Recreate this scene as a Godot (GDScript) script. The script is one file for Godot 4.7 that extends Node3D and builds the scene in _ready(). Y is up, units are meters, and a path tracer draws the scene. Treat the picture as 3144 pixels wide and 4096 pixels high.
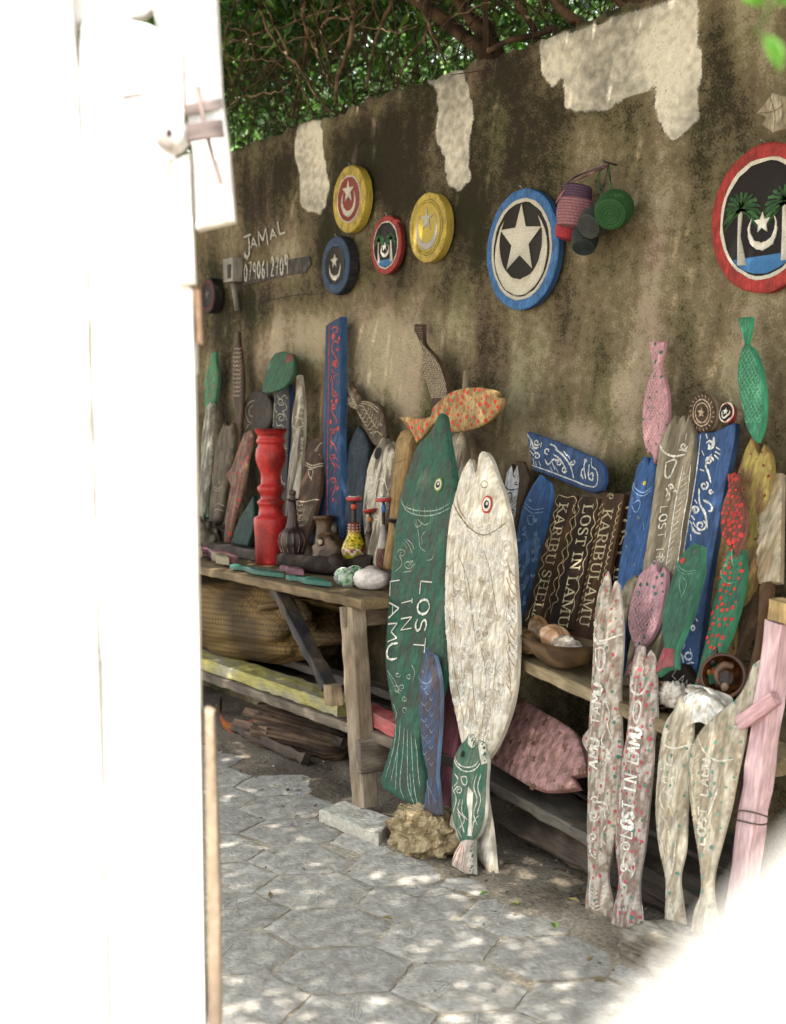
extends Node3D

# ---------------------------------------------------------------- small tools
var nz = FastNoiseLite.new()
var M = {}
var seed_no = 0
var taken = {}

class Board:
	var poly: PackedVector2Array
	var bulge = 0.0
	var bw = 0.01
	var thick = 0.02
	var lo = Vector2.ZERO
	var hi = Vector2.ZERO
	var node: Node3D
	var off = Vector2.ZERO
	func dist(p: Vector2) -> float:
		var best = 1e9
		var n = poly.size()
		for i in n:
			var a = poly[i]
			var ab = poly[(i + 1) % n] - a
			var ap = p - a
			var t = clampf(ap.dot(ab) / maxf(ab.length_squared(), 1e-12), 0.0, 1.0)
			best = minf(best, (ap - ab * t).length_squared())
		return sqrt(best)
	func lift(d: float) -> float:
		var t = 1.0 - clampf(d / bw, 0.0, 1.0)
		return bulge * sqrt(1.0 - t * t)
	func h(p: Vector2) -> float:
		return lift(dist(p))
	func has(p: Vector2) -> bool:
		return Geometry2D.is_point_in_polygon(p, poly)

func lin(hex: String) -> Color:
	return Color.html(hex).srgb_to_linear()

func rng(s: int) -> RandomNumberGenerator:
	var r = RandomNumberGenerator.new()
	r.seed = s * 7919 + 13
	return r

func next_seed() -> int:
	seed_no += 1
	return seed_no

func numbered(called: String) -> String:
	var n: int = taken.get(called, 0)
	taken[called] = n + 1
	return called if n == 0 else "%s_%03d" % [called, n]

func tag(o: Node, label: String, category: String, group := "", kind := "") -> void:
	if label: o.set_meta("label", label)
	if category: o.set_meta("category", category)
	if group: o.set_meta("group", group)
	if kind: o.set_meta("kind", kind)

func thing(called: String, label: String, category: String, at: Vector3, basis_ := Basis.IDENTITY, group := "") -> Node3D:
	var o = Node3D.new()
	o.name = numbered(called)
	add_child(o)
	o.transform = Transform3D(basis_, at)
	tag(o, label, category, group)
	return o

func put(parent: Node, called: String, mesh: Mesh, mat: Material, tr := Transform3D.IDENTITY) -> MeshInstance3D:
	var o = MeshInstance3D.new()
	o.name = called if parent != self else numbered(called)
	o.mesh = mesh
	o.material_override = mat
	o.transform = tr
	parent.add_child(o, true)
	return o

func st_new() -> SurfaceTool:
	var st = SurfaceTool.new()
	st.begin(Mesh.PRIMITIVE_TRIANGLES)
	return st

func done(st: SurfaceTool) -> ArrayMesh:
	st.generate_normals()
	return st.commit()

func tri(st: SurfaceTool, a: Vector3, b: Vector3, c: Vector3, col: Color) -> void:
	st.set_color(col); st.add_vertex(a)
	st.set_color(col); st.add_vertex(b)
	st.set_color(col); st.add_vertex(c)

func quad(st: SurfaceTool, a: Vector3, b: Vector3, c: Vector3, d: Vector3, col: Color) -> void:
	tri(st, a, b, c, col); tri(st, a, c, d, col)

func mm(a: Array) -> PackedVector2Array:
	var r = PackedVector2Array()
	for i in range(0, a.size(), 2):
		r.append(Vector2(a[i], a[i + 1]) * 0.001)
	return r

func ccw(p: PackedVector2Array) -> PackedVector2Array:
	var q = PackedVector2Array(p)
	if Geometry2D.is_polygon_clockwise(q): q.reverse()
	return q

# rounds an outline through its points, keeping sharp corners, and samples it every `step` metres
func smooth_outline(p: PackedVector2Array, step: float, closed := true) -> PackedVector2Array:
	var n = p.size()
	if n < 3: return p
	var tan = PackedVector2Array()
	var sharp = []
	for i in n:
		var a = p[(i - 1 + n) % n]
		var c = p[(i + 1) % n]
		if not closed and (i == 0 or i == n - 1):
			sharp.append(true); tan.append(Vector2.ZERO)
			continue
		var u = p[i] - a
		var v = c - p[i]
		sharp.append(absf(u.angle_to(v)) > (0.6 if closed else 2.2))
		var dir = (u.normalized() + v.normalized())
		tan.append(dir.normalized() if dir.length() > 0.01 else Vector2.ZERO)
	var r = PackedVector2Array()
	for i in (n if closed else n - 1):
		var a = p[i]
		var b = p[(i + 1) % n]
		var d = b - a
		var l = d.length()
		if l < 1e-6: continue
		var ta: Vector2 = d if sharp[i] else tan[i] * l
		var tb: Vector2 = d if sharp[(i + 1) % n] else tan[(i + 1) % n] * l
		var k = maxi(1, int(ceil(l / step)))
		for j in k:
			var t = float(j) / k
			var t2 = t * t
			var t3 = t2 * t
			r.append(a * (2 * t3 - 3 * t2 + 1) + ta * (t3 - 2 * t2 + t) + b * (-2 * t3 + 3 * t2) + tb * (t3 - t2))
	if not closed: r.append(p[n - 1])
	return r

# ---------------------------------------------------------------- paint
func worn(p: Vector2, pal: Array, off: Vector2, d: float) -> Color:
	var f: float = pal[3]
	var s: float = pal[4]
	var q = Vector2(p.x * f, p.y * f / s) + off
	var n = nz.get_noise_2d(q.x, q.y) * 1.5 + nz.get_noise_2d(q.x * 2.7 + 9.0, q.y * 2.7) * 0.6
	var th = lerpf(0.9, -0.9, pal[2])
	var m = smoothstep(th - 0.4, th + 0.4, n) * 0.8
	if d < 0.009:
		m = maxf(m, smoothstep(-0.2, 0.5, nz.get_noise_2d(p.x * 60.0 + off.x, p.y * 60.0)) * (1.0 - d / 0.009) * 0.8)
	var fine = 1.0 + 0.2 * nz.get_noise_2d(q.x * 6.0, q.y * 6.0 + 40.0) + 0.10 * nz.get_noise_2d(p.x * 210.0, p.y * 40.0 + off.y)
	var c: Color = pal[0].lerp(pal[1], m) * fine
	c.a = 1.0
	return c

# the flat or rounded face of an outline, cut in small cells so that its colours and relief show
func face(st: SurfaceTool, poly: PackedVector2Array, cell: float, height: Callable, tint: Callable) -> void:
	var lo = poly[0]
	var hi = poly[0]
	for p in poly:
		lo = lo.min(p); hi = hi.max(p)
	var nx = int(ceil((hi.x - lo.x) / cell))
	var ny = int(ceil((hi.y - lo.y) / cell))
	var n = poly.size()
	# cells that the outline passes through
	var edge = {}
	for i in n:
		var a = poly[i]
		var b = poly[(i + 1) % n]
		var steps = int(ceil(a.distance_to(b) / (cell * 0.2))) + 1
		for j in steps + 1:
			var p = a.lerp(b, float(j) / steps)
			var cx = int(floor((p.x - lo.x) / cell))
			var cy = int(floor((p.y - lo.y) / cell))
			edge[Vector2i(cx, cy)] = true
	var memo = {}
	for iy in range(-1, ny + 1):
		var run_in = false
		var known = false
		for ix in range(-1, nx + 1):
			var key = Vector2i(ix, iy)
			var a = lo + Vector2(ix, iy) * cell
			if edge.has(key):
				known = false
				var sq = PackedVector2Array([a, a + Vector2(cell, 0), a + Vector2(cell, cell), a + Vector2(0, cell)])
				for part in Geometry2D.intersect_polygons(sq, poly):
					var ids = Geometry2D.triangulate_polygon(part)
					for k in range(0, ids.size(), 3):
						var tr = [part[ids[k]], part[ids[k + 1]], part[ids[k + 2]]]
						if (tr[1] - tr[0]).cross(tr[2] - tr[0]) > 0.0:
							tr.reverse()
						for v in tr:
							_vert(st, v, height, tint, memo)
			else:
				if not known:
					run_in = Geometry2D.is_point_in_polygon(a + Vector2(cell, cell) * 0.5, poly)
					known = true
				if run_in:
					for v in [a, a + Vector2(0, cell), a + Vector2(cell, cell), a, a + Vector2(cell, cell), a + Vector2(cell, 0)]:
						_vert(st, v, height, tint, memo)

func _vert(st: SurfaceTool, v: Vector2, height: Callable, tint: Callable, memo: Dictionary) -> void:
	var key = Vector2i((v * 20000.0).round())
	if not memo.has(key):
		memo[key] = [height.call(v), tint.call(v)]
	var m = memo[key]
	st.set_color(m[1])
	st.add_vertex(Vector3(v.x, v.y, m[0]))

func slab_mesh(b: Board, pal: Array, side: Array, cell: float, back := true) -> ArrayMesh:
	var st = st_new()
	st.set_smooth_group(0)
	face(st, b.poly, cell, b.h, func(p): return worn(p, pal, b.off, b.dist(p)))
	st.set_smooth_group(-1)
	var n = b.poly.size()
	var ed = minf(0.003, b.thick * 0.2)
	for i in n:
		var p = b.poly[i]
		var q = b.poly[(i + 1) % n]
		var nn = smoothstep(-0.5, 0.9, nz.get_noise_2d(p.x * 5.0 + b.off.x, p.y * 5.0))
		var c1 = side[0].lerp(side[1], nn * 0.55)
		var c2 = side[0].lerp(side[1], nn * 0.55 + 0.12)
		var m1 = -b.thick * 0.5
		quad(st, Vector3(p.x, p.y, 0), Vector3(p.x, p.y, m1), Vector3(q.x, q.y, m1), Vector3(q.x, q.y, 0), c1)
		quad(st, Vector3(p.x, p.y, m1), Vector3(p.x, p.y, -b.thick), Vector3(q.x, q.y, -b.thick), Vector3(q.x, q.y, m1), c2)
	if back:
		var ids = Geometry2D.triangulate_polygon(b.poly)
		for k in range(0, ids.size(), 3):
			for v in [ids[k], ids[k + 1], ids[k + 2]]:
				st.set_color(side[1])
				st.add_vertex(Vector3(b.poly[v].x, b.poly[v].y, -b.thick))
	return done(st)

func palette(pal: Array) -> Array:
	return [lin(pal[0]), lin(pal[1]), pal[2], pal[3], pal[4]]

# a board cut to an outline (mm), leaning: one thing whose first part is its wooden body
func board(called: String, label: String, category: String, group: String, at: Vector3, lean: float, outline: Array, thick: float, bulge: float, bw: float, pal: Array, mat := "paint") -> Board:
	var o = thing(called, label, category, at, Basis(Vector3.RIGHT, lean), group)
	return body(o, "body", outline, thick, bulge, bw, pal, mat)

func body(o: Node3D, called: String, outline: Array, thick: float, bulge: float, bw: float, pal: Array, mat := "paint", tr := Transform3D.IDENTITY, straight := false) -> Board:
	var b = Board.new()
	b.node = o
	b.poly = ccw(mm(outline) if straight else smooth_outline(mm(outline), 0.012))
	b.thick = thick * 0.001; b.bulge = bulge * 0.001; b.bw = maxf(bw, 0.5) * 0.001
	b.off = Vector2(next_seed() * 3.71, seed_no * 1.37)
	b.lo = b.poly[0]; b.hi = b.poly[0]
	for p in b.poly:
		b.lo = b.lo.min(p); b.hi = b.hi.max(p)
	var area = 0.0
	for i in b.poly.size():
		area += b.poly[i].cross(b.poly[(i + 1) % b.poly.size()]) * 0.5
	var cell = clampf(sqrt(absf(area) / 2600.0), 0.0055, 0.011)
	var p1 = palette(pal)
	var p2: Array = palette(pal)
	if pal.size() > 5:
		p2[0] = lin(pal[5])
	else:
		p2[0] = p1[0].lerp(p1[1], 0.3)
	var mi = put(o, called, slab_mesh(b, p1, p2, cell), M[mat], tr)
	if tr != Transform3D.IDENTITY: b.node = mi
	return b

# ---------------------------------------------------------------- marks carved or painted on a board
func ribbon(st: SurfaceTool, b: Board, p: PackedVector2Array, w: float, col: Color, up := 0.0008) -> void:
	var n = p.size()
	if n < 2: return
	var prev_l = Vector3.ZERO
	var prev_r = Vector3.ZERO
	var pc = col
	for i in n:
		var dir = (p[mini(i + 1, n - 1)] - p[maxi(i - 1, 0)]).normalized()
		var nrm = Vector2(-dir.y, dir.x)
		var t = float(i) / (n - 1)
		var ww = w * 0.5 * (0.9 + 0.4 * nz.get_noise_2d(p[i].x * 160.0 + b.off.x, p[i].y * 160.0)) * (0.55 + 0.45 * minf(1.0, minf(t, 1.0 - t) * 7.0))
		var z = (b.h(p[i]) if b.has(p[i]) else -0.0005) + up
		var l = p[i] + nrm * ww
		var r = p[i] - nrm * ww
		var c = col * (0.92 + 0.28 * nz.get_noise_2d(p[i].x * 70.0, p[i].y * 70.0 + b.off.y))
		c.a = 1.0
		var vl = Vector3(l.x, l.y, z)
		var vr = Vector3(r.x, r.y, z)
		if i > 0:
			st.set_color(pc); st.add_vertex(prev_l)
			st.set_color(c); st.add_vertex(vl)
			st.set_color(c); st.add_vertex(vr)
			st.set_color(pc); st.add_vertex(prev_l)
			st.set_color(c); st.add_vertex(vr)
			st.set_color(pc); st.add_vertex(prev_r)
		prev_l = vl; prev_r = vr; pc = c

func marks(parent: Node, called: String, mesh: Mesh) -> void:
	var o = put(parent, called, mesh, M.flat)
	if called != "lettering": o.set_meta("kind", "stuff")

func ink(b: Board, called: String, w: float, hex: String, lines: Array) -> void:
	var st = st_new()
	var col = lin(hex)
	for l in lines:
		ribbon(st, b, smooth_outline(mm(l), 0.006, false), w * 0.00108, col)
	marks(b.node, called, done(st))

func dot(st: SurfaceTool, b: Board, c: Vector2, r: float, col: Color, up: float, sides := 9, wob := 0.18) -> void:
	var ring = []
	for i in sides:
		var a = TAU * i / sides
		var rr = r * (1.0 + wob * nz.get_noise_2d(c.x * 900.0 + cos(a) * 0.9, c.y * 900.0 + sin(a) * 0.9))
		var p = c + Vector2(cos(a), sin(a)) * rr
		ring.append(Vector3(p.x, p.y, (b.h(p) if b.has(p) else 0.0) + up))
	var m = Vector3(c.x, c.y, b.h(c) + up)
	for i in sides:
		tri(st, m, ring[(i + 1) % sides], ring[i], col)

func spots(b: Board, called: String, n: int, r0: float, r1: float, hex: String) -> void:
	var st = st_new()
	var g = rng(next_seed())
	var col = lin(hex)
	var got: Array[Vector2] = []
	var tries = 0
	var gap = sqrt((b.hi.x - b.lo.x) * (b.hi.y - b.lo.y) / n) * 0.5
	while got.size() < n and tries < n * 40:
		tries += 1
		var p = Vector2(g.randf_range(b.lo.x, b.hi.x), g.randf_range(b.lo.y, b.hi.y))
		if not b.has(p) or b.dist(p) < r0 * 0.001: continue
		var ok = true
		for q in got:
			if q.distance_to(p) < gap * (1.0 if tries < n * 20 else 0.5):
				ok = false
				break
		if not ok: continue
		got.append(p)
		var k = g.randf_range(0.8, 1.15)
		dot(st, b, p, g.randf_range(r0, r1) * 0.001 * (0.6 if g.randf() < 0.25 else 1.0), Color(col.r * k, col.g * k, col.b * k), 0.0007, 11, 0.2 if r1 < 9.0 else 0.75)
	marks(b.node, called, done(st))

func round_dots(b: Board, called: String, hex: String, l: Array, level := 1) -> void:
	var st = st_new()
	for i in range(0, l.size(), 3):
		dot(st, b, Vector2(l[i], l[i + 1]) * 0.001, l[i + 2] * 0.001, lin(hex), 0.0008 + 0.0006 * level, 20, 0.03)
	marks(b.node, called, done(st))

func scales(b: Board, called: String, f0: float, f1: float, sp: float, w: float, hex: String) -> void:
	var st = st_new()
	var s = sp * 0.001
	var col = lin(hex)
	var row = 0
	var y = lerpf(b.lo.y, b.hi.y, f0)
	while y < lerpf(b.lo.y, b.hi.y, f1):
		var x = b.lo.x + (s * 0.5 if row % 2 else 0.0)
		while x < b.hi.x:
			var l = PackedVector2Array()
			for i in 7:
				var t = i / 6.0
				var p = Vector2(x + t * s, y - sin(t * PI) * s * 0.62 + nz.get_noise_2d(x * 300.0, y * 300.0 + i) * 0.0012)
				if b.has(p) and b.dist(p) > 0.004: l.append(p)
			if l.size() > 3: ribbon(st, b, l, w * 0.00125, col)
			x += s
		y += s * 0.62
		row += 1
	marks(b.node, called, done(st))

func hatch(b: Board, called: String, f0: float, f1: float, sp: float, w: float, hex: String, ang: float, side: int) -> void:
	var st = st_new()
	var y = lerpf(b.lo.y, b.hi.y, f0)
	var d = Vector2.RIGHT.rotated(deg_to_rad(ang))
	while y < lerpf(b.lo.y, b.hi.y, f1):
		var l = PackedVector2Array()
		for i in 30:
			var p = Vector2(b.lo.x if side < 0 else (b.lo.x + b.hi.x) * 0.5, y) + d * i * 0.003
			if b.has(p) and l.size() < 16: l.append(p)
		if l.size() > 2: ribbon(st, b, l, w * 0.001, lin(hex))
		y += sp * 0.001
	marks(b.node, called, done(st))

# carved whorls with trailing waves, as on the old fish
func swirls(b: Board, called: String, f0: float, f1: float, n: int, r: float, w: float, hex: String) -> void:
	var st = st_new()
	var g = rng(next_seed())
	var col = lin(hex)
	var made = 0
	var tries = 0
	while made < n and tries < n * 30:
		tries += 1
		var c = Vector2(g.randf_range(b.lo.x, b.hi.x), lerpf(b.lo.y, b.hi.y, g.randf_range(f0, f1)))
		if not b.has(c) or b.dist(c) < r * 0.0006: continue
		made += 1
		var rr = r * 0.001 * g.randf_range(0.55, 1.15)
		var a0 = g.randf() * TAU
		var dd = 1.0 if g.randf() < 0.5 else -1.0
		var kind = g.randi() % 3
		if kind == 0:
			var l = PackedVector2Array()
			for i in 16:
				var t = i / 15.0
				var p = c + Vector2.from_angle(a0 + dd * t * TAU * 1.35) * rr * (1.0 - 0.75 * t)
				if b.has(p): l.append(p)
			ribbon(st, b, l, w * 0.00125, col)
			for k in 3:
				var l2 = PackedVector2Array()
				for i in 8:
					var p = c + Vector2.from_angle(a0 - dd * (i * 0.16 + 0.2)) * (rr * (1.2 + 0.27 * k))
					if b.has(p): l2.append(p)
				ribbon(st, b, l2, w * 0.001, col)
		elif kind == 1:
			for k in 4:
				var l = PackedVector2Array()
				for i in 12:
					var t = i / 11.0
					var p = c + Vector2((k - 1.5) * rr * 0.35 + sin(t * 4.0 + a0) * rr * 0.35, (t - 0.5) * rr * 3.4)
					if b.has(p): l.append(p)
				ribbon(st, b, l, w * 0.00125, col)
		else:
			for k in 4:
				var l = PackedVector2Array()
				for i in 9:
					var p = c + Vector2(cos(PI + i * PI / 8.0), sin(PI + i * PI / 8.0)) * rr * (0.35 + 0.25 * k)
					if b.has(p): l.append(p)
				ribbon(st, b, l, w * 0.00125, col)
	marks(b.node, called, done(st))

func patch(b: Board, called: String, hex: String, outline: Array, up := 0.0006) -> void:
	var st = st_new()
	var col = lin(hex)
	var pal = [col, col.lerp(lin("6b5d4a"), 0.45), 0.25, 22.0, 2.0]
	for part in Geometry2D.intersect_polygons(ccw(smooth_outline(mm(outline), 0.01)), b.poly):
		face(st, part, 0.009, func(p): return b.h(p) + up, func(p): return worn(p, pal, b.off, 0.02))
	put(b.node, called, done(st), M.paint)

func eye(b: Board, x: float, y: float, r: float, cols: Array) -> void:
	var names = ["eye", "eye_ring", "pupil", "glint"]
	var size = [1.0, 0.78, 0.46, 0.2]
	for i in cols.size():
		var o = Vector2(0.0, 0.0) if i < 3 else Vector2(r * 0.15, r * 0.1)
		var st = st_new()
		dot(st, b, Vector2(x + o.x, y + o.y) * 0.001, r * size[i] * 0.001, lin(cols[i]), 0.003 + 0.0012 * i, 22, 0.05)
		put(b.node, names[i], done(st), M.flat)

func star_points(c: Vector2, r: float, tilt := 0.0) -> PackedVector2Array:
	var p = PackedVector2Array()
	for i in 10:
		p.append(c + Vector2.from_angle(PI / 2 + tilt + i * PI / 5) * r * (1.0 if i % 2 == 0 else 0.42))
	return p

func crescent_points(c: Vector2, r: float, thick := 0.36, gap := 55.0) -> PackedVector2Array:
	var p = PackedVector2Array()
	var a0 = deg_to_rad(90.0 + gap)
	var a1 = deg_to_rad(450.0 - gap)
	for i in 25:
		p.append(c + Vector2.from_angle(lerpf(a0, a1, i / 24.0)) * r)
	for i in 25:
		var t = i / 24.0
		p.append(c + Vector2.from_angle(lerpf(a1, a0, t)) * r * (1.0 - thick * sin(t * PI)))
	return p

func flat_shape(b: Board, called: String, hex: String, p0: PackedVector2Array, up: float) -> void:
	var p = PackedVector2Array()
	for v in p0: p.append(v + Vector2(nz.get_noise_2d(v.x * 40.0 + up * 900.0, v.y * 40.0), nz.get_noise_2d(v.x * 40.0, v.y * 40.0 + up * 700.0 + 9.0)) * 0.0022)
	var st = st_new()
	var q = ccw(p)
	var col = lin(hex)
	var ids = Geometry2D.triangulate_polygon(q)
	var z = b.bulge + up
	for k in range(0, ids.size(), 3):
		var t = [q[ids[k]], q[ids[k + 1]], q[ids[k + 2]]]
		if (t[1] - t[0]).cross(t[2] - t[0]) > 0.0: t.reverse()
		tri(st, Vector3(t[0].x, t[0].y, z), Vector3(t[1].x, t[1].y, z), Vector3(t[2].x, t[2].y, z), col)
	for i in q.size():
		var a = q[i]
		var c = q[(i + 1) % q.size()]
		quad(st, Vector3(a.x, a.y, z), Vector3(a.x, a.y, 0), Vector3(c.x, c.y, 0), Vector3(c.x, c.y, z), col)
	st.set_smooth_group(-1)
	marks(b.node, called, done(st))

func star(b: Board, called: String, hex: String, x: float, y: float, r: float) -> void:
	flat_shape(b, called, hex, star_points(Vector2(x, y) * 0.001, r * 0.001), 0.0032)

func crescent(b: Board, called: String, hex: String, x: float, y: float, r: float) -> void:
	flat_shape(b, called, hex, crescent_points(Vector2(x, y) * 0.001, r * 0.001), 0.0028)

# ---------------------------------------------------------------- hand lettering
const GLYPH := {
	"L": [[0.05, 1, 0.0, 0], [0, 0, 0.55, 0.03]], "O": [[0.3, 1, 0.05, 0.8, 0, 0.4, 0.2, 0.02, 0.45, 0.05, 0.6, 0.45, 0.5, 0.85, 0.3, 1]],
	"S": [[0.5, 0.88, 0.3, 1, 0.06, 0.85, 0.12, 0.6, 0.42, 0.45, 0.5, 0.2, 0.28, 0, 0.02, 0.12]], "T": [[0, 0.98, 0.62, 1], [0.31, 1, 0.3, 0]],
	"I": [[0.1, 1, 0.1, 0], [0, 1, 0.22, 1]], "N": [[0, 0, 0.03, 1], [0.03, 1, 0.5, 0], [0.5, 0, 0.52, 1]], "A": [[0, 0, 0.3, 1], [0.3, 1, 0.58, 0], [0.12, 0.38, 0.48, 0.38]],
	"M": [[0, 0, 0.05, 1], [0.05, 1, 0.32, 0.35], [0.32, 0.35, 0.6, 1], [0.6, 1, 0.66, 0]], "U": [[0, 1, 0, 0.35, 0.15, 0.02, 0.4, 0.02, 0.54, 0.35, 0.55, 1]],
	"0": [[0.25, 1, 0.03, 0.7, 0.03, 0.3, 0.25, 0, 0.45, 0.3, 0.45, 0.7, 0.25, 1]], "7": [[0, 0.95, 0.5, 1], [0.5, 1, 0.18, 0], [0.1, 0.5, 0.45, 0.52]],
	"9": [[0.45, 0.75, 0.25, 1, 0.05, 0.75, 0.25, 0.5, 0.45, 0.75], [0.45, 0.75, 0.4, 0]], "6": [[0.42, 1, 0.1, 0.6, 0.05, 0.25, 0.25, 0, 0.45, 0.25, 0.25, 0.48, 0.08, 0.35]],
	"1": [[0.15, 1, 0.17, 0]], "2": [[0.03, 0.8, 0.22, 1, 0.45, 0.8, 0.3, 0.45, 0.02, 0.02], [0.02, 0.02, 0.5, 0.03]],
}
func text(b: Board, what: String, x0: float, y0: float, x1: float, y1: float, cap: float, w: float, hex: String, called := "lettering") -> void:
	var st = st_new()
	var a = Vector2(x0, y0) * 0.001
	var e = Vector2(x1, y1) * 0.001
	var dir = (e - a).normalized()
	var up = Vector2(-dir.y, dir.x)
	var c = cap * 0.001
	var step = a.distance_to(e) / (what.length() - 0.35)
	for i in what.length():
		for l in GLYPH.get(what[i], []):
			var p = PackedVector2Array()
			for k in range(0, l.size(), 2):
				p.append(a + dir * (i * step + l[k] * step * 1.25) + up * l[k + 1] * c * (1.0 + 0.06 * sin(i * 2.3)))
			ribbon(st, b, smooth_outline(p, 0.005, false), w * 0.001, lin(hex), 0.0034)
	marks(b.node, called, done(st))

func serif(b: Board, what: String, x0: float, y0: float, x1: float, y1: float, cap: float, hex: String) -> void:
	var f = SystemFont.new()
	f.font_names = PackedStringArray(["Droid Serif"])
	var t = TextMesh.new()
	t.font = f
	t.text = what
	t.font_size = 64
	t.pixel_size = 0.001
	t.depth = 0.0016
	t.curve_step = 2.0
	var box = t.get_aabb()
	var a = Vector2(x0, y0) * 0.001
	var e = Vector2(x1, y1) * 0.001
	var dir = (e - a).normalized()
	var sx = a.distance_to(e) / box.size.x
	var sy = cap * 0.001 / box.size.y
	var bs = Basis(Vector3(dir.x, dir.y, 0) * sx, Vector3(-dir.y, dir.x, 0) * sy, Vector3(0, 0, 1))
	var mid = a.lerp(e, 0.5) + Vector2(-dir.y, dir.x) * cap * 0.0005
	var ctr = bs * (box.position + box.size * 0.5)
	var st = st_new()
	var arr = t.get_mesh_arrays()
	var tr = Transform3D(bs, Vector3(mid.x - ctr.x, mid.y - ctr.y, b.bulge + 0.0004))
	var v: PackedVector3Array = arr[Mesh.ARRAY_VERTEX]
	var ids: PackedInt32Array = arr[Mesh.ARRAY_INDEX]
	var order: Array = range(v.size()) if ids.is_empty() else Array(ids)
	var col = lin(hex)
	for i in order:
		var q = tr * v[i]
		var k = 0.85 + 0.35 * nz.get_noise_2d(q.x * 60.0, q.y * 60.0)
		st.set_color(Color(col.r * k, col.g * k, col.b * k)); st.add_vertex(q)
	st.set_smooth_group(-1)
	put(b.node, "lettering", done(st), M.flat)

# ---------------------------------------------------------------- solid shapes
func lathe(prof: Array, sides: int, tint: Callable, squash := Vector2.ONE, flute := 0.0, flutes := 0) -> ArrayMesh:
	var st = st_new()
	var P := func(i: int, j: int) -> Vector3:
		var a = TAU * (j % sides) / sides
		var r: float = prof[i * 2]
		if flutes: r *= 1.0 - flute * absf(sin(a * flutes * 0.5)) * (1.0 if r > 0.02 else 0.3)
		return Vector3(cos(a) * r * squash.x, prof[i * 2 + 1], sin(a) * r * squash.y)
	for i in prof.size() / 2 - 1:
		for j in sides:
			var q = [P.call(i, j), P.call(i + 1, j), P.call(i + 1, j + 1), P.call(i, j), P.call(i + 1, j + 1), P.call(i, j + 1)]
			for v in q:
				st.set_color(tint.call(v)); st.add_vertex(v)
	return done(st)

func smooth_profile(p: Array, k := 4) -> Array:
	var v = PackedVector2Array()
	for i in range(0, p.size(), 2): v.append(Vector2(p[i], p[i + 1]))
	var r = []
	for i in v.size() - 1:
		var a = v[maxi(i - 1, 0)]
		var d = v[mini(i + 2, v.size() - 1)]
		for j in k:
			var q = v[i].cubic_interpolate(v[i + 1], a, d, float(j) / k)
			r.append(maxf(q.x, 0.0)); r.append(q.y)
	r.append(v[-1].x); r.append(v[-1].y)
	return r

# a lumpy solid: an ellipsoid pushed about by noise
func lump(size: Vector3, rough: float, freq: float, tint: Callable, rows := 16, cols := 24, flat_base := true, power := 1.0, chip := 0.0) -> ArrayMesh:
	var st = st_new()
	if chip > 0.0: st.set_smooth_group(-1)
	var off = next_seed() * 5.3
	var P := func(i: int, j: int) -> Vector3:
		var th = PI * i / rows
		var ph = TAU * (j % cols) / cols
		var d = Vector3(sin(th) * cos(ph), cos(th), sin(th) * sin(ph))
		if power != 1.0:
			d = Vector3(signf(d.x) * pow(absf(d.x), power), signf(d.y) * pow(absf(d.y), power), signf(d.z) * pow(absf(d.z), power))
		var k = 1.0 + rough * nz.get_noise_3d(d.x * freq + off, d.y * freq, d.z * freq) + rough * 0.5 * nz.get_noise_3d(d.x * freq * 2.3, d.y * freq * 2.3 + off, d.z * freq * 2.3)
		if chip > 0.0: k += chip * (absf(nz.get_noise_3d(d.x * 7.0 + off, d.y * 7.0, d.z * 7.0)) * 2.0 - 0.6) + chip * 0.6 * nz.get_noise_3d(d.x * 17.0, d.y * 17.0 + off, d.z * 17.0)
		var v = d * size * k
		if flat_base: v.y = maxf(v.y, -size.y * 0.86)
		return v
	for i in rows:
		for j in cols:
			for v in [P.call(i, j), P.call(i, j + 1), P.call(i + 1, j + 1), P.call(i, j), P.call(i + 1, j + 1), P.call(i + 1, j)]:
				st.set_color(tint.call(v)); st.add_vertex(v)
	return done(st)

func tube_into(st: SurfaceTool, pts: PackedVector3Array, r0: float, r1: float, sides: int, tint: Callable) -> void:
	var rings = []
	var n = pts.size()
	var prev = Vector3.UP
	for i in n:
		var d = (pts[mini(i + 1, n - 1)] - pts[maxi(i - 1, 0)]).normalized()
		var u = d.cross(prev)
		if u.length() < 0.05: u = d.cross(Vector3(1, 0.1, 0.2))
		u = u.normalized()
		var w = u.cross(d).normalized()
		prev = w.cross(u) if false else prev
		var r = lerpf(r0, r1, float(i) / maxi(n - 1, 1))
		var ring = []
		for j in sides:
			var a = TAU * j / sides
			ring.append(pts[i] + (u * cos(a) + w * sin(a)) * r)
		rings.append(ring)
	for i in n - 1:
		for j in sides:
			var k = (j + 1) % sides
			for v in [rings[i][j], rings[i + 1][j], rings[i + 1][k], rings[i][j], rings[i + 1][k], rings[i][k]]:
				st.set_color(tint.call(v)); st.add_vertex(v)
	for e in [0, n - 1]:
		for j in sides:
			var k = (j + 1) % sides
			for v in [pts[e], rings[e][j], rings[e][k]]:
				st.set_color(tint.call(v)); st.add_vertex(v)

func bend(l: Array, k := 5) -> PackedVector3Array:
	var v: Array[Vector3] = []
	for i in range(0, l.size(), 3): v.append(Vector3(l[i], l[i + 1], l[i + 2]))
	var r = PackedVector3Array()
	for i in v.size() - 1:
		var a = v[maxi(i - 1, 0)]
		var d = v[mini(i + 2, v.size() - 1)]
		for j in k: r.append(v[i].cubic_interpolate(v[i + 1], a, d, float(j) / k))
	r.append(v[-1])
	return r

func tube(pts: PackedVector3Array, r0: float, r1: float, tint: Callable, sides := 8) -> ArrayMesh:
	var st = st_new()
	tube_into(st, pts, r0, r1, sides, tint)
	return done(st)

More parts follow.
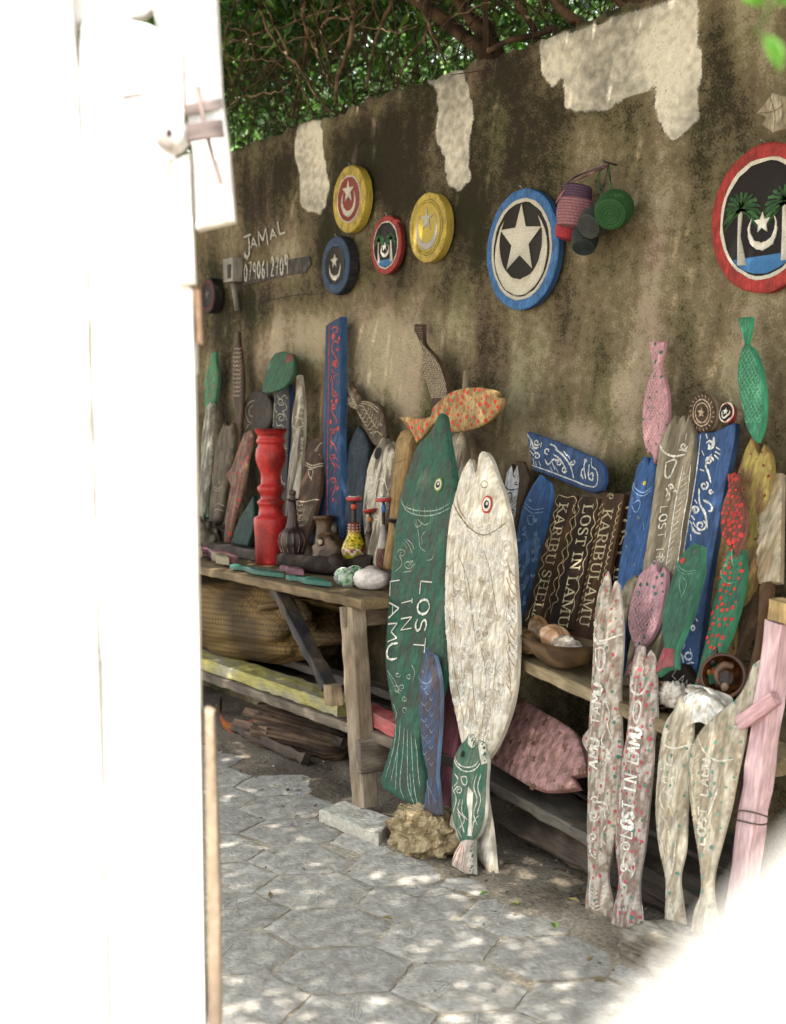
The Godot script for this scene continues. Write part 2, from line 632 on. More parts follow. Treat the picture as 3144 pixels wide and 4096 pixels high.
func mottle(a: String, c: String, freq: float, amount := 0.5) -> Callable:
	var ca = lin(a)
	var cb = lin(c)
	var off = next_seed() * 2.9
	return func(v: Vector3) -> Color:
		var n = nz.get_noise_3d(v.x * freq + off, v.y * freq, v.z * freq) * 1.4
		var m = smoothstep(-0.35, 0.35, n + (amount - 0.5) * 1.4)
		var k = 1.0 + 0.16 * nz.get_noise_3d(v.x * freq * 5.0, v.y * freq * 5.0, v.z * freq * 5.0 + off)
		var r = ca.lerp(cb, m) * k
		r.a = 1.0
		return r

# a sawn timber from a to b with slightly uneven, chamfered edges
func timber(parent: Node, called: String, a: Vector3, e: Vector3, w: float, t: float, c0: String, c1: String, face_dir := Vector3(0, 0, 1), rough := 0.002) -> MeshInstance3D:
	var d = e - a
	var y = d.normalized()
	var x = y.cross(face_dir).normalized()
	var z = x.cross(y).normalized()
	var L = d.length()
	var n = maxi(3, int(L / 0.05))
	var st = st_new()
	st.set_smooth_group(-1)
	var ch = minf(minf(w, t) * 0.14, 0.004)
	var prof = [Vector2(w / 2 - ch, t / 2), Vector2(w / 2, t / 2 - ch), Vector2(w / 2, -t / 2 + ch), Vector2(w / 2 - ch, -t / 2), Vector2(-w / 2 + ch, -t / 2), Vector2(-w / 2, -t / 2 + ch), Vector2(-w / 2, t / 2 - ch), Vector2(-w / 2 + ch, t / 2)]
	# the broad faces are cut lengthwise so that their colour can vary
	var full = []
	for i in 8:
		full.append(prof[i])
		var q: Vector2 = prof[(i + 1) % 8]
		var k = int(prof[i].distance_to(q) / 0.03)
		for j in range(1, k): full.append(prof[i].lerp(q, float(j) / k))
	var off = next_seed() * 4.1
	var pal = [lin(c0), lin(c1), 0.45, 22.0, 7.0]
	var m = full.size()
	var P := func(i: int, j: int) -> Vector3:
		var s = float(i) / n * L
		var q: Vector2 = full[j % m]
		var k = 1.0 + rough / maxf(w, 0.01) * 2.0 * nz.get_noise_2d(s * 9.0 + off, q.angle() * 0.6)
		return Vector3(q.x * k, s, q.y * k)
	var C := func(i: int, j: int) -> Color:
		var q: Vector2 = full[j % m]
		return worn(Vector2(q.x + q.y * 1.7, float(i) / n * L), pal, Vector2(off, off * 0.7), 0.02)
	for i in n:
		for j in m:
			for ij in [[i, j], [i + 1, j], [i + 1, j + 1], [i, j], [i + 1, j + 1], [i, j + 1]]:
				st.set_color(C.call(ij[0], ij[1])); st.add_vertex(P.call(ij[0], ij[1]))
	for i in [0, n]:
		for j in range(1, m - 1):
			for k in [0, j, j + 1]:
				st.set_color(C.call(i, k) * 0.9); st.add_vertex(P.call(i, k))
	return put(parent, called, done(st), M.paint, Transform3D(Basis(x, y, z), a))

const STAINS := [[-5.12,2.41,0.21,0.11,0.80],[-4.87,2.43,0.20,0.16,0.90],[-4.84,2.24,0.13,0.11,0.90],[-5.35,2.52,0.15,0.08,0.60],[-4.17,2.43,0.16,0.14,1.00],[-4.25,2.54,0.11,0.08,0.80],[-4.09,2.25,0.16,0.13,0.70],[-4.31,2.29,0.11,0.15,0.80],[-6.04,2.55,0.23,0.13,0.60],[-6.11,2.35,0.19,0.13,0.70],[-5.90,2.45,0.13,0.08,0.60],[-5.47,2.09,0.12,0.12,0.60],[-5.12,1.98,0.22,0.11,0.70],[-4.87,1.82,0.20,0.11,0.60],[-5.68,1.91,0.21,0.08,0.80],[-6.24,1.91,0.29,0.07,0.60],[-4.39,2.02,0.14,0.20,0.60],[-4.51,1.86,0.12,0.10,0.40],[-3.88,2.38,0.07,0.06,0.90],[-3.13,2.37,0.07,0.09,0.70],[-3.03,2.20,0.09,0.10,0.60],[-3.15,2.47,0.04,0.05,0.50],[-6.56,1.80,0.21,0.20,0.60],[-6.14,1.78,0.14,0.09,0.40],[-3.80,2.08,0.14,0.09,0.30],[-4.11,1.67,0.21,0.16,0.15],[-5.43,2.32,0.23,0.12,0.40],[-5.52,1.74,0.18,0.12,-0.90],[-5.91,1.81,0.14,0.13,-0.70],[-6.05,1.69,0.14,0.11,-0.60],[-4.98,1.77,0.14,0.09,-0.90],[-5.16,1.61,0.15,0.11,-0.80],[-4.80,1.60,0.13,0.11,-0.70],[-4.77,1.81,0.07,0.05,-0.60],[-4.87,1.44,0.20,0.13,-0.50],[-3.56,1.43,0.09,0.06,-0.90],[-3.49,1.30,0.07,0.04,-0.60],[-3.89,1.30,0.20,0.06,-0.50],[-3.70,1.30,0.14,0.06,-0.50],[-4.51,1.29,0.15,0.10,-0.30],[-4.40,2.52,0.12,0.07,-0.30],[-5.77,2.12,0.17,0.12,-0.40],[-3.39,1.77,0.30,0.21,-0.25],[-3.10,1.88,0.15,0.13,-0.30],[-3.62,2.18,0.15,0.06,-0.30],[-4.61,1.66,0.19,0.07,-0.30],[-3.73,2.25,0.09,0.07,-0.50],[-5.69,1.63,0.25,0.08,-0.60],[-3.29,2.01,0.12,0.06,-0.20]]
const VINES := [
	[0.013, [-6.56,3.38,-0.25,-6.39,3.20,-0.22,-6.37,3.12,-0.28,-6.15,3.00,-0.25,-5.95,2.84,-0.22,-5.89,2.74,-0.28]],
	[0.022, [-5.60,3.17,-0.22,-5.54,3.05,-0.19,-5.70,2.96,-0.25,-5.73,2.86,-0.22,-5.69,2.73,-0.19]],
	[0.014, [-6.18,3.32,-0.30,-6.13,3.19,-0.27,-6.13,3.08,-0.33,-5.99,2.95,-0.30,-5.85,2.85,-0.27]],
	[0.008, [-6.86,2.90,-0.20,-6.65,2.93,-0.17,-6.54,2.94,-0.23,-6.26,2.90,-0.20,-6.08,2.90,-0.17,-6.13,2.97,-0.23]],
	[0.012, [-7.59,3.42,-0.50,-7.13,3.38,-0.47,-6.85,3.38,-0.53,-6.45,3.34,-0.50,-6.05,3.30,-0.47]],
	[0.012, [-6.71,3.45,-0.35,-6.51,3.26,-0.32,-6.49,3.14,-0.38,-6.34,2.99,-0.35,-6.21,2.87,-0.32,-6.25,2.80,-0.38]],
	[0.012, [-6.02,3.15,-0.30,-5.90,3.16,-0.27,-5.87,3.17,-0.33,-5.74,3.11,-0.30]],
	[0.007, [-6.14,3.10,-0.40,-5.91,3.12,-0.37,-5.91,3.16,-0.43,-5.72,3.18,-0.40]],
	[0.006, [-5.64,3.08,-0.25,-5.43,3.01,-0.22,-5.33,2.98,-0.28,-5.12,2.95,-0.25]],
	[0.012, [-5.16,3.03,-0.30,-5.03,2.89,-0.27,-5.03,2.80,-0.33]],
	[0.006, [-7.00,3.26,-0.25,-6.85,3.12,-0.22,-6.87,2.98,-0.28]],
	[0.006, [-7.16,3.50,-0.30,-6.95,3.36,-0.27,-6.85,3.32,-0.33,-6.72,3.18,-0.30,-6.61,3.06,-0.27,-6.79,2.99,-0.33]],
	[0.005, [-5.98,3.17,-0.25,-5.86,3.04,-0.22,-5.90,2.93,-0.28,-5.82,2.85,-0.25]],
	[0.006, [-5.64,3.18,-0.35,-5.54,3.08,-0.32,-5.51,3.04,-0.38,-5.33,3.02,-0.35]],
	[0.008, [-7.20,3.37,-0.45,-6.80,3.25,-0.42,-6.65,3.26,-0.48,-6.33,3.21,-0.45]],
	[0.012, [-5.47,3.00,-0.50,-5.55,2.93,-0.47,-5.74,2.85,-0.53]],
	[0.008, [-6.50,3.41,-0.40,-6.39,3.28,-0.37,-6.33,3.22,-0.43,-6.27,3.12,-0.40]],
	[0.02, [-6.77,3.50,-0.60,-6.67,3.34,-0.57,-6.79,3.24,-0.63,-6.81,3.08,-0.60,-6.84,2.91,-0.57]],
	[0.018, [-5.88,3.29,-0.60,-5.94,3.18,-0.57,-6.11,3.10,-0.63,-6.13,2.92,-0.60]],
	[0.006, [-7.17,3.28,-0.35,-6.90,3.19,-0.32,-6.74,3.17,-0.38,-6.48,3.07,-0.35]],
	[0.005, [-5.84,3.19,-0.30,-5.71,3.13,-0.27,-5.67,3.18,-0.33]],
	[0.005, [-4.96,2.96,-0.30,-4.79,2.94,-0.27,-4.72,2.97,-0.33]]]
const LIMBS := [
	[0.075, [-5.70,3.28,-0.55,-5.39,3.10,-0.52,-5.30,3.01,-0.58,-5.09,2.89,-0.55]],
	[0.06, [-5.39,3.21,-0.60,-5.20,3.04,-0.57,-5.12,2.92,-0.63]],
	[0.035, [-4.81,3.04,-0.50,-4.66,2.90,-0.47,-4.68,2.85,-0.53]],
	[0.05, [-4.53,2.99,-0.45,-4.40,2.88,-0.42,-4.37,2.83,-0.48]],
	[0.03, [-4.85,2.81,-0.40,-4.65,2.81,-0.37,-4.57,2.82,-0.43,-4.41,2.81,-0.40]],
	[0.05, [-5.51,3.24,-0.70,-5.37,3.14,-0.67,-5.30,3.06,-0.73]]]
func repairs() -> Array:
	return [mm([-5704,2622,-5629,2631,-5555,2630,-5483,2625,-5481,2564,-5463,2460,-5424,2332,-5457,2248,-5515,2219,-5647,2250,-5691,2298,-5690,2424,-5732,2500,-5722,2569]), mm([-4695,2627,-4617,2646,-4540,2659,-4445,2632,-4392,2523,-4359,2437,-4391,2355,-4378,2208,-4453,2176,-4539,2213,-4550,2321,-4616,2386,-4605,2510,-4617,2577]), mm([-3995,2631,-3898,2621,-3793,2609,-3663,2601,-3538,2604,-3420,2606,-3222,2606,-3211,2450,-3197,2373,-3212,2307,-3211,2227,-3282,2192,-3333,2177,-3369,2207,-3405,2278,-3415,2351,-3516,2346,-3620,2325,-3729,2335,-3842,2358,-3853,2408,-3864,2469,-3917,2440,-3972,2503,-3984,2584])]


const SUN_TO := Vector3(0.27, 0.90, 0.34)
const HEX_A := 1.4399

func _ready() -> void:
	nz.noise_type = FastNoiseLite.TYPE_SIMPLEX
	nz.frequency = 1.0
	nz.seed = 5
	nz.fractal_type = FastNoiseLite.FRACTAL_NONE
	# camera
	var cam = Camera3D.new()
	cam.name = "camera"
	var lens = CameraAttributesPhysical.new()
	lens.frustum_focal_length = 34.28
	lens.frustum_focus_distance = 4.6
	lens.exposure_aperture = 2.8
	lens.frustum_near = 0.05
	lens.frustum_far = 400.0
	cam.attributes = lens
	cam.fov = 38.6
	cam.near = 0.05
	cam.far = 400.0
	add_child(cam)
	cam.position = Vector3(0, 1.35, 3.03)
	cam.look_at(cam.position + Vector3(-0.8492, -0.0630, -0.5244), Vector3.UP)
	cam.current = true
	# sky, sun, exposure
	var sky_mat = ProceduralSkyMaterial.new()
	sky_mat.sky_top_color = Color(0.87, 0.90, 0.94)
	sky_mat.sky_horizon_color = Color(0.97, 0.96, 0.92)
	sky_mat.sky_curve = 0.2
	sky_mat.ground_bottom_color = Color(0.5, 0.46, 0.4)
	sky_mat.ground_horizon_color = Color(0.7, 0.66, 0.6)
	var sky = Sky.new()
	sky.sky_material = sky_mat
	var env = Environment.new()
	env.background_mode = Environment.BG_SKY
	env.sky = sky
	env.background_energy_multiplier = 1.0
	env.tonemap_mode = Environment.TONE_MAPPER_LINEAR
	env.tonemap_exposure = 4.2
	env.sdfgi_enabled = true
	env.ssao_enabled = true
	env.ssil_enabled = true
	var we = WorldEnvironment.new()
	we.name = "world_environment"
	we.environment = env
	add_child(we)
	var sun = DirectionalLight3D.new()
	sun.name = "sun"
	sun.light_color = Color(1.0, 0.975, 0.94)
	sun.light_energy = 1.25
	sun.light_angular_distance = 0.5
	sun.shadow_enabled = true
	add_child(sun)
	sun.look_at_from_position(SUN_TO * 20.0, Vector3.ZERO, Vector3.UP)

	materials()
	ground()
	build_wall()
	greenery()
	left_bench()
	right_bench()
	gate()
	wall_discs()
	hanging_baskets()
	stage_boards()
	left_bench_things()
	right_bench_things()
	ground_things()
	near_things()

# ---------------------------------------------------------------- materials
func noise_image(w: int, h: int, seed_: int, freq: float, lo: float, hi: float, oct := 4) -> Image:
	var f = FastNoiseLite.new()
	f.seed = seed_
	f.frequency = freq
	f.fractal_octaves = oct
	var im = f.get_seamless_image(w, h)
	im.convert(Image.FORMAT_L8)
	var d = im.get_data()
	for i in d.size():
		d[i] = int(lerpf(lo, hi, d[i] / 255.0) * 255.0)
	return Image.create_from_data(w, h, false, Image.FORMAT_L8, d)

func tex(im: Image) -> ImageTexture:
	var c: Image = im.duplicate()
	c.convert(Image.FORMAT_RGB8)
	return ImageTexture.create_from_image(c)

func surface(rough: float, grain: Texture2D, scale: Vector3, bump := 0.0, bump_tex: Texture2D = null, world := false) -> StandardMaterial3D:
	var m = StandardMaterial3D.new()
	m.vertex_color_use_as_albedo = true
	m.roughness = rough
	m.metallic_specular = 0.35
	if grain:
		m.albedo_texture = grain
		m.uv1_triplanar = true
		m.uv1_world_triplanar = world
		m.uv1_scale = scale
	if bump > 0.0:
		m.heightmap_enabled = true
		m.heightmap_texture = bump_tex
		m.heightmap_scale = bump
	return m

func materials() -> void:
	var g1 = tex(noise_image(256, 256, 3, 0.03, 0.74, 1.0, 5))
	var g2 = tex(noise_image(256, 256, 8, 0.02, 0.60, 1.0, 5))
	var g3 = tex(noise_image(256, 256, 21, 0.06, 0.0, 1.0, 4))
	M.paint = surface(0.72, g1, Vector3(11, 1.6, 11), 0.05, g3)
	M.raw = surface(0.85, g2, Vector3(14, 1.2, 14), 0.2, g3)
	M.flat = surface(0.8, g1, Vector3(14, 14, 14))
	M.gloss = surface(0.22, g1, Vector3(6, 6, 6))
	M.satin = surface(0.42, g1, Vector3(7, 7, 7), 0.04, g3)
	M.stone = surface(0.88, tex(noise_image(512, 512, 31, 0.025, 0.82, 1.0, 5)), Vector3(3.1, 3.1, 3.1), 0.25, g3, true)
	M.sand = surface(0.95, tex(noise_image(512, 512, 44, 0.05, 0.62, 1.0, 5)), Vector3(2.3, 2.3, 2.3), 0.35, g3, true)
	M.plaster = surface(0.92, tex(noise_image(512, 512, 52, 0.02, 0.80, 1.0, 5)), Vector3(1.7, 0.9, 1.7), 0.05, g3)
	M.bark = surface(0.92, g2, Vector3(9, 2, 9), 0.3, g3)
	M.white = surface(0.6, tex(noise_image(256, 256, 61, 0.02, 0.9, 1.0, 4)), Vector3(2, 0.8, 2))
	M.wire = surface(0.5, null, Vector3.ONE)
	var leaf = StandardMaterial3D.new()
	leaf.vertex_color_use_as_albedo = true
	leaf.roughness = 0.45
	leaf.backlight_enabled = true
	leaf.backlight = Color(0.55, 0.75, 0.25)
	leaf.cull_mode = BaseMaterial3D.CULL_DISABLED
	M.leaf = leaf
	# plaited palm fibre
	var wv = Image.create(128, 128, false, Image.FORMAT_L8)
	for y in 128:
		for x in 128:
			var u = fposmod(x / 16.0, 1.0)
			var v = fposmod(y / 16.0, 1.0)
			var over = (x / 16 + y / 16) % 2 == 0
			var t = absf(v - 0.5) * 2.0 if over else absf(u - 0.5) * 2.0
			var e = absf(u - 0.5) * 2.0 if over else absf(v - 0.5) * 2.0
			wv.set_pixel(x, y, Color.from_hsv(0, 0, clampf((1.0 - pow(t, 3.0) * 0.38) * (1.0 - pow(e, 8.0) * 0.32) * (0.94 + 0.06 * sin(x * 2.1 + y)), 0.1, 1.0)))
	var wt = tex(wv)
	M.woven = surface(0.8, wt, Vector3(6.0, 6.0, 6.0), 0.6, wt)
	M.raffia = surface(0.55, wt, Vector3(30, 30, 30), 0.15, wt)

# ---------------------------------------------------------------- ground and paving
func sand_height(x: float, z: float) -> float:
	var n = nz.get_noise_2d(x * 2.1, z * 2.1)
	var near = smoothstep(0.72, 0.42, z + 0.16 * smoothstep(-4.2, -4.9, x) + 0.10 * n + 0.07 * nz.get_noise_2d(x * 6.0, z * 6.0 + 4.0) + 0.05 * sin(x * 2.3))
	var far = smoothstep(9.0, 4.5, z)
	return -0.0055 + near * 0.0155 + 0.003 * nz.get_noise_2d(x * 9.0, z * 9.0) * (0.4 + near) - 0.02 * (1.0 - far)

func ground() -> void:
	var st = st_new()
	var mortar = mottle("c3b7a2", "a89b86", 2.2, 0.45)
	var dirt = mottle("8d8170", "6c6152", 2.2, 0.45)
	var t = func(v: Vector3) -> Color:
		return mortar.call(v).lerp(dirt.call(v), smoothstep(0.76, 0.56, v.z + 0.08 * nz.get_noise_2d(v.x * 4.0, v.z * 4.0)))
	# a fine sheet round the stall, coarse beyond it to the horizon
	var xs = [-150.0, -60.0, -30.0, -18.0, -12.0]
	var x = -9.6
	while x < -1.2:
		xs.append(x); x += 0.05
	xs.append_array([0.0, 2.0, 6.0, 20.0, 60.0, 150.0])
	var zs = [-150.0, -60.0, -20.0, -8.0, -3.0, -1.0, -0.25]
	var z = 0.0
	while z < 2.9:
		zs.append(z); z += 0.05
	zs.append_array([3.5, 4.5, 6.0, 9.0, 20.0, 60.0, 150.0])
	for i in xs.size() - 1:
		for j in zs.size() - 1:
			var v = []
			for k in [[i, j], [i + 1, j], [i + 1, j + 1], [i, j + 1]]:
				var px: float = xs[k[0]]
				var pz: float = zs[k[1]]
				v.append(Vector3(px, sand_height(px, pz), pz))
			for k in [0, 1, 2, 0, 2, 3]:
				st.set_color(t.call(v[k])); st.add_vertex(v[k])
	var g = put(self, "ground", done(st), M.sand)
	tag(g, "", "", "", "structure")
	var pav = Node3D.new()
	pav.name = "pavement"
	add_child(pav)
	tag(pav, "", "", "", "structure")
	var r = rng(77)
	var c0 = Vector2(-3.07, 1.279)
	var a1 = Vector2(-0.04, -0.305)
	var a2 = a1.rotated(PI / 3.0)
	var rad = a1.length() / sqrt(3.0)
	for i in range(-18, 19):
		for j in range(-22, 23):
			var c = c0 + a1 * i + a2 * j
			if c.x < -9.0 or c.x > -1.3 or c.y < (0.55 if c.x > -4.4 else 0.46) or c.y > 2.75: continue
			slab(pav, c, rad, a1.angle(), r)

func slab(pav: Node3D, c: Vector2, rad: float, ang: float, r: RandomNumberGenerator) -> void:
	var p = PackedVector2Array()
	for k in 6:
		var v = Vector2.from_angle(ang + PI / 6.0 + k * PI / 3.0) * rad
		# neighbours share their worn corners: the shift depends on the place alone
		var w = c + v
		var sh = Vector2(nz.get_noise_2d(roundf(w.x * 20.0) * 3.3, roundf(w.y * 20.0) * 3.3), nz.get_noise_2d(roundf(w.x * 20.0) * 3.3 + 50.0, roundf(w.y * 20.0) * 3.3)) * 0.008
		p.append(v * 0.974 + sh)
	if c.y < 1.15 and r.randf() < 0.45 and c.x > -4.4:   # broken corners towards the stall
		p = Geometry2D.intersect_polygons(p, PackedVector2Array([Vector2(-0.3, -0.09 - r.randf() * 0.05), Vector2(0.3, -0.10 - r.randf() * 0.05), Vector2(0.3, 0.3), Vector2(-0.3, 0.3)]))[0]
	p = ccw(smooth_outline(p, 0.03))
	# chipped outline
	for k in p.size():
		p[k] += p[k].normalized() * 0.0045 * nz.get_noise_2d((c.x + p[k].x) * 26.0, (c.y + p[k].y) * 26.0)
	var tone = r.randf_range(0.86, 1.1)
	var ca = lin("b0aba1") * tone
	var cb = lin("a49d91") * tone
	var off = Vector2(c.x * 11.0, c.y * 13.0)
	var pal = [ca, cb, 0.36 + r.randf() * 0.2, 11.0, 1.0]
	var st = st_new()
	var tilt = Vector2(r.randf_range(-1, 1), r.randf_range(-1, 1)) * 0.012
	var b = Board.new()
	b.poly = p
	var hh := func(q: Vector2) -> float:
		var d = b.dist(q)
		return q.dot(tilt) - 0.004 * pow(1.0 - clampf(d / 0.016, 0.0, 1.0), 2.0) + 0.0012 * nz.get_noise_2d((q.x + c.x) * 20.0, (q.y + c.y) * 20.0)
	st.set_smooth_group(0)
	face(st, p, 0.028, hh, func(q): return worn(q, pal, off, 0.02))
	st.set_smooth_group(-1)
	for k in p.size():
		var q = p[k]
		var s = p[(k + 1) % p.size()]
		quad(st, Vector3(q.x, q.y, hh.call(q)), Vector3(q.x, q.y, -0.04), Vector3(s.x, s.y, -0.04), Vector3(s.x, s.y, hh.call(s)), cb)
	var tr = Transform3D(Basis(Vector3.RIGHT, Vector3.FORWARD, Vector3.UP), Vector3(c.x, 0, c.y))
	# local x, y lie on the ground and local z points up
	tr.basis = Basis(Vector3(1, 0, 0), Vector3(0, 0, 1), Vector3(0, 1, 0))
	var o = put(pav, "paving_slab", done(st), M.stone, tr)
	# a leaf or flower pressed into the wet cement left a pale print
	if r.randf() < 0.8:
		var s2 = st_new()
		var m = Vector2(r.randf_range(-1, 1), r.randf_range(-1, 1)) * rad * 0.3
		var col = ca * 1.16
		var n = 3 + r.randi() % 6
		var a0 = r.randf() * TAU
		var kind = r.randi() % 2
		for k in n:
			var l = PackedVector2Array()
			var a = a0 + (k * TAU / n if kind == 0 else k * 0.35)
			var len = rad * r.randf_range(0.45, 0.95)
			for q in 9:
				var t = q / 8.0
				var v: Vector2
				if kind == 2: v = m + Vector2(cos(a0), sin(a0)) * (t - 0.5) * rad * 1.3 + Vector2(-sin(a0), cos(a0)) * (k - n * 0.5) * 0.02 * sin(t * 3.0)
				else: v = m + Vector2.from_angle(a + 0.35 * t * sin(k * 1.7)) * t * len
				if b.has(v) and b.dist(v) > 0.012: l.append(v)
			if l.size() > 2:
				var wb2 = Board.new()
				wb2.poly = p
				for q in l.size() - 1:
					var d = (l[q + 1] - l[q]).normalized()
					var nn = Vector2(-d.y, d.x) * r.randf_range(0.0011, 0.0024)
					var z0: float = hh.call(l[q]) + 0.0012
					var z1: float = hh.call(l[q + 1]) + 0.0012
					quad(s2, Vector3(l[q].x + nn.x, l[q].y + nn.y, z0), Vector3(l[q + 1].x + nn.x, l[q + 1].y + nn.y, z1), Vector3(l[q + 1].x - nn.x, l[q + 1].y - nn.y, z1), Vector3(l[q].x - nn.x, l[q].y - nn.y, z0), col)
		var ms = done(s2)
		if ms.get_surface_count(): put(o, "leaf_print", ms, M.stone)

# ---------------------------------------------------------------- the wall
const WX0 := -8.4
const WX1 := -2.0
const WH := 2.68

func wall_texture() -> Array:
	var W = 2048
	var H = 1024
	# hand-placed stains of the real wall, softened
	var sw = 256
	var sh = 108
	var field = PackedFloat32Array()
	field.resize(sw * sh)
	for j in sh:
		for i in sw:
			var x = lerpf(WX0, WX1, i / float(sw - 1))
			var y = lerpf(WH, 0.0, j / float(sh - 1))
			var v = 0.0
			for s in STAINS:
				var dx: float = (x - s[0]) / (s[2] * 1.25)
				var dy: float = (y - s[1]) / (s[3] * 1.25)
				var d = dx * dx + dy * dy
				if d < 4.0: v += s[4] * exp(-d)
			field[j * sw + i] = clampf(v * 0.5 + 0.5, 0.0, 1.0)
	var fi = Image.create_from_data(sw, sh, false, Image.FORMAT_RF, field.to_byte_array())
	fi.resize(W, H, Image.INTERPOLATE_CUBIC)
	fi.convert(Image.FORMAT_L8)
	var A = noise_image(512, 512, 101, 0.012, 0, 1, 5)
	A.resize(W, H, Image.INTERPOLATE_CUBIC)
	var S = noise_image(1024, 128, 102, 0.02, 0, 1, 4)   # rain streaks: stretched downwards
	S.resize(W, H, Image.INTERPOLATE_CUBIC)
	var C = noise_image(W, H, 103, 0.06, 0, 1, 5)
	var Dn = noise_image(W, H, 104, 0.28, 0, 1, 2)
	# repairs of pale skim plaster, their outlines softened and then broken up by the grain
	var rep = repairs()
	var pm = Image.create(512, 256, false, Image.FORMAT_L8)
	for j in 130:
		for i in 512:
			var q = Vector2(lerpf(WX0, WX1, (i + 0.5) / 512.0), lerpf(WH, 0.0, (j + 0.5) / 256.0))
			for poly in rep:
				if Geometry2D.is_point_in_polygon(q, poly): pm.set_pixel(i, j, Color.WHITE)
	pm.resize(256, 128, Image.INTERPOLATE_BILINEAR)
	pm.resize(W, H, Image.INTERPOLATE_CUBIC)
	var pmd = pm.get_data()
	var f = fi.get_data()
	var a = A.get_data()
	var s = S.get_data()
	var c = C.get_data()
	var dn = Dn.get_data()
	var out = PackedByteArray()
	out.resize(W * H * 3)
	var pale = [156.0, 143.0, 120.0]
	var mid = [91.0, 81.0, 60.0]
	var dark = [33.0, 29.0, 18.0]
	var skim = [186.0, 178.0, 160.0]
	for i in W * H:
		var nc = c[i] / 255.0 - 0.5
		var na = a[i] / 255.0 - 0.5
		var ns = s[i] / 255.0 - 0.5
		var nd = dn[i] / 255.0 - 0.5
		var v = f[i] / 255.0 - 0.5 + 0.42 * na + 0.82 * ns + 0.48 * nc + 0.72 * nd
		var k = v * 2.1
		var dk = clampf(k, 0.0, 1.0)
		dk = dk * dk * (3.0 - 2.0 * dk)
		var pl = clampf(-k - 0.15, 0.0, 1.0)
		pl = clampf(pl * 1.6, 0.0, 1.0)
		var gr = 1.0 + 0.42 * nd + 0.2 * nc + 0.10 * ns
		var green = clampf(na * ns * 7.0, -0.5, 1.0)
		var o = i * 3
		var rp = pmd[i] / 255.0
		if rp > 0.02:
			rp = clampf((rp + 0.50 * nc + 0.45 * ns + 0.35 * nd - 0.42) * 3.0, 0.0, 1.0)
		var rt = 1.0 - clampf(0.75 * (0.5 * ns + 0.5 * na + 0.45 * nc) + 0.10, 0.0, 0.40)
		var rim = 1.0 - 0.5 * clampf(rp * (1.0 - rp) * 4.0, 0.0, 1.0) * clampf(0.5 + nc * 3.0, 0.0, 1.0)
		for q in 3:
			var m: float = mid[q]
			m = m + (dark[q] - m) * dk * 0.92 + (pale[q] - m) * pl * 0.75
			if q == 0: m -= green * 9.0
			elif q == 2: m -= green * 9.0
			m *= gr
			if rp > 0.0: m = lerpf(m, skim[q] * rt * (1.0 + 0.10 * nd), rp) * rim
			out[o + q] = clampi(int(m), 4, 250)
	var bump = Image.create_from_data(W, H, false, Image.FORMAT_L8, c)
	return [ImageTexture.create_from_image(Image.create_from_data(W, H, false, Image.FORMAT_RGB8, out)), tex(bump)]

func wall_top(x: float) -> float:
	return 2.622 + 0.014 * nz.get_noise_2d(x * 1.7, 3.0) + 0.010 * nz.get_noise_2d(x * 9.0, 8.0) + 0.006 * nz.get_noise_2d(x * 31.0, 1.0)

func build_wall() -> void:
	var m = StandardMaterial3D.new()
	var t = wall_texture()
	m.albedo_texture = t[0]
	m.roughness = 0.95
	m.metallic_specular = 0.25
	m.heightmap_enabled = true
	m.heightmap_texture = t[1]
	m.heightmap_scale = 0.55
	var wall = thing("garden_wall", "stained old plaster wall with mould streaks and pale repair patches", "wall", Vector3.ZERO)
	var st = st_new()
	var xs = []
	var x = -14.0
	while x < 3.0:
		xs.append(x)
		x += 0.03 if x > -8.4 and x < -2.0 else 0.3
	var n = 60
	var P := func(i: int, j: int) -> Vector3:
		var px: float = xs[i]
		var y = lerpf(-0.1, wall_top(px), float(j) / n)
		return Vector3(px, y, -0.004 + 0.005 * nz.get_noise_2d(px * 1.3, y * 1.3) + 0.002 * nz.get_noise_2d(px * 7.0, y * 7.0))
	var put_v := func(v: Vector3) -> void:
		st.set_uv(Vector2((v.x - WX0) / (WX1 - WX0), 1.0 - v.y / WH))
		st.add_vertex(v)
	for i in xs.size() - 1:
		for j in n:
			for v in [P.call(i, j), P.call(i, j + 1), P.call(i + 1, j + 1), P.call(i, j), P.call(i + 1, j + 1), P.call(i + 1, j)]:
				put_v.call(v)
		var a: Vector3 = P.call(i, n)
		var b: Vector3 = P.call(i + 1, n)
		var k = Vector3(0, 0.012 * sin(i * 0.7), -0.2)
		for v in [a, a + k, b + k, a, b + k, b]: put_v.call(v)
		for v in [a + k, Vector3(a.x, -0.1, -0.204), Vector3(b.x, -0.1, -0.204), a + k, Vector3(b.x, -0.1, -0.204), b + k]: put_v.call(v)
	put(wall, "plaster", done(st), m)
	var wb = Board.new()
	wb.node = wall
	wb.poly = PackedVector2Array([Vector2(-14, 0), Vector2(2, 0), Vector2(2, 2.6), Vector2(-14, 2.6)])
	wb.bulge = 0.0025
	wb.bw = 0.001
	wall_marks(wall, wb)


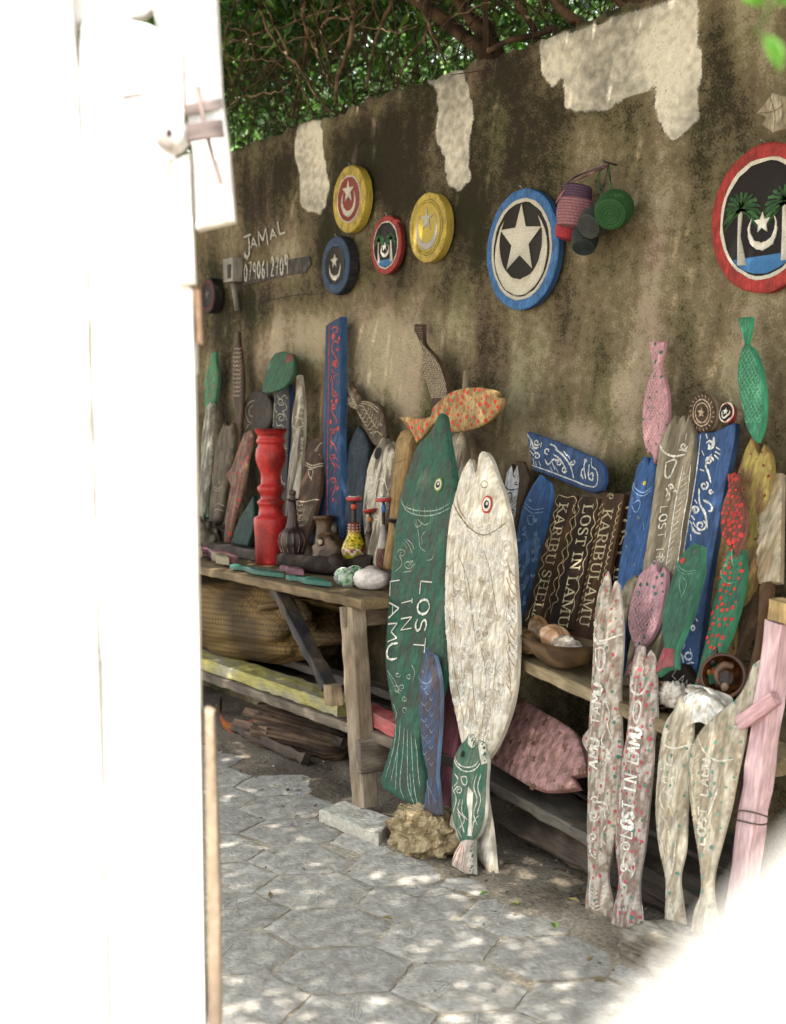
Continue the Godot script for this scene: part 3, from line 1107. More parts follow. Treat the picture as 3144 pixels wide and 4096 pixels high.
func wall_marks(wall: Node3D, wb: Board) -> void:
	patch(wb, "painted_band", "2b2722", [-6266,2044,-6073,2048,-5777,2055,-5657,2054,-5584,2051,-5572,2018,-5619,1988,-5707,1986,-5768,1985,-5965,1983,-6253,1977,-6264,2008], 0.0015)
	ink(wb, "lettering", 17, "aea89b", [[-6229,2199,-6153,2204],[-6176,2202,-6169,2128,-6177,2109,-6200,2104,-6214,2117,-6211,2132],[-6149,2141,-6128,2188],[-6128,2188,-6091,2142],[-6140,2157,-6102,2158],[-6066,2142,-6076,2211],[-6076,2211,-6028,2163],[-6028,2163,-6000,2220],[-6000,2220,-5979,2138],[-5953,2160,-5933,2205],[-5933,2205,-5894,2165],[-5944,2175,-5905,2178],[-5883,2233,-5863,2175],[-5863,2175,-5806,2177]])
	text(wb, "0790612709", -6218, 1997, -5779, 1994, 78, 12, "b5b0a2", "lettering")
	ink(wb, "wall_cracks", 3.5, "2a241a", [[-6729,1923,-6500,1903,-6242,1895,-5953,1892,-5684,1894,-5494,1884],[-5545,2201,-5529,2100,-5501,2019,-5473,1918,-5481,1859],[-6045,2068,-6017,1981,-6047,1899]])

# ---------------------------------------------------------------- trees beyond the wall and over the lane
func leaf_cluster(n: int, size: float, spread: float, seed_: int) -> ArrayMesh:
	var st = st_new()
	var g = rng(seed_)
	st.set_smooth_group(-1)
	for i in n:
		var o = Vector3(g.randf_range(-1, 1), g.randf_range(-1, 1), g.randf_range(-1, 1)) * spread
		var bs = Basis.from_euler(Vector3(g.randf_range(-1.2, 1.2), g.randf() * TAU, g.randf_range(-1.2, 1.2)))
		var l = size * g.randf_range(0.7, 1.25)
		var w = l * 0.17
		var k = g.randf_range(0.65, 1.3)
		var c = Color(k, k, k * 0.9)
		var p = [Vector3(0, 0, 0), Vector3(w, -0.15 * w, l * 0.4), Vector3(0, 0.1 * w, l), Vector3(-w, -0.15 * w, l * 0.4), Vector3(0, 0.22 * w, l * 0.45)]
		for t in [[0, 1, 4], [1, 2, 4], [2, 3, 4], [3, 0, 4]]:
			for q in t:
				st.set_color(c); st.add_vertex(o + bs * p[q])
	return done(st)

func crown(parent: Node3D, mesh: Mesh, spots_: Array, c0: String, c1: String, g: RandomNumberGenerator, called := "crown") -> void:
	var mmesh = MultiMesh.new()
	mmesh.transform_format = MultiMesh.TRANSFORM_3D
	mmesh.use_colors = true
	mmesh.mesh = mesh
	mmesh.instance_count = spots_.size()
	var a = lin(c0)
	var b = lin(c1)
	for i in spots_.size():
		var s = g.randf_range(0.75, 1.3)
		mmesh.set_instance_transform(i, Transform3D(Basis.from_euler(Vector3(g.randf() * TAU, g.randf() * TAU, 0)).scaled(Vector3.ONE * s), spots_[i]))
		mmesh.set_instance_color(i, a.lerp(b, pow(g.randf(), 1.7)))
	var o = MultiMeshInstance3D.new()
	o.name = called
	o.multimesh = mmesh
	o.material_override = M.leaf
	parent.add_child(o, true)
	tag(o, "", "", "", "stuff")

func greenery() -> void:
	var g = rng(401)
	var small = leaf_cluster(9, 0.075, 0.10, 5)
	var broad = leaf_cluster(8, 0.12, 0.16, 6)
	# tangled shrub: bare vines in front of a leafy mass
	var shrub = thing("tangled_shrub", "tangled thicket of bare brown vines and glossy leaves over the wall's left half", "shrub", Vector3(-5.5, 0, -1.2))
	var inv = -Vector3(-5.5, 0, -1.2)
	for v in VINES:
		var p = bend(v[1])
		for i in p.size():
			p[i] += inv + Vector3(nz.get_noise_2d(i * 0.9, v[0] * 900.0), nz.get_noise_2d(i * 0.9, v[0] * 500.0 + 9.0), 0) * 0.007
		# each vine goes on above the frame to the limb that carries it
		var first = p[0]
		p.insert(0, first + Vector3(g.randf_range(-0.2, 0.2), 0.5, -0.15))
		put(shrub, "vine", tube(p, v[0] * 0.62, v[0] * 0.4, mottle("927a60", "5f4a38", 9.0), 7), M.bark)
	var tw = st_new()
	for i in 900:
		var b = Vector3(g.randf_range(-9.0, -3.6), g.randf_range(2.5, 3.9), g.randf_range(-1.6, -0.3)) + inv
		var d = Vector3(g.randf_range(-1, 1), g.randf_range(-1, 0.8), g.randf_range(-0.5, 0.5)).normalized()
		var p = PackedVector3Array()
		var l = g.randf_range(0.3, 0.9)
		for k in 6:
			p.append(b + d * l * k / 5.0 + Vector3(nz.get_noise_2d(k * 0.6, i * 3.1), nz.get_noise_2d(k * 0.6 + 9.0, i * 3.1), 0) * 0.09)
		tube_into(tw, p, g.randf_range(0.002, 0.005), 0.0015, 4, mottle("6d5946", "3f3024", 5.0))
	var two = put(shrub, "twigs", done(tw), M.bark)
	tag(two, "", "", "", "stuff")
	var pts = []
	for i in 7600:
		var z = -0.35 - pow(g.randf(), 0.8) * 2.4
		var x = g.randf_range(-11.5, -3.4)
		var y = g.randf_range(1.7, 4.9)
		if nz.get_noise_3d(x * 1.5, y * 1.5, z * 1.5) < -0.32 or (z > -0.8 and g.randf() < 0.72): continue
		pts.append(Vector3(x, y, z) + inv)
	crown(shrub, small, pts, "2a431d", "6b8a3a", g)
	# the shade tree: thick trunks behind the wall, crown spread over the lane
	var tree = thing("shade_tree", "big shade tree with slanting trunks behind the wall and crown over the lane", "tree", Vector3(-4.2, 0, -0.9))
	var tinv = -Vector3(-4.2, 0, -0.9)
	put(tree, "trunk", tube(bend([-3.6, -0.1, -1.3, -3.7, 1.2, -1.1, -3.9, 2.4, -0.75, -4.3, 3.2, -0.3, -4.8, 3.9, 0.4].map(func(q): return q)), 0.10, 0.05, mottle("6b5440", "463527", 6.0), 12), M.bark, Transform3D(Basis.IDENTITY, tinv))
	for v in LIMBS:
		var p = bend(v[1])
		for i in p.size(): p[i] += tinv
		p.insert(0, p[0] + Vector3(g.randf_range(-0.3, 0.1), 0.7, 0.05))
		p.append(p[p.size() - 1] + Vector3(0.25, -0.7, -0.2))
		put(tree, "limb", tube(p, v[0] * 0.36, v[0] * 0.42, mottle("6e5640", "433326", 7.0), 10), M.bark)
	for i in 14:
		var a = Vector3(g.randf_range(-6.5, -3.0), 3.5, g.randf_range(-0.9, 0.2)) + tinv
		var e = Vector3(g.randf_range(-8.0, -1.8), g.randf_range(3.8, 4.3), g.randf_range(0.8, 3.1)) + tinv
		put(tree, "branch", tube(bend([a.x, a.y, a.z, (a.x + e.x) * 0.5, 4.05, (a.z + e.z) * 0.5, e.x, e.y, e.z]), 0.05, 0.015, mottle("6e5640", "433326", 7.0), 7), M.bark)
	pts = []
	while pts.size() < 17000:
		var v = Vector3(g.randf_range(-11.0, -1.15), g.randf_range(3.55, 4.5), g.randf_range(-1.6, 3.75))
		# the crown ends in a ragged edge towards the sunlit gateway
		if v.x + (v.z - 3.0) * 0.75 > -1.55 + 0.25 * nz.get_noise_2d(v.x * 3.0, v.z * 3.0): continue
		if nz.get_noise_2d(v.x * 2.6 + 40.0, v.z * 2.6) > 0.66: continue
		pts.append(v + tinv)
	crown(tree, broad, pts, "30532a", "638f38", g)
	# a denser tree closes the view farther back
	var back = thing("leafy_tree", "dense dark green tree filling the view far behind the wall", "tree", Vector3(-8.0, 0, -5.5))
	put(back, "trunk", tube(bend([0, -0.1, 0, 0.1, 1.6, 0.1, -0.1, 3.2, 0.0, 0.3, 4.8, 0.2]), 0.2, 0.07, mottle("5d4a38", "3d2f23", 5.0), 10), M.bark)
	for i in 5:
		put(back, "limb", tube(bend([0, 1.6 + i * 0.4, 0, cos(i * 2.2) * 1.4, 2.5 + i * 0.4, sin(i * 2.2) * 1.0, cos(i * 2.2) * 2.9, 3.4 + i * 0.4, sin(i * 2.2) * 1.7]), 0.07, 0.02, mottle("5d4a38", "3d2f23", 5.0), 8), M.bark)
	pts = []
	for i in 7600:
		var v = Vector3(g.randf_range(-11.0, 6.0), g.randf_range(1.2, 6.0), g.randf_range(-1.6, 2.0))
		if nz.get_noise_3d(v.x * 0.9, v.y * 0.9, v.z * 0.9 + 30.0) < -0.30: continue
		pts.append(v)
	crown(back, leaf_cluster(8, 0.2, 0.28, 9), pts, "2f4e24", "6f9044", g)

# ---------------------------------------------------------------- benches
func left_bench() -> void:
	var t = thing("wooden_bench", "long rough wooden display bench with splayed leg, left of the green fish", "bench", Vector3(-5, 0, 0.3))
	var o = -Vector3(-5, 0, 0.3)
	timber(t, "plank", Vector3(-9.6, 0.728, 0.405) + o, Vector3(-4.215, 0.728, 0.405) + o, 0.29, 0.034, "7d6a4c", "5a4931", Vector3.UP, 0.006)
	timber(t, "plank", Vector3(-9.6, 0.729, 0.135) + o, Vector3(-4.06, 0.729, 0.135) + o, 0.23, 0.032, "6b5a44", "4c3e2d", Vector3.UP, 0.006)
	for k in [[-4.255, 1], [-6.9, 0], [-9.2, 0]]:
		var x: float = k[0]
		timber(t, "leg", Vector3(x + 0.035, 0.036, 0.535) + o, Vector3(x - 0.085, 0.708, 0.515) + o, 0.082, 0.06, "9a8a74", "75634f", Vector3(0, 0, 1))
		timber(t, "leg", Vector3(x, 0.0, 0.06) + o, Vector3(x - 0.05, 0.71, 0.06) + o, 0.08, 0.05, "6f604d", "54463a", Vector3(0, 0, 1))
		timber(t, "cross_rail", Vector3(x - 0.085, 0.672, 0.55) + o, Vector3(x - 0.055, 0.676, 0.03) + o, 0.07, 0.035, "8d7c66", "6a5947", Vector3(1, 0, 0.05))
		timber(t, "cross_rail", Vector3(x + 0.052, 0.215, 0.572) + o, Vector3(x + 0.06, 0.225, 0.03) + o, 0.115, 0.032, "857969", "66594c", Vector3(1, 0, 0.05))
	timber(t, "brace", Vector3(-4.43, 0.415, 0.555) + o, Vector3(-4.945, 0.722, 0.50) + o, 0.035, 0.055, "2c2a2c", "54473a", Vector3(0, 0, 1), 0.003)
	timber(t, "brace", Vector3(-4.455, 0.40, 0.53) + o, Vector3(-4.975, 0.712, 0.475) + o, 0.03, 0.05, "6d5236", "54402b", Vector3(0, 0, 1), 0.003)
	timber(t, "block", Vector3(-4.385, 0.36, 0.562) + o, Vector3(-4.392, 0.432, 0.562) + o, 0.05, 0.05, "98866a", "7c6a52")
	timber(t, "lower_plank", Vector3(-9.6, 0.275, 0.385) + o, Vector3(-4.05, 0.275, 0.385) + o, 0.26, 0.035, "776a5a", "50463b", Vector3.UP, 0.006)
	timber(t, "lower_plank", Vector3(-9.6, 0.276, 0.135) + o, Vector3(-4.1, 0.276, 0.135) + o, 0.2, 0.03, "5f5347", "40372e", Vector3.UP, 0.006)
	# two low steps of old planks along the wall carry the back row
	var s = thing("plank_step", "low step of dark planks along the wall on the left bench", "plank", Vector3(-5.6, 0.748, 0.1))
	timber(s, "plank", Vector3(-3.2, 0.05, 0.0), Vector3(1.38, 0.05, 0.0), 0.165, 0.1, "50443a", "37302a", Vector3.UP, 0.004)
	timber(s, "plank", Vector3(-3.2, 0.022, 0.125), Vector3(1.38, 0.022, 0.125), 0.08, 0.044, "5d5045", "40372f", Vector3.UP, 0.004)
	var y = thing("yellow_plank", "flaking yellow painted plank lying on the lower shelf of the left bench", "plank", Vector3(-5.5, 0.294, 0.44))
	timber(y, "board", Vector3(-3.6, 0.026, 0.0), Vector3(1.02, 0.024, -0.01), 0.13, 0.048, "a49a58", "8f8a7c", Vector3.UP, 0.005)
	var p = thing("pink_plank", "faded red-pink plank end on the lower shelf right of the yellow plank", "plank", Vector3(-4.3, 0.294, 0.42))
	timber(p, "board", Vector3(-0.06, 0.04, 0.03), Vector3(0.33, 0.012, 0.05), 0.075, 0.05, "b55c5a", "a06a66", Vector3.UP, 0.003)
	for i in 4:
		var d = thing("scrap_plank", ["dark scrap plank", "narrow grey scrap slat", "brown scrap lath", "long dark scrap lath"][i] + " on the lower shelf " + ["behind the table leg", "against the wall side", "beside the pink plank end", "under the woven basket"][i], "plank", Vector3(-4.4 + i * 0.03, 0.31 + i * 0.02, 0.12 + i * 0.06))
		timber(d, "board", Vector3(-0.7 - 0.1 * i, 0, 0), Vector3(0.22 + 0.05 * (i % 2), 0.01 * (i % 3), 0.02), 0.05, 0.03, ["4a4138", "6f675a", "5b4a36", "3f372f"][i], "38302a", Vector3.UP, 0.003)

func right_bench() -> void:
	var t = thing("wooden_bench", "sloping wooden display bench with pink legs, on the right of the photo", "bench", Vector3(-3.2, 0, 0.3))
	var o = -Vector3(-3.2, 0, 0.3)
	timber(t, "plank", Vector3(-3.70, 0.640, 0.318) + o, Vector3(-2.47, 0.509, 0.372) + o, 0.19, 0.036, "8a7a5c", "63543c", Vector3.UP, 0.006)
	timber(t, "plank", Vector3(-3.70, 0.638, 0.12) + o, Vector3(-2.47, 0.508, 0.16) + o, 0.20, 0.034, "6c5c46", "4b3f30", Vector3.UP, 0.006)
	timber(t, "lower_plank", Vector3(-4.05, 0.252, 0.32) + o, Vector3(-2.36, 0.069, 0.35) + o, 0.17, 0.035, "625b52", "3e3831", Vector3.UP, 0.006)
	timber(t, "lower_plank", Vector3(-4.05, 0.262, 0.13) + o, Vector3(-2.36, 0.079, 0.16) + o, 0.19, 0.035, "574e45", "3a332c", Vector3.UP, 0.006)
	timber(t, "leg", Vector3(-3.975, 0.0, 0.39) + o, Vector3(-3.875, 0.66, 0.36) + o, 0.10, 0.036, "9c5f6b", "8a5a60")
	timber(t, "leg", Vector3(-3.50, 0.0, 0.07) + o, Vector3(-3.48, 0.64, 0.06) + o, 0.09, 0.05, "4a3328", "35261e")
	timber(t, "leg", Vector3(-2.572, 0.0, 0.455) + o, Vector3(-2.437, 0.875, 0.45) + o, 0.052, 0.055, "d8b8ba", "c7a3a6")
	timber(t, "post_cap", Vector3(-2.425, 0.877, 0.45) + o, Vector3(-2.42, 0.925, 0.45) + o, 0.07, 0.05, "a98f62", "8f7750")
	timber(t, "cross_rail", Vector3(-2.517, 0.622, 0.494) + o, Vector3(-2.41, 0.70, 0.487) + o, 0.034, 0.025, "cda5a8", "b58d8d", Vector3(0, 0, 1))
	timber(t, "leg", Vector3(-2.66, 0.0, 0.36) + o, Vector3(-2.62, 0.5, 0.33) + o, 0.07, 0.03, "6b4250", "553642")
	var st = st_new()
	tube_into(st, bend([-2.66, 0.375, 0.50, -2.62, 0.388, 0.502, -2.56, 0.396, 0.495, -2.50, 0.412, 0.49, -2.44, 0.405, 0.47, -2.46, 0.385, 0.475, -2.53, 0.383, 0.492, -2.60, 0.382, 0.50]), 0.0022, 0.0022, 5, mottle("4a4038", "3a312b", 9.0))
	put(t, "wire", done(st), M.wire, Transform3D(Basis.IDENTITY, o))
	var u = thing("fallen_plank", "dark weathered plank lying low on the ground under the right bench", "plank", Vector3(-3.3, 0.0, 0.3))
	timber(u, "board", Vector3(-0.35, 0.115, 0.02), Vector3(0.95, 0.045, 0.06), 0.13, 0.03, "5b4f43", "39312a", Vector3(0.0, 0.75, 0.66), 0.006)
	var u2 = thing("fallen_plank", "grey split plank on the ground behind the front row of log fish", "plank", Vector3(-2.8, 0.0, 0.36))
	timber(u2, "board", Vector3(-0.25, 0.10, 0.0), Vector3(0.4, 0.03, 0.03), 0.07, 0.03, "6d6256", "453c34", Vector3(0.0, 0.7, 0.7), 0.006)

# ---------------------------------------------------------------- the white gate leaf at the left
func gate() -> void:
	var yaw = 1.0176
	var t = thing("gate_leaf", "sunlit white-painted plank gate with bolt and lock, standing open at the left", "gate", Vector3(-1.87187, 0, 1.87410), Basis(Vector3.UP, yaw))
	var white = ["dededd", "cbc8c2", 0.15, 5.0, 5.0, "d5cfc4"]
	var add := func(called: String, l: Array, z: float, thick: float, pal = white) -> void:
		body(t, called, l, thick, 3, 7, pal, "white", Transform3D(Basis.IDENTITY, Vector3(0, 0, z)), true)
	add.call("board", [-674, 2048, -476, 2048, -475, 1967, -472, 1934, -466, 1866, -454.5, 1529, -430.5, 50, -710, 50], 0.0, 30.0)
	add.call("board", [-461, 1925, -455, 1949, -407, 1943, -362, 1933, -342, 1925, -338, 1866, -331, 1784, -316, 1695, -307, 1550, -299, 1543, -287, 50, -429, 50, -452, 1529, -464, 1866], 0.002, 30.0)
	add.call("batten", [-338, 1924, -308, 1931, -307, 1786, -334, 1786], 0.022, 20.0)
	add.call("batten", [-325, 1731, -299, 1742, -293, 1551, -316, 1549], 0.022, 20.0)
	add.call("stile", [-313, 2048, -260, 2048, -259, 1964, -253, 1829, -243, 1751, -235, 1644, -291, 1631, -297, 1750, -306, 1829], 0.016, 34.0)
	add.call("edge_strip", [-287, 911, -274, 904, -267, 633, -267, 50, -284, 50], -0.006, 26.0, ["93836f", "7b6c5b", 0.3, 6.0, 5.0])
	add.call("edge_strip", [-300, 1549, -290, 1544, -288, 1494, -287, 1463, -295, 1465], -0.006, 20.0, ["a98a70", "8d705a", 0.3, 6.0, 5.0])
	add.call("top_rail", [-674, 2048, -310, 2048, -314, 1927, -352, 1925, -360, 1964, -373, 1954, -414, 1946, -455, 1954, -476, 1940, -676, 1940], -0.034, 25.0)
	add.call("back_rail", [-690, 1500, -300, 1500, -300, 1420, -690, 1420], -0.034, 24.0)
	add.call("back_rail", [-690, 500, -285, 500, -285, 420, -690, 420], -0.034, 24.0)
	add.call("board_joint", [-454, 1500, -452.6, 1500, -429.6, 60, -431, 60], 0.0065, 6.0, ["a39c92", "8b8479", 0.4, 9.0, 2.0])
	add.call("scratch", [-400, 1826, -372, 1832, -372, 1829, -400, 1823], 0.0065, 6.0, ["8f867c", "776e64", 0.4, 9.0, 2.0])
	# a round lock with a keyhole, its hasp and a hanging bolt
	var zf = Transform3D(Basis(Vector3.RIGHT, PI / 2), Vector3(-0.322, 1.762, 0.045))
	put(t, "lock", lathe([0.0, 0.022, 0.018, 0.022, 0.023, 0.018, 0.025, 0.0, 0.025, -0.02], 20, mottle("cfcac6", "a89f98", 20.0)), M.satin, zf)
	put(t, "keyhole", lathe([0.0, 0.0235, 0.004, 0.0235, 0.0045, 0.02], 10, mottle("3a2c34", "2a2024", 20.0), Vector2(1.0, 1.4)), M.wire, zf)
	timber(t, "hasp", Vector3(-0.302, 1.765, 0.048), Vector3(-0.246, 1.772, 0.046), 0.026, 0.008, "8f8380", "70625e")
	timber(t, "hasp", Vector3(-0.306, 1.802, 0.026), Vector3(-0.250, 1.812, 0.026), 0.014, 0.006, "8d7f7a", "6c5d56")
	put(t, "bolt", tube(PackedVector3Array([Vector3(-0.285, 1.835, 0.03), Vector3(-0.272, 1.77, 0.046), Vector3(-0.252, 1.695, 0.03)]), 0.0035, 0.003, mottle("7d6d66", "5b4c45", 30.0), 8), M.wire)

# ---------------------------------------------------------------- round signs on the wall
func disc(called: String, label: String, x: float, y: float, z: float, r: float, rim: String, rim2: String, edge: String) -> Board:
	var l = []
	for i in 44:
		var a = TAU * i / 44.0
		var k = 1.0 + 0.008 * nz.get_noise_2d(cos(a) * 2.0 + x * 9.0, sin(a) * 2.0)
		l.append(cos(a) * r * 1000.0 * k); l.append(sin(a) * r * 1000.0 * k)
	var b = board(called, label, "wall disc", "round painted discs on the wall", Vector3(x, y, z), 0.0, l, z * 1000.0 - 8.0, 3.0, 5.0, [rim, rim2, 0.3, 16.0, 1.0, edge])
	var p = bend([-0.03, r + 0.015, -0.012, -0.012, r + 0.008, -0.005, 0.0, r - 0.01, -z * 0.4, 0.01, r - 0.012, -z + 0.002])
	put(b.node, "hook", tube(p, 0.0022, 0.0022, mottle("7f7468", "5b5048", 20.0), 5), M.wire)
	return b

func ring(b: Board, called: String, hex: String, r: float, up: float, c := Vector2.ZERO) -> void:
	var p = PackedVector2Array()
	for i in 40: p.append(c + Vector2.from_angle(TAU * i / 40.0) * r * (1.0 + 0.01 * nz.get_noise_2d(i * 1.3, r * 99.0)))
	flat_shape(b, called, hex, p, up)

func palm_picture(b: Board, r: float) -> void:
	ring(b, "white_ring", "c9c2b0", r * 0.82, 0.001)
	ring(b, "black_field", "1e1b18", r * 0.765, 0.002)
	var sea = PackedVector2Array()
	for i in 15: sea.append(Vector2.from_angle(deg_to_rad(lerpf(222, 318, i / 14.0))) * r * 0.75)
	flat_shape(b, "blue_water", "3f6f9d", sea, 0.003)
	for s in [-1, 1]:
		var x = s * r * 0.40
		flat_shape(b, "palm_trunk", "b9b3a3", PackedVector2Array([Vector2(x - r * 0.045, r * 0.16), Vector2(x + r * 0.03, r * 0.16), Vector2(x + s * r * 0.03 + r * 0.02, -r * 0.2), Vector2(x + r * 0.12, -r * 0.60), Vector2(x - r * 0.06, -r * 0.60), Vector2(x - r * 0.055, -r * 0.2)]), 0.0042)
		var st = st_new()
		for k in 15:
			var a = deg_to_rad(lerpf(-25, 205, k / 14.0))
			var p = PackedVector2Array()
			for q in 8:
				var t = q / 7.0
				var v = Vector2(x, r * 0.16) + Vector2.from_angle(a) * t * r * 0.40 + Vector2(0, -t * t * r * 0.16)
				if v.length() < r * 0.74: p.append(v)
			ribbon(st, b, p, r * 0.055, lin(["2b4a2a", "35562f", "24401f"][k % 3]), 0.0042)
		put(b.node, "palm_fronds", done(st), M.flat)
	flat_shape(b, "white_crescent", "cfc8b8", crescent_points(Vector2(0, -r * 0.16), r * 0.27, 0.40, 48.0), 0.0046)
	flat_shape(b, "white_star", "d6d0c2", star_points(Vector2(0, -r * 0.06), r * 0.16), 0.0050)

func wall_discs() -> void:
	var b = disc("wall_disc", "thick yellow-rimmed disc with white star on a red field", -5.180, 2.240, 0.038, 0.134, "a9913a", "8a7430", "ab9637")
	ring(b, "white_ring", "b9aba0", 0.096, 0.001)
	ring(b, "red_field", "7c3a2c", 0.088, 0.002)
	flat_shape(b, "white_crescent", "b7ad9c", crescent_points(Vector2(0, -0.012), 0.058, 0.40, 40.0), 0.003)
	flat_shape(b, "white_star", "beb5a5", star_points(Vector2(0, 0.03), 0.05), 0.004)
	b = disc("wall_disc", "small red-rimmed disc with palms, crescent and blue water, left of the yellow disc", -4.916, 2.031, 0.025, 0.114, "8f2f29", "752a24", "6e2a25")
	palm_picture(b, 0.113)
	b = disc("wall_disc", "plain yellow disc with a greyish star and crescent", -4.598, 2.062, 0.038, 0.128, "ab9440", "94803a", "a9923c")
	for q in [0.103, 0.094]:
		ring(b, "carved_line", "7f6c30", q, 0.0008 if q > 0.1 else 0.0016)
		ring(b, "yellow_field", "ad9743", q - 0.0025, 0.0012 if q > 0.1 else 0.002)
	flat_shape(b, "grey_crescent", "a39c90", crescent_points(Vector2(0, -0.008), 0.074, 0.34, 38.0), 0.003)
	flat_shape(b, "grey_star", "a8a196", star_points(Vector2(0, 0.03), 0.044), 0.004)
	b = disc("wall_disc", "blue and black disc with ribbed tyre-like rim and a pale star", -5.276, 1.983, 0.048, 0.117, "2b3d55", "243347", "2c2b2c")
	ring(b, "blue_line", "3f5f86", 0.083, 0.001)
	ring(b, "black_field", "28231f", 0.080, 0.002)
	flat_shape(b, "white_crescent", "aca698", crescent_points(Vector2(0.002, -0.015), 0.048, 0.42, 62.0), 0.003)
	flat_shape(b, "white_star", "b0aa9d", star_points(Vector2(0, 0.016), 0.032), 0.004)
	for i in 34:
		var a = TAU * i / 34.0
		timber(b.node, "rim_rib", Vector3(cos(a) * 0.1175, sin(a) * 0.1175, -0.038), Vector3(cos(a) * 0.1175, sin(a) * 0.1175, -0.004), 0.011, 0.006, "343231", "252322", Vector3(cos(a), sin(a), 0))
	b = disc("wall_disc", "large blue-rimmed disc with a big white star and crescent on black", -4.030, 1.926, 0.028, 0.204, "3a6593", "2f5480", "2d4867")
	ring(b, "white_ring", "bdb5a2", 0.171, 0.001)
	ring(b, "black_field", "231f1a", 0.158, 0.002)
	flat_shape(b, "white_crescent", "c2baa7", crescent_points(Vector2(0, -0.008), 0.147, 0.38, 40.0), 0.003)
	flat_shape(b, "white_star", "c6bfad", star_points(Vector2(0.0, 0.033), 0.122, -0.05), 0.0042)
	b = disc("wall_disc", "large red-rimmed disc with palm tree, cut off by the right edge", -2.919, 1.902, 0.028, 0.204, "98302a", "7f2a25", "6e2a25")
	palm_picture(b, 0.203)
	b = disc("wall_disc", "dim dark disc with dull red ring, half hidden by the gate", -6.531, 1.949, 0.05, 0.085, "2c2522", "221d1b", "241f1d")
	ring(b, "red_ring", "5c2b2a", 0.074, 0.001)
	ring(b, "black_field", "2a2522", 0.058, 0.002)
	flat_shape(b, "grey_star", "5f584e", star_points(Vector2(0, 0.004), 0.03), 0.003)
	var w = board("pointed_carving", "pale jagged wooden piece on the wall above the red disc, at the right edge", "carving", "", Vector3(-2.85, 2.16, 0.05), 0.0, [-82, 27, -24, 70, 26, 51, 39, -9, 19, -32, -22, -35, -62, -7, -47, 10], 20, 3, 8, ["9c9079", "7a6d55", 0.4, 14.0, 2.0])
	ink(w, "grooves", 3, "6f634d", [[-70, 25, -20, 20, 20, 30], [-30, 60, -10, 0, -15, -30], [10, 50, 15, 0, 5, -28]])
	var mb = thing("meter_box", "small grey meter box fixed to the wall beside the phone number", "meter box", Vector3(-6.29, 2.05, 0.0))
	timber(mb, "case", Vector3(0, -0.055, 0.03), Vector3(0, 0.055, 0.03), 0.105, 0.055, "8d877c", "6f695e")
	timber(mb, "dial_window", Vector3(0.02, -0.04, 0.0585), Vector3(0.02, 0.025, 0.0585), 0.035, 0.004, "2e2c2a", "262422")
	put(mb, "pipe", tube(PackedVector3Array([Vector3(0, -0.05, 0.025), Vector3(0.0, -0.10, 0.02), Vector3(0.01, -0.19, 0.012)]), 0.014, 0.014, mottle("7b756a", "5f594f", 8.0)), M.satin)
	put(mb, "seal", lump(Vector3(0.008, 0.01, 0.006), 0.1, 3.0, mottle("a9662f", "8c5328", 9.0), 8, 10), M.flat, Transform3D(Basis.IDENTITY, Vector3(-0.065, 0.02, 0.02)))

# ---------------------------------------------------------------- little plaited baskets hung from one nail
func basket(label: String, at: Vector3, axis: Vector3, r: float, l: float, c0: String, c1: String, strap: Array) -> void:
	var y = -axis.normalized()     # local +y is the opening, -y the coiled bottom
	var x = y.cross(Vector3(0.1, 0.2, 1)).normalized()
	var t = thing("palm_basket", label, "basket", at, Basis(x, y, x.cross(y)), "small plaited baskets hung from one nail")
	var prof = []
	var coils = 9
	for i in 5:      # spiral of the bottom
		for k in 3:
			var q = (i + k / 3.0) / 5.0
			prof.append(r * 0.80 * q); prof.append(-l * 0.5 - 0.003 * sin(k * PI / 1.5) - 0.004 * (1.0 - q * q))
	for i in coils * 4 + 1:
		var q = i / float(coils * 4)
		prof.append(r * (0.80 + 0.26 * sin(minf(1.0, q * 1.5) * PI * 0.5) - 0.12 * q) + 0.0022 * absf(sin(q * coils * PI)))
		prof.append(-l * 0.5 + l * q)
	prof.append(r * 0.90); prof.append(l * 0.5 + 0.003)
	prof.append(r * 0.86); prof.append(l * 0.5)
	prof.append(r * 0.74); prof.append(-l * 0.40)
	prof.append(0.0); prof.append(-l * 0.44)
	var a = lin(c0)
	var b = lin(c1)
	var tint := func(v: Vector3) -> Color:
		var ang = atan2(v.z, v.x)
		var coil = absf(sin((v.y / l + 0.5) * coils * PI)) if v.y > -l * 0.49 else absf(sin(Vector2(v.x, v.z).length() / r * 5.6 * PI))
		var st = 0.5 + 0.5 * sin(ang * 24.0 + floorf((v.y / l + 0.5) * coils) * 1.6)
		return b.lerp(a, clampf(0.25 + 0.8 * coil * (0.45 + 0.55 * st), 0.0, 1.0))
	put(t, "basket_body", lathe(prof, 48, tint), M.flat)
	var tr = t.transform.affine_inverse()
	for s in strap:
		var p = bend(s)
		for i in p.size(): p[i] = tr * p[i]
		put(t, "strap", tube(p, 0.0032, 0.0026, mottle(c0, c1, 30.0), 6), M.flat)

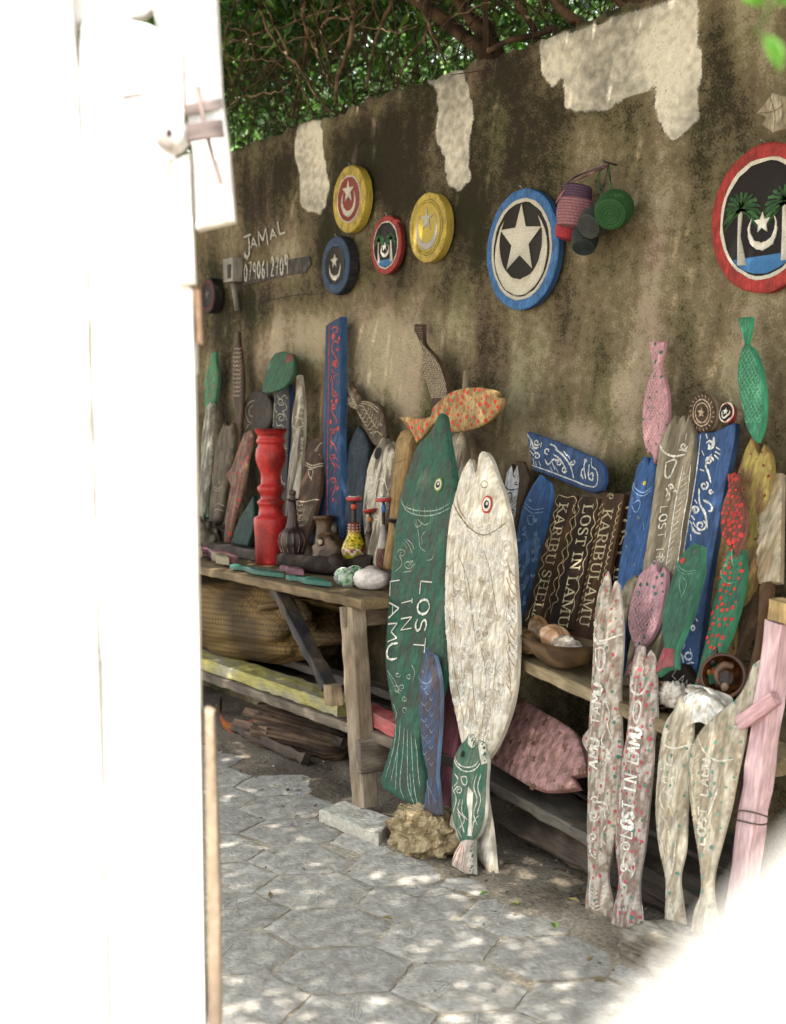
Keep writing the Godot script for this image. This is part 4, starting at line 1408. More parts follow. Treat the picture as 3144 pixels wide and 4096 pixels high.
func hanging_baskets() -> void:
	var n = [-3.578, 2.145, 0.03]
	basket("purple basket nested inside the pink one, mouth upward", Vector3(-3.668, 2.045, 0.085), Vector3(-0.05, -1, 0.16), 0.047, 0.075, "5d4356", "2c1f2a", [[-3.70, 2.07, 0.12, -3.66, 2.11, 0.10] + n])
	basket("dusty pink basket holding the purple one", Vector3(-3.672, 2.000, 0.09), Vector3(-0.08, -1, 0.14), 0.056, 0.085, "9c6b6f", "553539", [[-3.695, 2.03, 0.145, -3.66, 2.085, 0.12, -3.60, 2.125, 0.06] + n])
	basket("bright red basket peeping out below the pink one", Vector3(-3.708, 1.955, 0.085), Vector3(-0.25, -1, 0.2), 0.040, 0.06, "b03540", "64202a", [])
	basket("dark grey basket showing its coiled bottom, below the green one", Vector3(-3.562, 1.962, 0.095), Vector3(0.18, -0.42, 0.8), 0.047, 0.085, "474b46", "1f2221", [[-3.60, 2.0, 0.06, -3.59, 2.08, 0.04] + n])
	basket("blackish teal basket lying sideways, lowest of the bunch", Vector3(-3.635, 1.920, 0.075), Vector3(0.35, -0.75, 0.45), 0.042, 0.085, "363f3d", "191e1e", [])
	basket("green basket with its coiled bottom outward, rightmost of the bunch", Vector3(-3.470, 1.985, 0.10), Vector3(0.5, -0.38, 0.72), 0.056, 0.09, "2f5a2c", "142a15", [[-3.51, 2.02, 0.06, -3.545, 2.09, 0.05] + n, [-3.53, 2.02, 0.08, -3.57, 2.07, 0.07, -3.60, 2.12, 0.05] + n])
	var nail = thing("wall_nail", "iron nail in the wall that the small baskets hang from", "nail", Vector3(-3.578, 2.148, 0.0))
	put(nail, "shank", tube(PackedVector3Array([Vector3(0, -0.004, -0.02), Vector3(0, 0.004, 0.05)]), 0.0035, 0.003, mottle("4c443e", "38312c", 30.0), 7), M.wire)
	put(nail, "head", lathe([0.0, 0.002, 0.006, 0.002, 0.006, 0.0, 0.0, 0.0], 10, mottle("4c443e", "38312c", 30.0)), M.wire, Transform3D(Basis(Vector3.RIGHT, PI / 2), Vector3(0, 0.004, 0.05)))

# ---------------------------------------------------------------- what stands on the left bench
func left_bench_things() -> void:
	var k = 0.000520
	var p = []
	for q in [[0, 1905], [122, 1905], [126, 1880], [132, 1700], [139, 1600], [141, 1545], [134, 1525], [104, 1512], [97, 1470], [95, 1440], [104, 1425], [113, 1408], [104, 1392], [84, 1375], [86, 1345], [96, 1330], [110, 1305], [109, 1285], [96, 1270], [81, 1260], [80, 1190], [88, 1155], [104, 1120], [120, 1070], [124, 1030], [119, 985], [101, 950], [104, 936], [117, 922], [117, 905], [104, 893], [103, 875], [110, 862], [128, 838], [132, 818], [118, 812], [0, 812]]:
		p.append(q[0] * k); p.append((1905 - q[1]) * k)
	var t = thing("turned_post", "bright red turned wooden baluster standing on the left bench", "baluster", Vector3(-5.465, 0.746, 0.255))
	put(t, "turned_shaft", lathe(p.slice(0, 70), 30, mottle("b02f2c", "842622", 9.0, 0.35)), M.satin)
	put(t, "worn_top", lathe(p.slice(66), 30, mottle("6a3530", "4a2a26", 16.0)), M.satin)
	p = []
	for q in [[0, 1948], [98, 1948], [104, 1925], [100, 1900], [84, 1870], [68, 1856], [72, 1846], [66, 1836], [84, 1812], [104, 1770], [108, 1730], [102, 1690], [88, 1660], [60, 1630], [46, 1590], [36, 1520], [30, 1450], [30, 1420], [54, 1410], [54, 1402], [28, 1400], [22, 1380], [30, 1360], [24, 1340], [0, 1335]]:
		p.append(q[0] * k); p.append((1948 - q[1]) * k)
	t = thing("carved_vase", "dark fluted carved wooden vase right of the red baluster", "vase", Vector3(-5.245, 0.747, 0.27))
	put(t, "vase_body", lathe(smooth_profile(p, 3), 60, mottle("4a3a36", "2f2523", 20.0), Vector2.ONE, 0.10, 14), M.satin)
	for i in 14:
		var a = TAU * i / 14.0
		var l = PackedVector3Array()
		for q in [[92, 1668], [109, 1700], [114, 1735], [108, 1775], [88, 1815]]: l.append(Vector3(cos(a) * q[0] * k, (1948 - q[1]) * k, sin(a) * q[0] * k))
		put(t, "pale_rib", tube(l, 0.0015, 0.0015, mottle("8f7d70", "6d5c50", 30.0), 5), M.flat)
	# big brown carved hippo-like head
	t = thing("animal_carving", "chunky brown carved animal head with a small round eye, behind the driftwood", "carving", Vector3(-5.045, 0.748, 0.20))
	put(t, "head", lump(Vector3(0.085, 0.085, 0.065), 0.14, 1.6, mottle("5a4530", "37291c", 14.0), 18, 26), M.satin, Transform3D(Basis.IDENTITY, Vector3(0.02, 0.072, 0.02)))
	put(t, "neck", lathe(smooth_profile([0.0, -0.02, 0.062, -0.01, 0.05, 0.06, 0.036, 0.12, 0.034, 0.165, 0.042, 0.178, 0.040, 0.19, 0.0, 0.19]), 20, mottle("54402c", "34271b", 14.0)), M.satin, Transform3D(Basis(Vector3(0, 0, 1), 0.08), Vector3(-0.05, 0.03, 0.0)))
	put(t, "snout", lump(Vector3(0.05, 0.04, 0.045), 0.12, 2.0, mottle("4d3b29", "2f2318", 14.0), 12, 18, false), M.satin, Transform3D(Basis.IDENTITY, Vector3(0.085, 0.045, 0.03)))
	put(t, "ear", lump(Vector3(0.022, 0.03, 0.014), 0.15, 2.0, mottle("4d3b29", "2f2318", 14.0), 8, 12, false), M.satin, Transform3D(Basis.IDENTITY, Vector3(0.025, 0.165, 0.0)))
	put(t, "eye", lathe([0.0, 0.004, 0.006, 0.004, 0.014, 0.002, 0.018, -0.004, 0.0, -0.004], 14, func(v): return lin("a8967c") if Vector2(v.x, v.z).length() < 0.007 else lin("33261b")), M.satin, Transform3D(Basis(Vector3.RIGHT, PI / 2).rotated(Vector3.UP, 0.5), Vector3(0.045, 0.125, 0.077)))
	# dark driftwood in front
	t = thing("driftwood_log", "dark knotty driftwood lying on the left bench before the carved head", "log", Vector3(-4.95, 0.748, 0.29))
	put(t, "log", tube(bend([-0.30, 0.035, 0.02, -0.12, 0.034, 0.01, 0.05, 0.04, -0.02, 0.13, 0.05, -0.06, 0.23, 0.06, -0.10]), 0.032, 0.036, mottle("40342b", "2a211b", 12.0), 12), M.bark)
	put(t, "stub", tube(bend([0.06, 0.05, -0.03, 0.12, 0.07, 0.02, 0.2, 0.035, 0.03]), 0.03, 0.016, mottle("3d3128", "281f19", 12.0), 10), M.bark)
	# gourd figurine and its hatted companions
	var hat := func(o: Node3D, at: Vector3, r: float, tilt: Basis) -> void:
		put(o, "hat_rim", lathe([0.0, -0.006, r * 0.9, -0.006, r, 0.0, r * 0.97, 0.006, r * 0.8, 0.008, 0.0, 0.008], 24, func(v): return lin("b3423f")), M.satin, Transform3D(tilt, at))
		put(o, "hat_top", lathe([r * 0.74, 0.0083, r * 0.74, 0.0095, 0.0, 0.0097], 24, func(v):
			var q = Vector2(v.x, v.z).length() / r
			return lin("cfc9bf")), M.satin, Transform3D(tilt, at))
		put(o, "hat_emblem", lathe([r * 0.42, 0.0098, r * 0.42, 0.0105, r * 0.2, 0.0106, r * 0.2, 0.0098], 18, func(v): return lin("24222b")), M.satin, Transform3D(tilt, at))
	t = thing("gourd_figure", "glossy yellow painted gourd figure with a red and white disc hat", "figurine", Vector3(-4.835, 0.806, 0.22))
	p = smooth_profile([0.0, 0.0, 0.024, 0.001, 0.04, 0.014, 0.0485, 0.040, 0.046, 0.058, 0.038, 0.078, 0.028, 0.098, 0.024, 0.115, 0.0225, 0.135, 0.021, 0.146, 0.015, 0.152, 0.0, 0.153], 5)
	put(t, "gourd", lathe(p, 40, func(v):
		var a = atan2(v.z, v.x)
		if v.y < 0.028: return lin("8f8722")
		if v.y < 0.054:
			var q = sin(a * 7.0) * 0.5 + 0.5
			return lin("c9bca2") if absf((v.y - 0.030) / 0.022 - q) < 0.22 else (lin("7d2c2c") if (v.y - 0.030) / 0.022 > q else lin("8a7d2a"))
		if v.y < 0.108:
			return lin("2a2618") if nz.get_noise_3d(v.x * 210.0, v.y * 210.0, v.z * 210.0) > 0.30 else lin("c4ad2c")
		return lin("6e2c20").lerp(lin("b2902c"), clampf((0.125 - v.y) / 0.02, 0.0, 1.0))), M.gloss)
	for i in 9:
		var a = TAU * i / 9.0
		for j in 3:
			put(t, "white_dot", lump(Vector3(0.0028, 0.0028, 0.0028), 0.0, 1.0, func(_v): return lin("cbc3b3"), 5, 7, false), M.flat, Transform3D(Basis.IDENTITY, Vector3(cos(a) * (0.0215 + 0.0012 * (2 - j)), 0.120 + j * 0.011, sin(a) * (0.0215 + 0.0012 * (2 - j)))))
	put(t, "neck", lathe([0.009, 0.15, 0.008, 0.2, 0.008, 0.24, 0.0, 0.24], 12, mottle("352a26", "241c1a", 30.0)), M.satin)
	put(t, "red_bead", lathe(smooth_profile([0.0, -0.01, 0.010, -0.009, 0.012, 0.0, 0.010, 0.009, 0.0, 0.01]), 14, func(_v): return lin("b2402c")), M.gloss, Transform3D(Basis.IDENTITY, Vector3(0, 0.212, 0)))
	hat.call(t, Vector3(0, 0.243, 0), 0.031, Basis(Vector3(0.8, 0, -0.5).normalized(), 0.10))
	put(t, "under_hat", lathe([0.0, 0.0, 0.034, 0.003, 0.034, 0.006, 0.0, 0.006], 20, func(_v): return lin("26282c")), M.satin, Transform3D(Basis.IDENTITY, Vector3(-0.012, 0.226, -0.01)))
	t = thing("skirted_figure", "figurine in grey cone top and brown netted skirt under a red disc hat", "figurine", Vector3(-4.65, 0.79, 0.20))
	put(t, "skirt", lathe(smooth_profile([0.0, 0.0, 0.024, 0.002, 0.027, 0.03, 0.025, 0.07, 0.012, 0.10]), 24, mottle("6a3524", "4a2418", 26.0)), M.satin)
	for i in 8:
		var a = TAU * i / 8.0
		put(t, "net_cord", tube(bend([cos(a) * 0.028, 0.004, sin(a) * 0.028, cos(a + 0.5) * 0.029, 0.04, sin(a + 0.5) * 0.029, cos(a + 1.0) * 0.027, 0.075, sin(a + 1.0) * 0.027]), 0.001, 0.001, mottle("a98a6a", "83664c", 30.0), 4), M.flat)
	put(t, "cone_top", lathe([0.0, 0.08, 0.022, 0.08, 0.023, 0.086, 0.010, 0.16, 0.006, 0.17, 0.0, 0.17], 22, mottle("a19a90", "857c72", 22.0)), M.satin)
	put(t, "neck", lathe([0.006, 0.165, 0.006, 0.215, 0.009, 0.22, 0.009, 0.238, 0.006, 0.242, 0.006, 0.258, 0.0, 0.258], 12, func(v): return lin("3a639c") if v.y > 0.218 and v.y < 0.243 else lin("3a3029")), M.gloss)
	hat.call(t, Vector3(0, 0.262, 0), 0.031, Basis(Vector3(1, 0, 0), 0.06))
	t = thing("slim_figure", "slim dark figurine with a tilted red-rimmed hat, between the other two", "figurine", Vector3(-4.765, 0.80, 0.19))
	put(t, "dark_body", lathe(smooth_profile([0.0, 0.0, 0.020, 0.002, 0.016, 0.05, 0.009, 0.10, 0.012, 0.13, 0.006, 0.15, 0.006, 0.19, 0.0, 0.195]), 18, mottle("4d3b2e", "2a211b", 26.0)), M.satin)
	put(t, "orange_bead", lathe(smooth_profile([0.0, -0.009, 0.009, -0.007, 0.010, 0.0, 0.009, 0.007, 0.0, 0.009]), 12, func(_v): return lin("9c6428")), M.gloss, Transform3D(Basis.IDENTITY, Vector3(0, 0.172, 0)))
	put(t, "arms", tube(bend([-0.024, 0.105, 0.01, -0.008, 0.122, 0.01, 0.008, 0.122, 0.01, 0.024, 0.112, 0.016]), 0.002, 0.002, mottle("3a2e25", "2a211b", 30.0), 5), M.flat)
	put(t, "tilted_hat", lathe([0.0, -0.012, 0.012, -0.012, 0.028, 0.0, 0.0285, 0.004, 0.026, 0.005, 0.0, 0.004], 22, func(v): return lin("b23f3a") if v.y > -0.001 else lin("4a2620")), M.satin, Transform3D(Basis(Vector3(0.3, 0, 1).normalized(), 0.22), Vector3(0.0, 0.205, 0.0)))
	t = thing("dark_figure", "dark figurine mostly hidden behind the big green fish, with a black bowl hat", "figurine", Vector3(-4.585, 0.79, 0.19))
	put(t, "dark_body", lathe(smooth_profile([0.0, 0.0, 0.022, 0.002, 0.02, 0.05, 0.010, 0.11, 0.007, 0.17, 0.0, 0.18]), 16, mottle("3d3028", "241c18", 26.0)), M.satin)
	put(t, "bowl_hat", lathe([0.0, -0.014, 0.02, -0.012, 0.03, 0.0, 0.03, 0.003, 0.0, 0.003], 20, func(_v): return lin("22201f")), M.satin, Transform3D(Basis.IDENTITY, Vector3(0, 0.192, 0)))
	# painted stones
	t = thing("white_stone", "smooth egg-shaped pinkish white stone on the bench corner", "stone", Vector3(-4.455, 0.782, 0.37))
	put(t, "stone", lump(Vector3(0.070, 0.040, 0.045), 0.05, 1.2, mottle("cdc3bb", "b9aba2", 9.0, 0.3), 20, 30), M.satin, Transform3D(Basis(Vector3.UP, 0.55), Vector3.ZERO))
	put(t, "knob", lump(Vector3(0.032, 0.02, 0.03), 0.05, 1.5, mottle("b5aaa2", "a3968d", 9.0, 0.3), 12, 18, false), M.satin, Transform3D(Basis.IDENTITY, Vector3(-0.01, 0.028, -0.008)))
	var at = [Vector3(-4.565, 0.775, 0.405), Vector3(-4.625, 0.777, 0.385), Vector3(-4.655, 0.778, 0.32)]
	var said = ["frontmost green and white mottled stone disc, touching the white stone", "green and white mottled stone disc tucked behind the frontmost one", "green and white mottled stone disc farthest back, behind the white stone"]
	for i in 3:
		t = thing("painted_stone", said[i], "stone", at[i], Basis(Vector3.UP, 0.9 + 0.2 * i), "green and white stone discs")
		put(t, "stone", lump(Vector3(0.034, 0.031, 0.017), 0.06, 2.0, mottle("a9b5a3", "3f7a45", 55.0, 0.45), 16, 24), M.gloss)
		put(t, "white_rim", tube(bend(range(0, 25).map(func(q): return [cos(q * TAU / 24.0) * 0.0335, sin(q * TAU / 24.0) * 0.0305, -0.006]).reduce(func(acc, v): return acc + v, []), 1), 0.004, 0.004, mottle("bfc4b8", "a3ab9c", 20.0), 6), M.gloss)
	# flat fish lying on the front of the bench
	var lying := func(label: String, at_: Vector3, yaw: float, l: float, w: float, c0: String, c1: String, thick: float) -> Board:
		var o = []
		var pr = [0.0, 0.0, 0.35, 0.30, 0.62, 0.45, 0.82, 0.5, 0.9, 0.46, 0.7, 0.36, 0.38, 0.24, 0.16, 0.13, 0.45, 0.03, 0.40, 0.0]
		var up = []
		for i in range(0, pr.size(), 2): up.append([(1.0 - i / 18.0) * l, pr[i] * w * 0.5])
		for q in up: o.append(q[0] * 1000.0); o.append(q[1] * 1000.0)
		up.reverse()
		for q in up: o.append(q[0] * 1000.0); o.append(-q[1] * 1000.0)
		var n = thing("carved_fish", label, "fish carving", at_, Basis(Vector3.UP, yaw) * Basis(Vector3.RIGHT, -PI / 2), "small carved fish lying along the front of the left bench")
		return body(n, "body", o, thick, 7, 22, [c0, c1, 0.4, 20.0, 2.0], "satin")
	var b: Board = lying.call("flat turquoise green fish lying nearest the green stone discs", Vector3(-4.86, 0.766, 0.492), 0.06, 0.30, 0.062, "33695b", "2a5147", 14.0)
	ink(b, "carved_lines", 2.2, "5fa18d", [[60, -8, 120, -4, 200, -10, 270, 0], [80, 8, 150, 12, 220, 6]])
	b = lying.call("flat turquoise green fish lying farther left on the bench front", Vector3(-5.34, 0.765, 0.492), 0.03, 0.42, 0.075, "316457", "294f45", 14.0)
	ink(b, "carved_lines", 2.2, "5c9c88", [[80, -8, 180, -4, 260, -12, 380, 0], [100, 10, 190, 14, 300, 8]])
	b = lying.call("pale log fish with a band of green dots lying at the bench's front", Vector3(-5.62, 0.79, 0.445), -0.18, 0.24, 0.06, "8b8166", "6d6450", 30.0)
	spots(b, "green_spots", 22, 3, 5, "3c6b4e")
	spots(b, "red_spots", 5, 3, 4, "9a4038")
	b = lying.call("dusty pink flat fish lying behind the dotted log fish", Vector3(-5.95, 0.785, 0.36), -0.12, 0.52, 0.08, "8a5a62", "6b4950", 26.0)
	b = lying.call("dusty pink flat fish end showing right of the dark vase", Vector3(-5.16, 0.768, 0.36), -0.1, 0.22, 0.07, "8d636a", "6f5055", 16.0)
	b = lying.call("tan wooden fish lying at the far left beside the gate", Vector3(-6.15, 0.79, 0.42), -0.05, 0.40, 0.07, "857350", "675839", 30.0)
	t = thing("carved_wedge", "rough grey carved wedge at the far left of the bench, lit by a sun fleck", "carving", Vector3(-6.2, 0.748, 0.24))
	put(t, "wedge", lump(Vector3(0.12, 0.085, 0.05), 0.25, 2.2, mottle("7d7361", "4b4338", 24.0), 14, 20, true, 0.8), M.raw, Transform3D(Basis(Vector3(0, 0, 1), -0.35), Vector3(0, 0.055, 0)))
	var bk = board("carved_fish", "dark green carved fish low between the red log fish and the baluster", "fish carving", "carved fish leaning along the wall behind the left bench", Vector3(-5.80, 0.80, 0.235), -0.25, [-95, 0, 70, 0, 85, 60, 75, 130, 40, 190, 20, 225, -5, 190, -40, 150, -80, 80], 20, 4, 10, ["203830", "182822", 0.4, 18.0, 2.0])
	ink(bk, "carved_lines", 3, "6e7f74", [[-10, 150, 5, 165, 25, 150], [35, 160, 45, 140, 40, 120]])
	# woven basket below
	t = thing("woven_basket", "huge plaited palm-fibre basket lying on the lower shelf of the left bench", "basket", Vector3(-5.72, 0.30, 0.27))
	put(t, "basket_body", lump(Vector3(0.80, 0.185, 0.20), 0.10, 1.3, mottle("715a34", "49381d", 3.0, 0.45), 30, 56, true, 0.86), M.woven, Transform3D(Basis(Vector3(0, 0, 1), 0.05), Vector3(0.0, 0.19, 0.0)))
	put(t, "rim", tube(bend([0.5, 0.30, 0.16, 0.64, 0.33, 0.08, 0.74, 0.32, -0.04, 0.78, 0.26, -0.12]), 0.016, 0.014, mottle("6f5630", "4e3a1e", 9.0), 8), M.raffia)
	t = thing("palm_log", "short fibrous brown palm log with a split end on the ground under the left bench", "log", Vector3(-5.2, 0.075, 0.25), Basis(Vector3.UP, 0.35) * Basis(Vector3(0, 0, 1), -PI / 2 - 0.06))
	put(t, "log", lathe([0.0, -0.20, 0.045, -0.205, 0.085, -0.20, 0.098, -0.18, 0.092, -0.08, 0.085, 0.05, 0.088, 0.2, 0.07, 0.26, 0.0, 0.262], 90, mottle("6f5a48", "43352a", 22.0), Vector2(1.0, 1.25), 0.13, 30), M.bark)
	for i in 9:
		var a = TAU * i / 9.0 + 0.3
		timber(t, "split_fibre", Vector3(cos(a) * 0.075, -0.27 + 0.03 * sin(i * 2.1), sin(a) * 0.095), Vector3(cos(a) * 0.082, -0.10, sin(a) * 0.102), 0.03, 0.014, "7a6551", "4a3b2f", Vector3(cos(a), 0, sin(a)), 0.004)
	for i in 3:
		t = thing("split_stick", ["long dark split stick in front of the palm log", "shorter split stick lying across the palm log", "grey split stick behind the palm log"][i], "stick", Vector3(-5.25, 0.03 + 0.06 * (i % 2), 0.40 - 0.14 * i))
		timber(t, "stick", Vector3(-0.28, 0.03, 0.0), Vector3(0.30 + 0.05 * i, 0.0, -0.03), 0.04, 0.03, ["54463a", "66564a", "4d4238"][i], "352b23", Vector3(0, 0.5, 1), 0.006)
	var s = thing("orange_strap", "faded orange strap with yellow print drooping below the lower shelf", "strap", Vector3(-5.55, 0.05, 0.33))
	var st = st_new()
	var pts = bend([-0.30, 0.06, -0.02, -0.22, 0.0, 0.02, -0.10, -0.02, 0.03, 0.06, 0.02, 0.01, 0.20, 0.10, -0.02, 0.28, 0.16, -0.05], 6)
	for i in pts.size() - 1:
		quad(st, pts[i] + Vector3(0, 0.02, 0.004), pts[i + 1] + Vector3(0, 0.02, 0.004), pts[i + 1] - Vector3(0, 0.02, 0), pts[i] - Vector3(0, 0.02, 0), lin("9a4a2a"))
		quad(st, pts[i] + Vector3(0, 0.02, 0.0015), pts[i + 1] + Vector3(0, 0.02, 0.0015), pts[i + 1] - Vector3(0, 0.02, 0.0025), pts[i] - Vector3(0, 0.02, 0.0025), lin("8a4024"))
	put(s, "band", done(st), M.flat)
	st = st_new()
	for i in range(9, 18):
		var a = pts[i] + Vector3(0, 0.006, 0.0062)
		quad(st, a, a + Vector3(0.012, 0.001, 0), a + Vector3(0.010, -0.010, -0.0005), a + Vector3(0.004, -0.010, -0.0005), lin("a9922f"))
	put(s, "yellow_print", done(st), M.flat)

# ---------------------------------------------------------------- what lies on the right bench
func facing(d: Vector3) -> Basis:
	var y = d.normalized()
	var x = y.cross(Vector3.UP).normalized()
	return Basis(x, y, x.cross(y))

func half_shell(o: Node3D, called: String, size: Vector3, c0: String, c1: String, tr: Transform3D, ribs := 0, rib := 0.0, mat := "satin") -> void:
	var st = st_new()
	var t = mottle(c0, c1, 40.0)
	var R = 14
	var Cn = maxi(28, ribs * 8)
	for side in [1.0, 0.86]:
		var P := func(i: int, j: int) -> Vector3:
			var q = float(i) / R
			var a = TAU * (j % Cn) / Cn
			var w = 1.0 + (rib * cos(a * ribs) * q if ribs else 0.0)
			return Vector3(cos(a) * q * w, (1.0 - q * q) * side - (0.25 * rib * sin(a * ribs) * q * q * 4.0 if ribs else 0.0), sin(a) * q * w) * size
		for i in R:
			for j in Cn:
				for v in [P.call(i, j), P.call(i + 1, j), P.call(i + 1, j + 1), P.call(i, j), P.call(i + 1, j + 1), P.call(i, j + 1)]:
					st.set_color(t.call(v)); st.add_vertex(v)
	put(o, called, done(st), M[mat], tr)

func right_bench_things() -> void:
	var t = thing("wooden_bowl", "long shallow wooden bowl of seashells at the left end of the right bench", "bowl", Vector3(-3.345, 0.626, 0.385), Basis(Vector3.UP, -0.12))
	var st = st_new()
	var tint = mottle("6b553c", "4c3a28", 12.0)
	var P := func(i: int, j: int, inner: bool) -> Vector3:
		var q = i / 10.0
		var a = TAU * (j % 40) / 40.0
		var e = pow(absf(cos(a)), 3.0) * 0.012 * q
		var y = 0.080 * pow(q, 2.2) + e
		var f = 0.93 if inner else 1.0
		return Vector3(cos(a) * 0.205 * q * f, y + (0.008 if inner else 0.0) - (0.008 * q if inner else 0.0), sin(a) * 0.085 * pow(q, 0.8) * f)
	for inner in [false, true]:
		for i in 10:
			for j in 40:
				for v in [P.call(i, j, inner), P.call(i + 1, j, inner), P.call(i + 1, j + 1, inner), P.call(i, j, inner), P.call(i + 1, j + 1, inner), P.call(i, j + 1, inner)]:
					st.set_color(tint.call(v)); st.add_vertex(v)
	for j in 40:
		for v in [P.call(10, j, false), P.call(10, j + 1, false), P.call(10, j + 1, true), P.call(10, j, false), P.call(10, j + 1, true), P.call(10, j, true)]:
			st.set_color(tint.call(v)); st.add_vertex(v)
	put(t, "bowl", done(st), M.satin)
	var s = thing("seashell", "brown hollow half shell leaning up at the bowl's left end", "shell", Vector3(-3.455, 0.712, 0.38))
	half_shell(s, "shell", Vector3(0.062, 0.028, 0.040), "8a6f4e", "5f4930", Transform3D(Basis(Vector3(0, 0, 1), -0.9) * Basis(Vector3.RIGHT, -1.9), Vector3.ZERO))
	s = thing("seashell", "dark brown half shell lowest in the bowl, under the leaning one", "shell", Vector3(-3.50, 0.688, 0.40))
	half_shell(s, "shell", Vector3(0.055, 0.03, 0.036), "6d5538", "4a3823", Transform3D(Basis(Vector3(0, 0, 1), -0.5) * Basis(Vector3.RIGHT, 0.9), Vector3.ZERO))
	s = thing("seashell", "round pale peach bivalve shell in the middle of the bowl", "shell", Vector3(-3.375, 0.712, 0.385))
	put(s, "shell", lump(Vector3(0.056, 0.036, 0.042), 0.06, 1.2, mottle("c5a382", "a67f5c", 14.0), 18, 26, false), M.gloss, Transform3D(Basis(Vector3(0, 0, 1), -0.25), Vector3.ZERO))
	for i in 3:
		put(s, "growth_ring", tube(bend(range(0, 13).map(func(q): return [cos(q * 0.28 - 0.3) * (0.050 + 0.004 * i), sin(q * 0.28 - 0.3) * (0.032 + 0.003 * i), 0.02 - 0.006 * i]).reduce(func(acc, v): return acc + v, []), 1), 0.0016, 0.0016, mottle("8a6646", "765437", 20.0), 5), M.flat)
	s = thing("seashell", "chalky grey-white ridged shell at the bowl's right end", "shell", Vector3(-3.285, 0.700, 0.41))
	put(s, "shell", lump(Vector3(0.052, 0.026, 0.034), 0.20, 2.4, mottle("b8aea0", "8d8172", 26.0), 16, 24, false), M.raw, Transform3D(Basis(Vector3(0, 0, 1), -0.2), Vector3.ZERO))
	s = thing("coral_piece", "pale coral lump on the bench plank at the bowl's left", "coral", Vector3(-3.575, 0.664, 0.40))
	put(s, "coral", lump(Vector3(0.055, 0.022, 0.03), 0.35, 3.0, mottle("a89a86", "7d705e", 30.0), 14, 20), M.raw)
	s = thing("cowrie_shell", "glossy brown speckled cowrie shell beside the white coral", "shell", Vector3(-2.925, 0.612, 0.385))
	put(s, "shell", lump(Vector3(0.042, 0.038, 0.034), 0.05, 1.4, mottle("a5825c", "46301f", 60.0, 0.5), 20, 28), M.gloss)
	put(s, "lip", lump(Vector3(0.032, 0.010, 0.02), 0.1, 2.0, mottle("5a4430", "2e2118", 40.0), 10, 16, false), M.gloss, Transform3D(Basis.IDENTITY, Vector3(0.01, -0.026, 0.014)))
	s = thing("coral_piece", "white knobbly coral between the cowrie and the giant clam shell", "coral", Vector3(-2.865, 0.622, 0.39))
	put(s, "coral", lump(Vector3(0.050, 0.036, 0.03), 0.22, 3.0, mottle("e2dbcd", "c2b6a2", 30.0), 18, 26), M.raw)
	s = thing("clam_shell", "white fluted giant clam shell with a wavy rim on the bench edge", "shell", Vector3(-2.715, 0.605, 0.415), Basis(Vector3.UP, -0.2))
	half_shell(s, "shell", Vector3(0.105, 0.052, 0.062), "eeeae1", "d3cab9", Transform3D(Basis(Vector3.RIGHT, 0.5), Vector3(0, 0.01, 0)), 9, 0.10, "raw")
	half_shell(s, "inner_valve", Vector3(0.09, 0.03, 0.045), "f0ece4", "d8d0c2", Transform3D(Basis(Vector3.RIGHT, -0.9), Vector3(0.01, 0.035, 0.005)), 9, 0.08, "raw")
	s = thing("wooden_block", "dark wooden block under the coconut bowl", "block", Vector3(-2.74, 0.56, 0.31))
	timber(s, "block", Vector3(-0.06, 0.045, 0), Vector3(0.10, 0.03, 0), 0.09, 0.07, "3d2f24", "281e17", Vector3.UP)
	s = thing("coconut_bowl", "dark brown polished coconut bowl with a bird carved inside, tipped forward", "bowl", Vector3(-2.715, 0.695, 0.36), facing(Vector3(0.62, 0.3, 0.72)))
	put(s, "bowl", lathe(smooth_profile([0.0, -0.055, 0.03, -0.05, 0.052, -0.025, 0.058, 0.0, 0.054, 0.003, 0.050, 0.0, 0.045, -0.022, 0.026, -0.042, 0.0, -0.046]), 34, mottle("4f2f1b", "331d10", 20.0)), M.gloss)
	put(s, "rim_band", lathe([0.0585, -0.006, 0.060, 0.0, 0.0585, 0.005, 0.056, 0.0], 34, mottle("6d4526", "4f301a", 20.0)), M.satin)
	put(s, "bird", tube(bend([-0.02, -0.03, 0.03, 0.0, -0.018, 0.03, 0.016, -0.01, 0.012, 0.012, -0.006, -0.016, -0.004, -0.004, -0.028]), 0.012, 0.005, mottle("705440", "4a3524", 26.0), 9), M.satin)
	put(s, "bird_head", lump(Vector3(0.010, 0.010, 0.012), 0.1, 2.0, mottle("8d7560", "6b5543", 26.0), 10, 12, false), M.satin, Transform3D(Basis.IDENTITY, Vector3(-0.006, 0.002, -0.028)))
	var b = board("lettered_wood", "small dark wooden piece hand-lettered LAMU in white, behind the coral", "carving", "", Vector3(-2.895, 0.60, 0.345), -0.25, [-78, 70, -62, 98, -2, 100, 50, 60, 62, 20, 40, -8, -60, -6], 22, 3, 6, ["2b211a", "1c1612", 0.4, 18.0, 2.0])
	text(b, "LAMU", -34, 60, 54, 22, 24, 4.2, "cfc9bd")
	s = thing("beaded_handle", "red beaded stick with a dark pointed tip leaning by the coconut bowl", "stick", Vector3(-2.815, 0.60, 0.37))
	var dir = Vector3(0.045, 0.10, -0.012)
	for i in 6:
		put(s, "bead", lathe(smooth_profile([0.0, -0.0095, 0.010, -0.0085, 0.0125, 0.0, 0.010, 0.0085, 0.0, 0.0095], 3), 14, mottle(["a3322d", "8f6a3a"][i % 2], "6d2420", 20.0)), M.gloss, Transform3D(Basis(Vector3(0, 0, 1), -0.42), dir * (i * 0.155 + 0.2)))
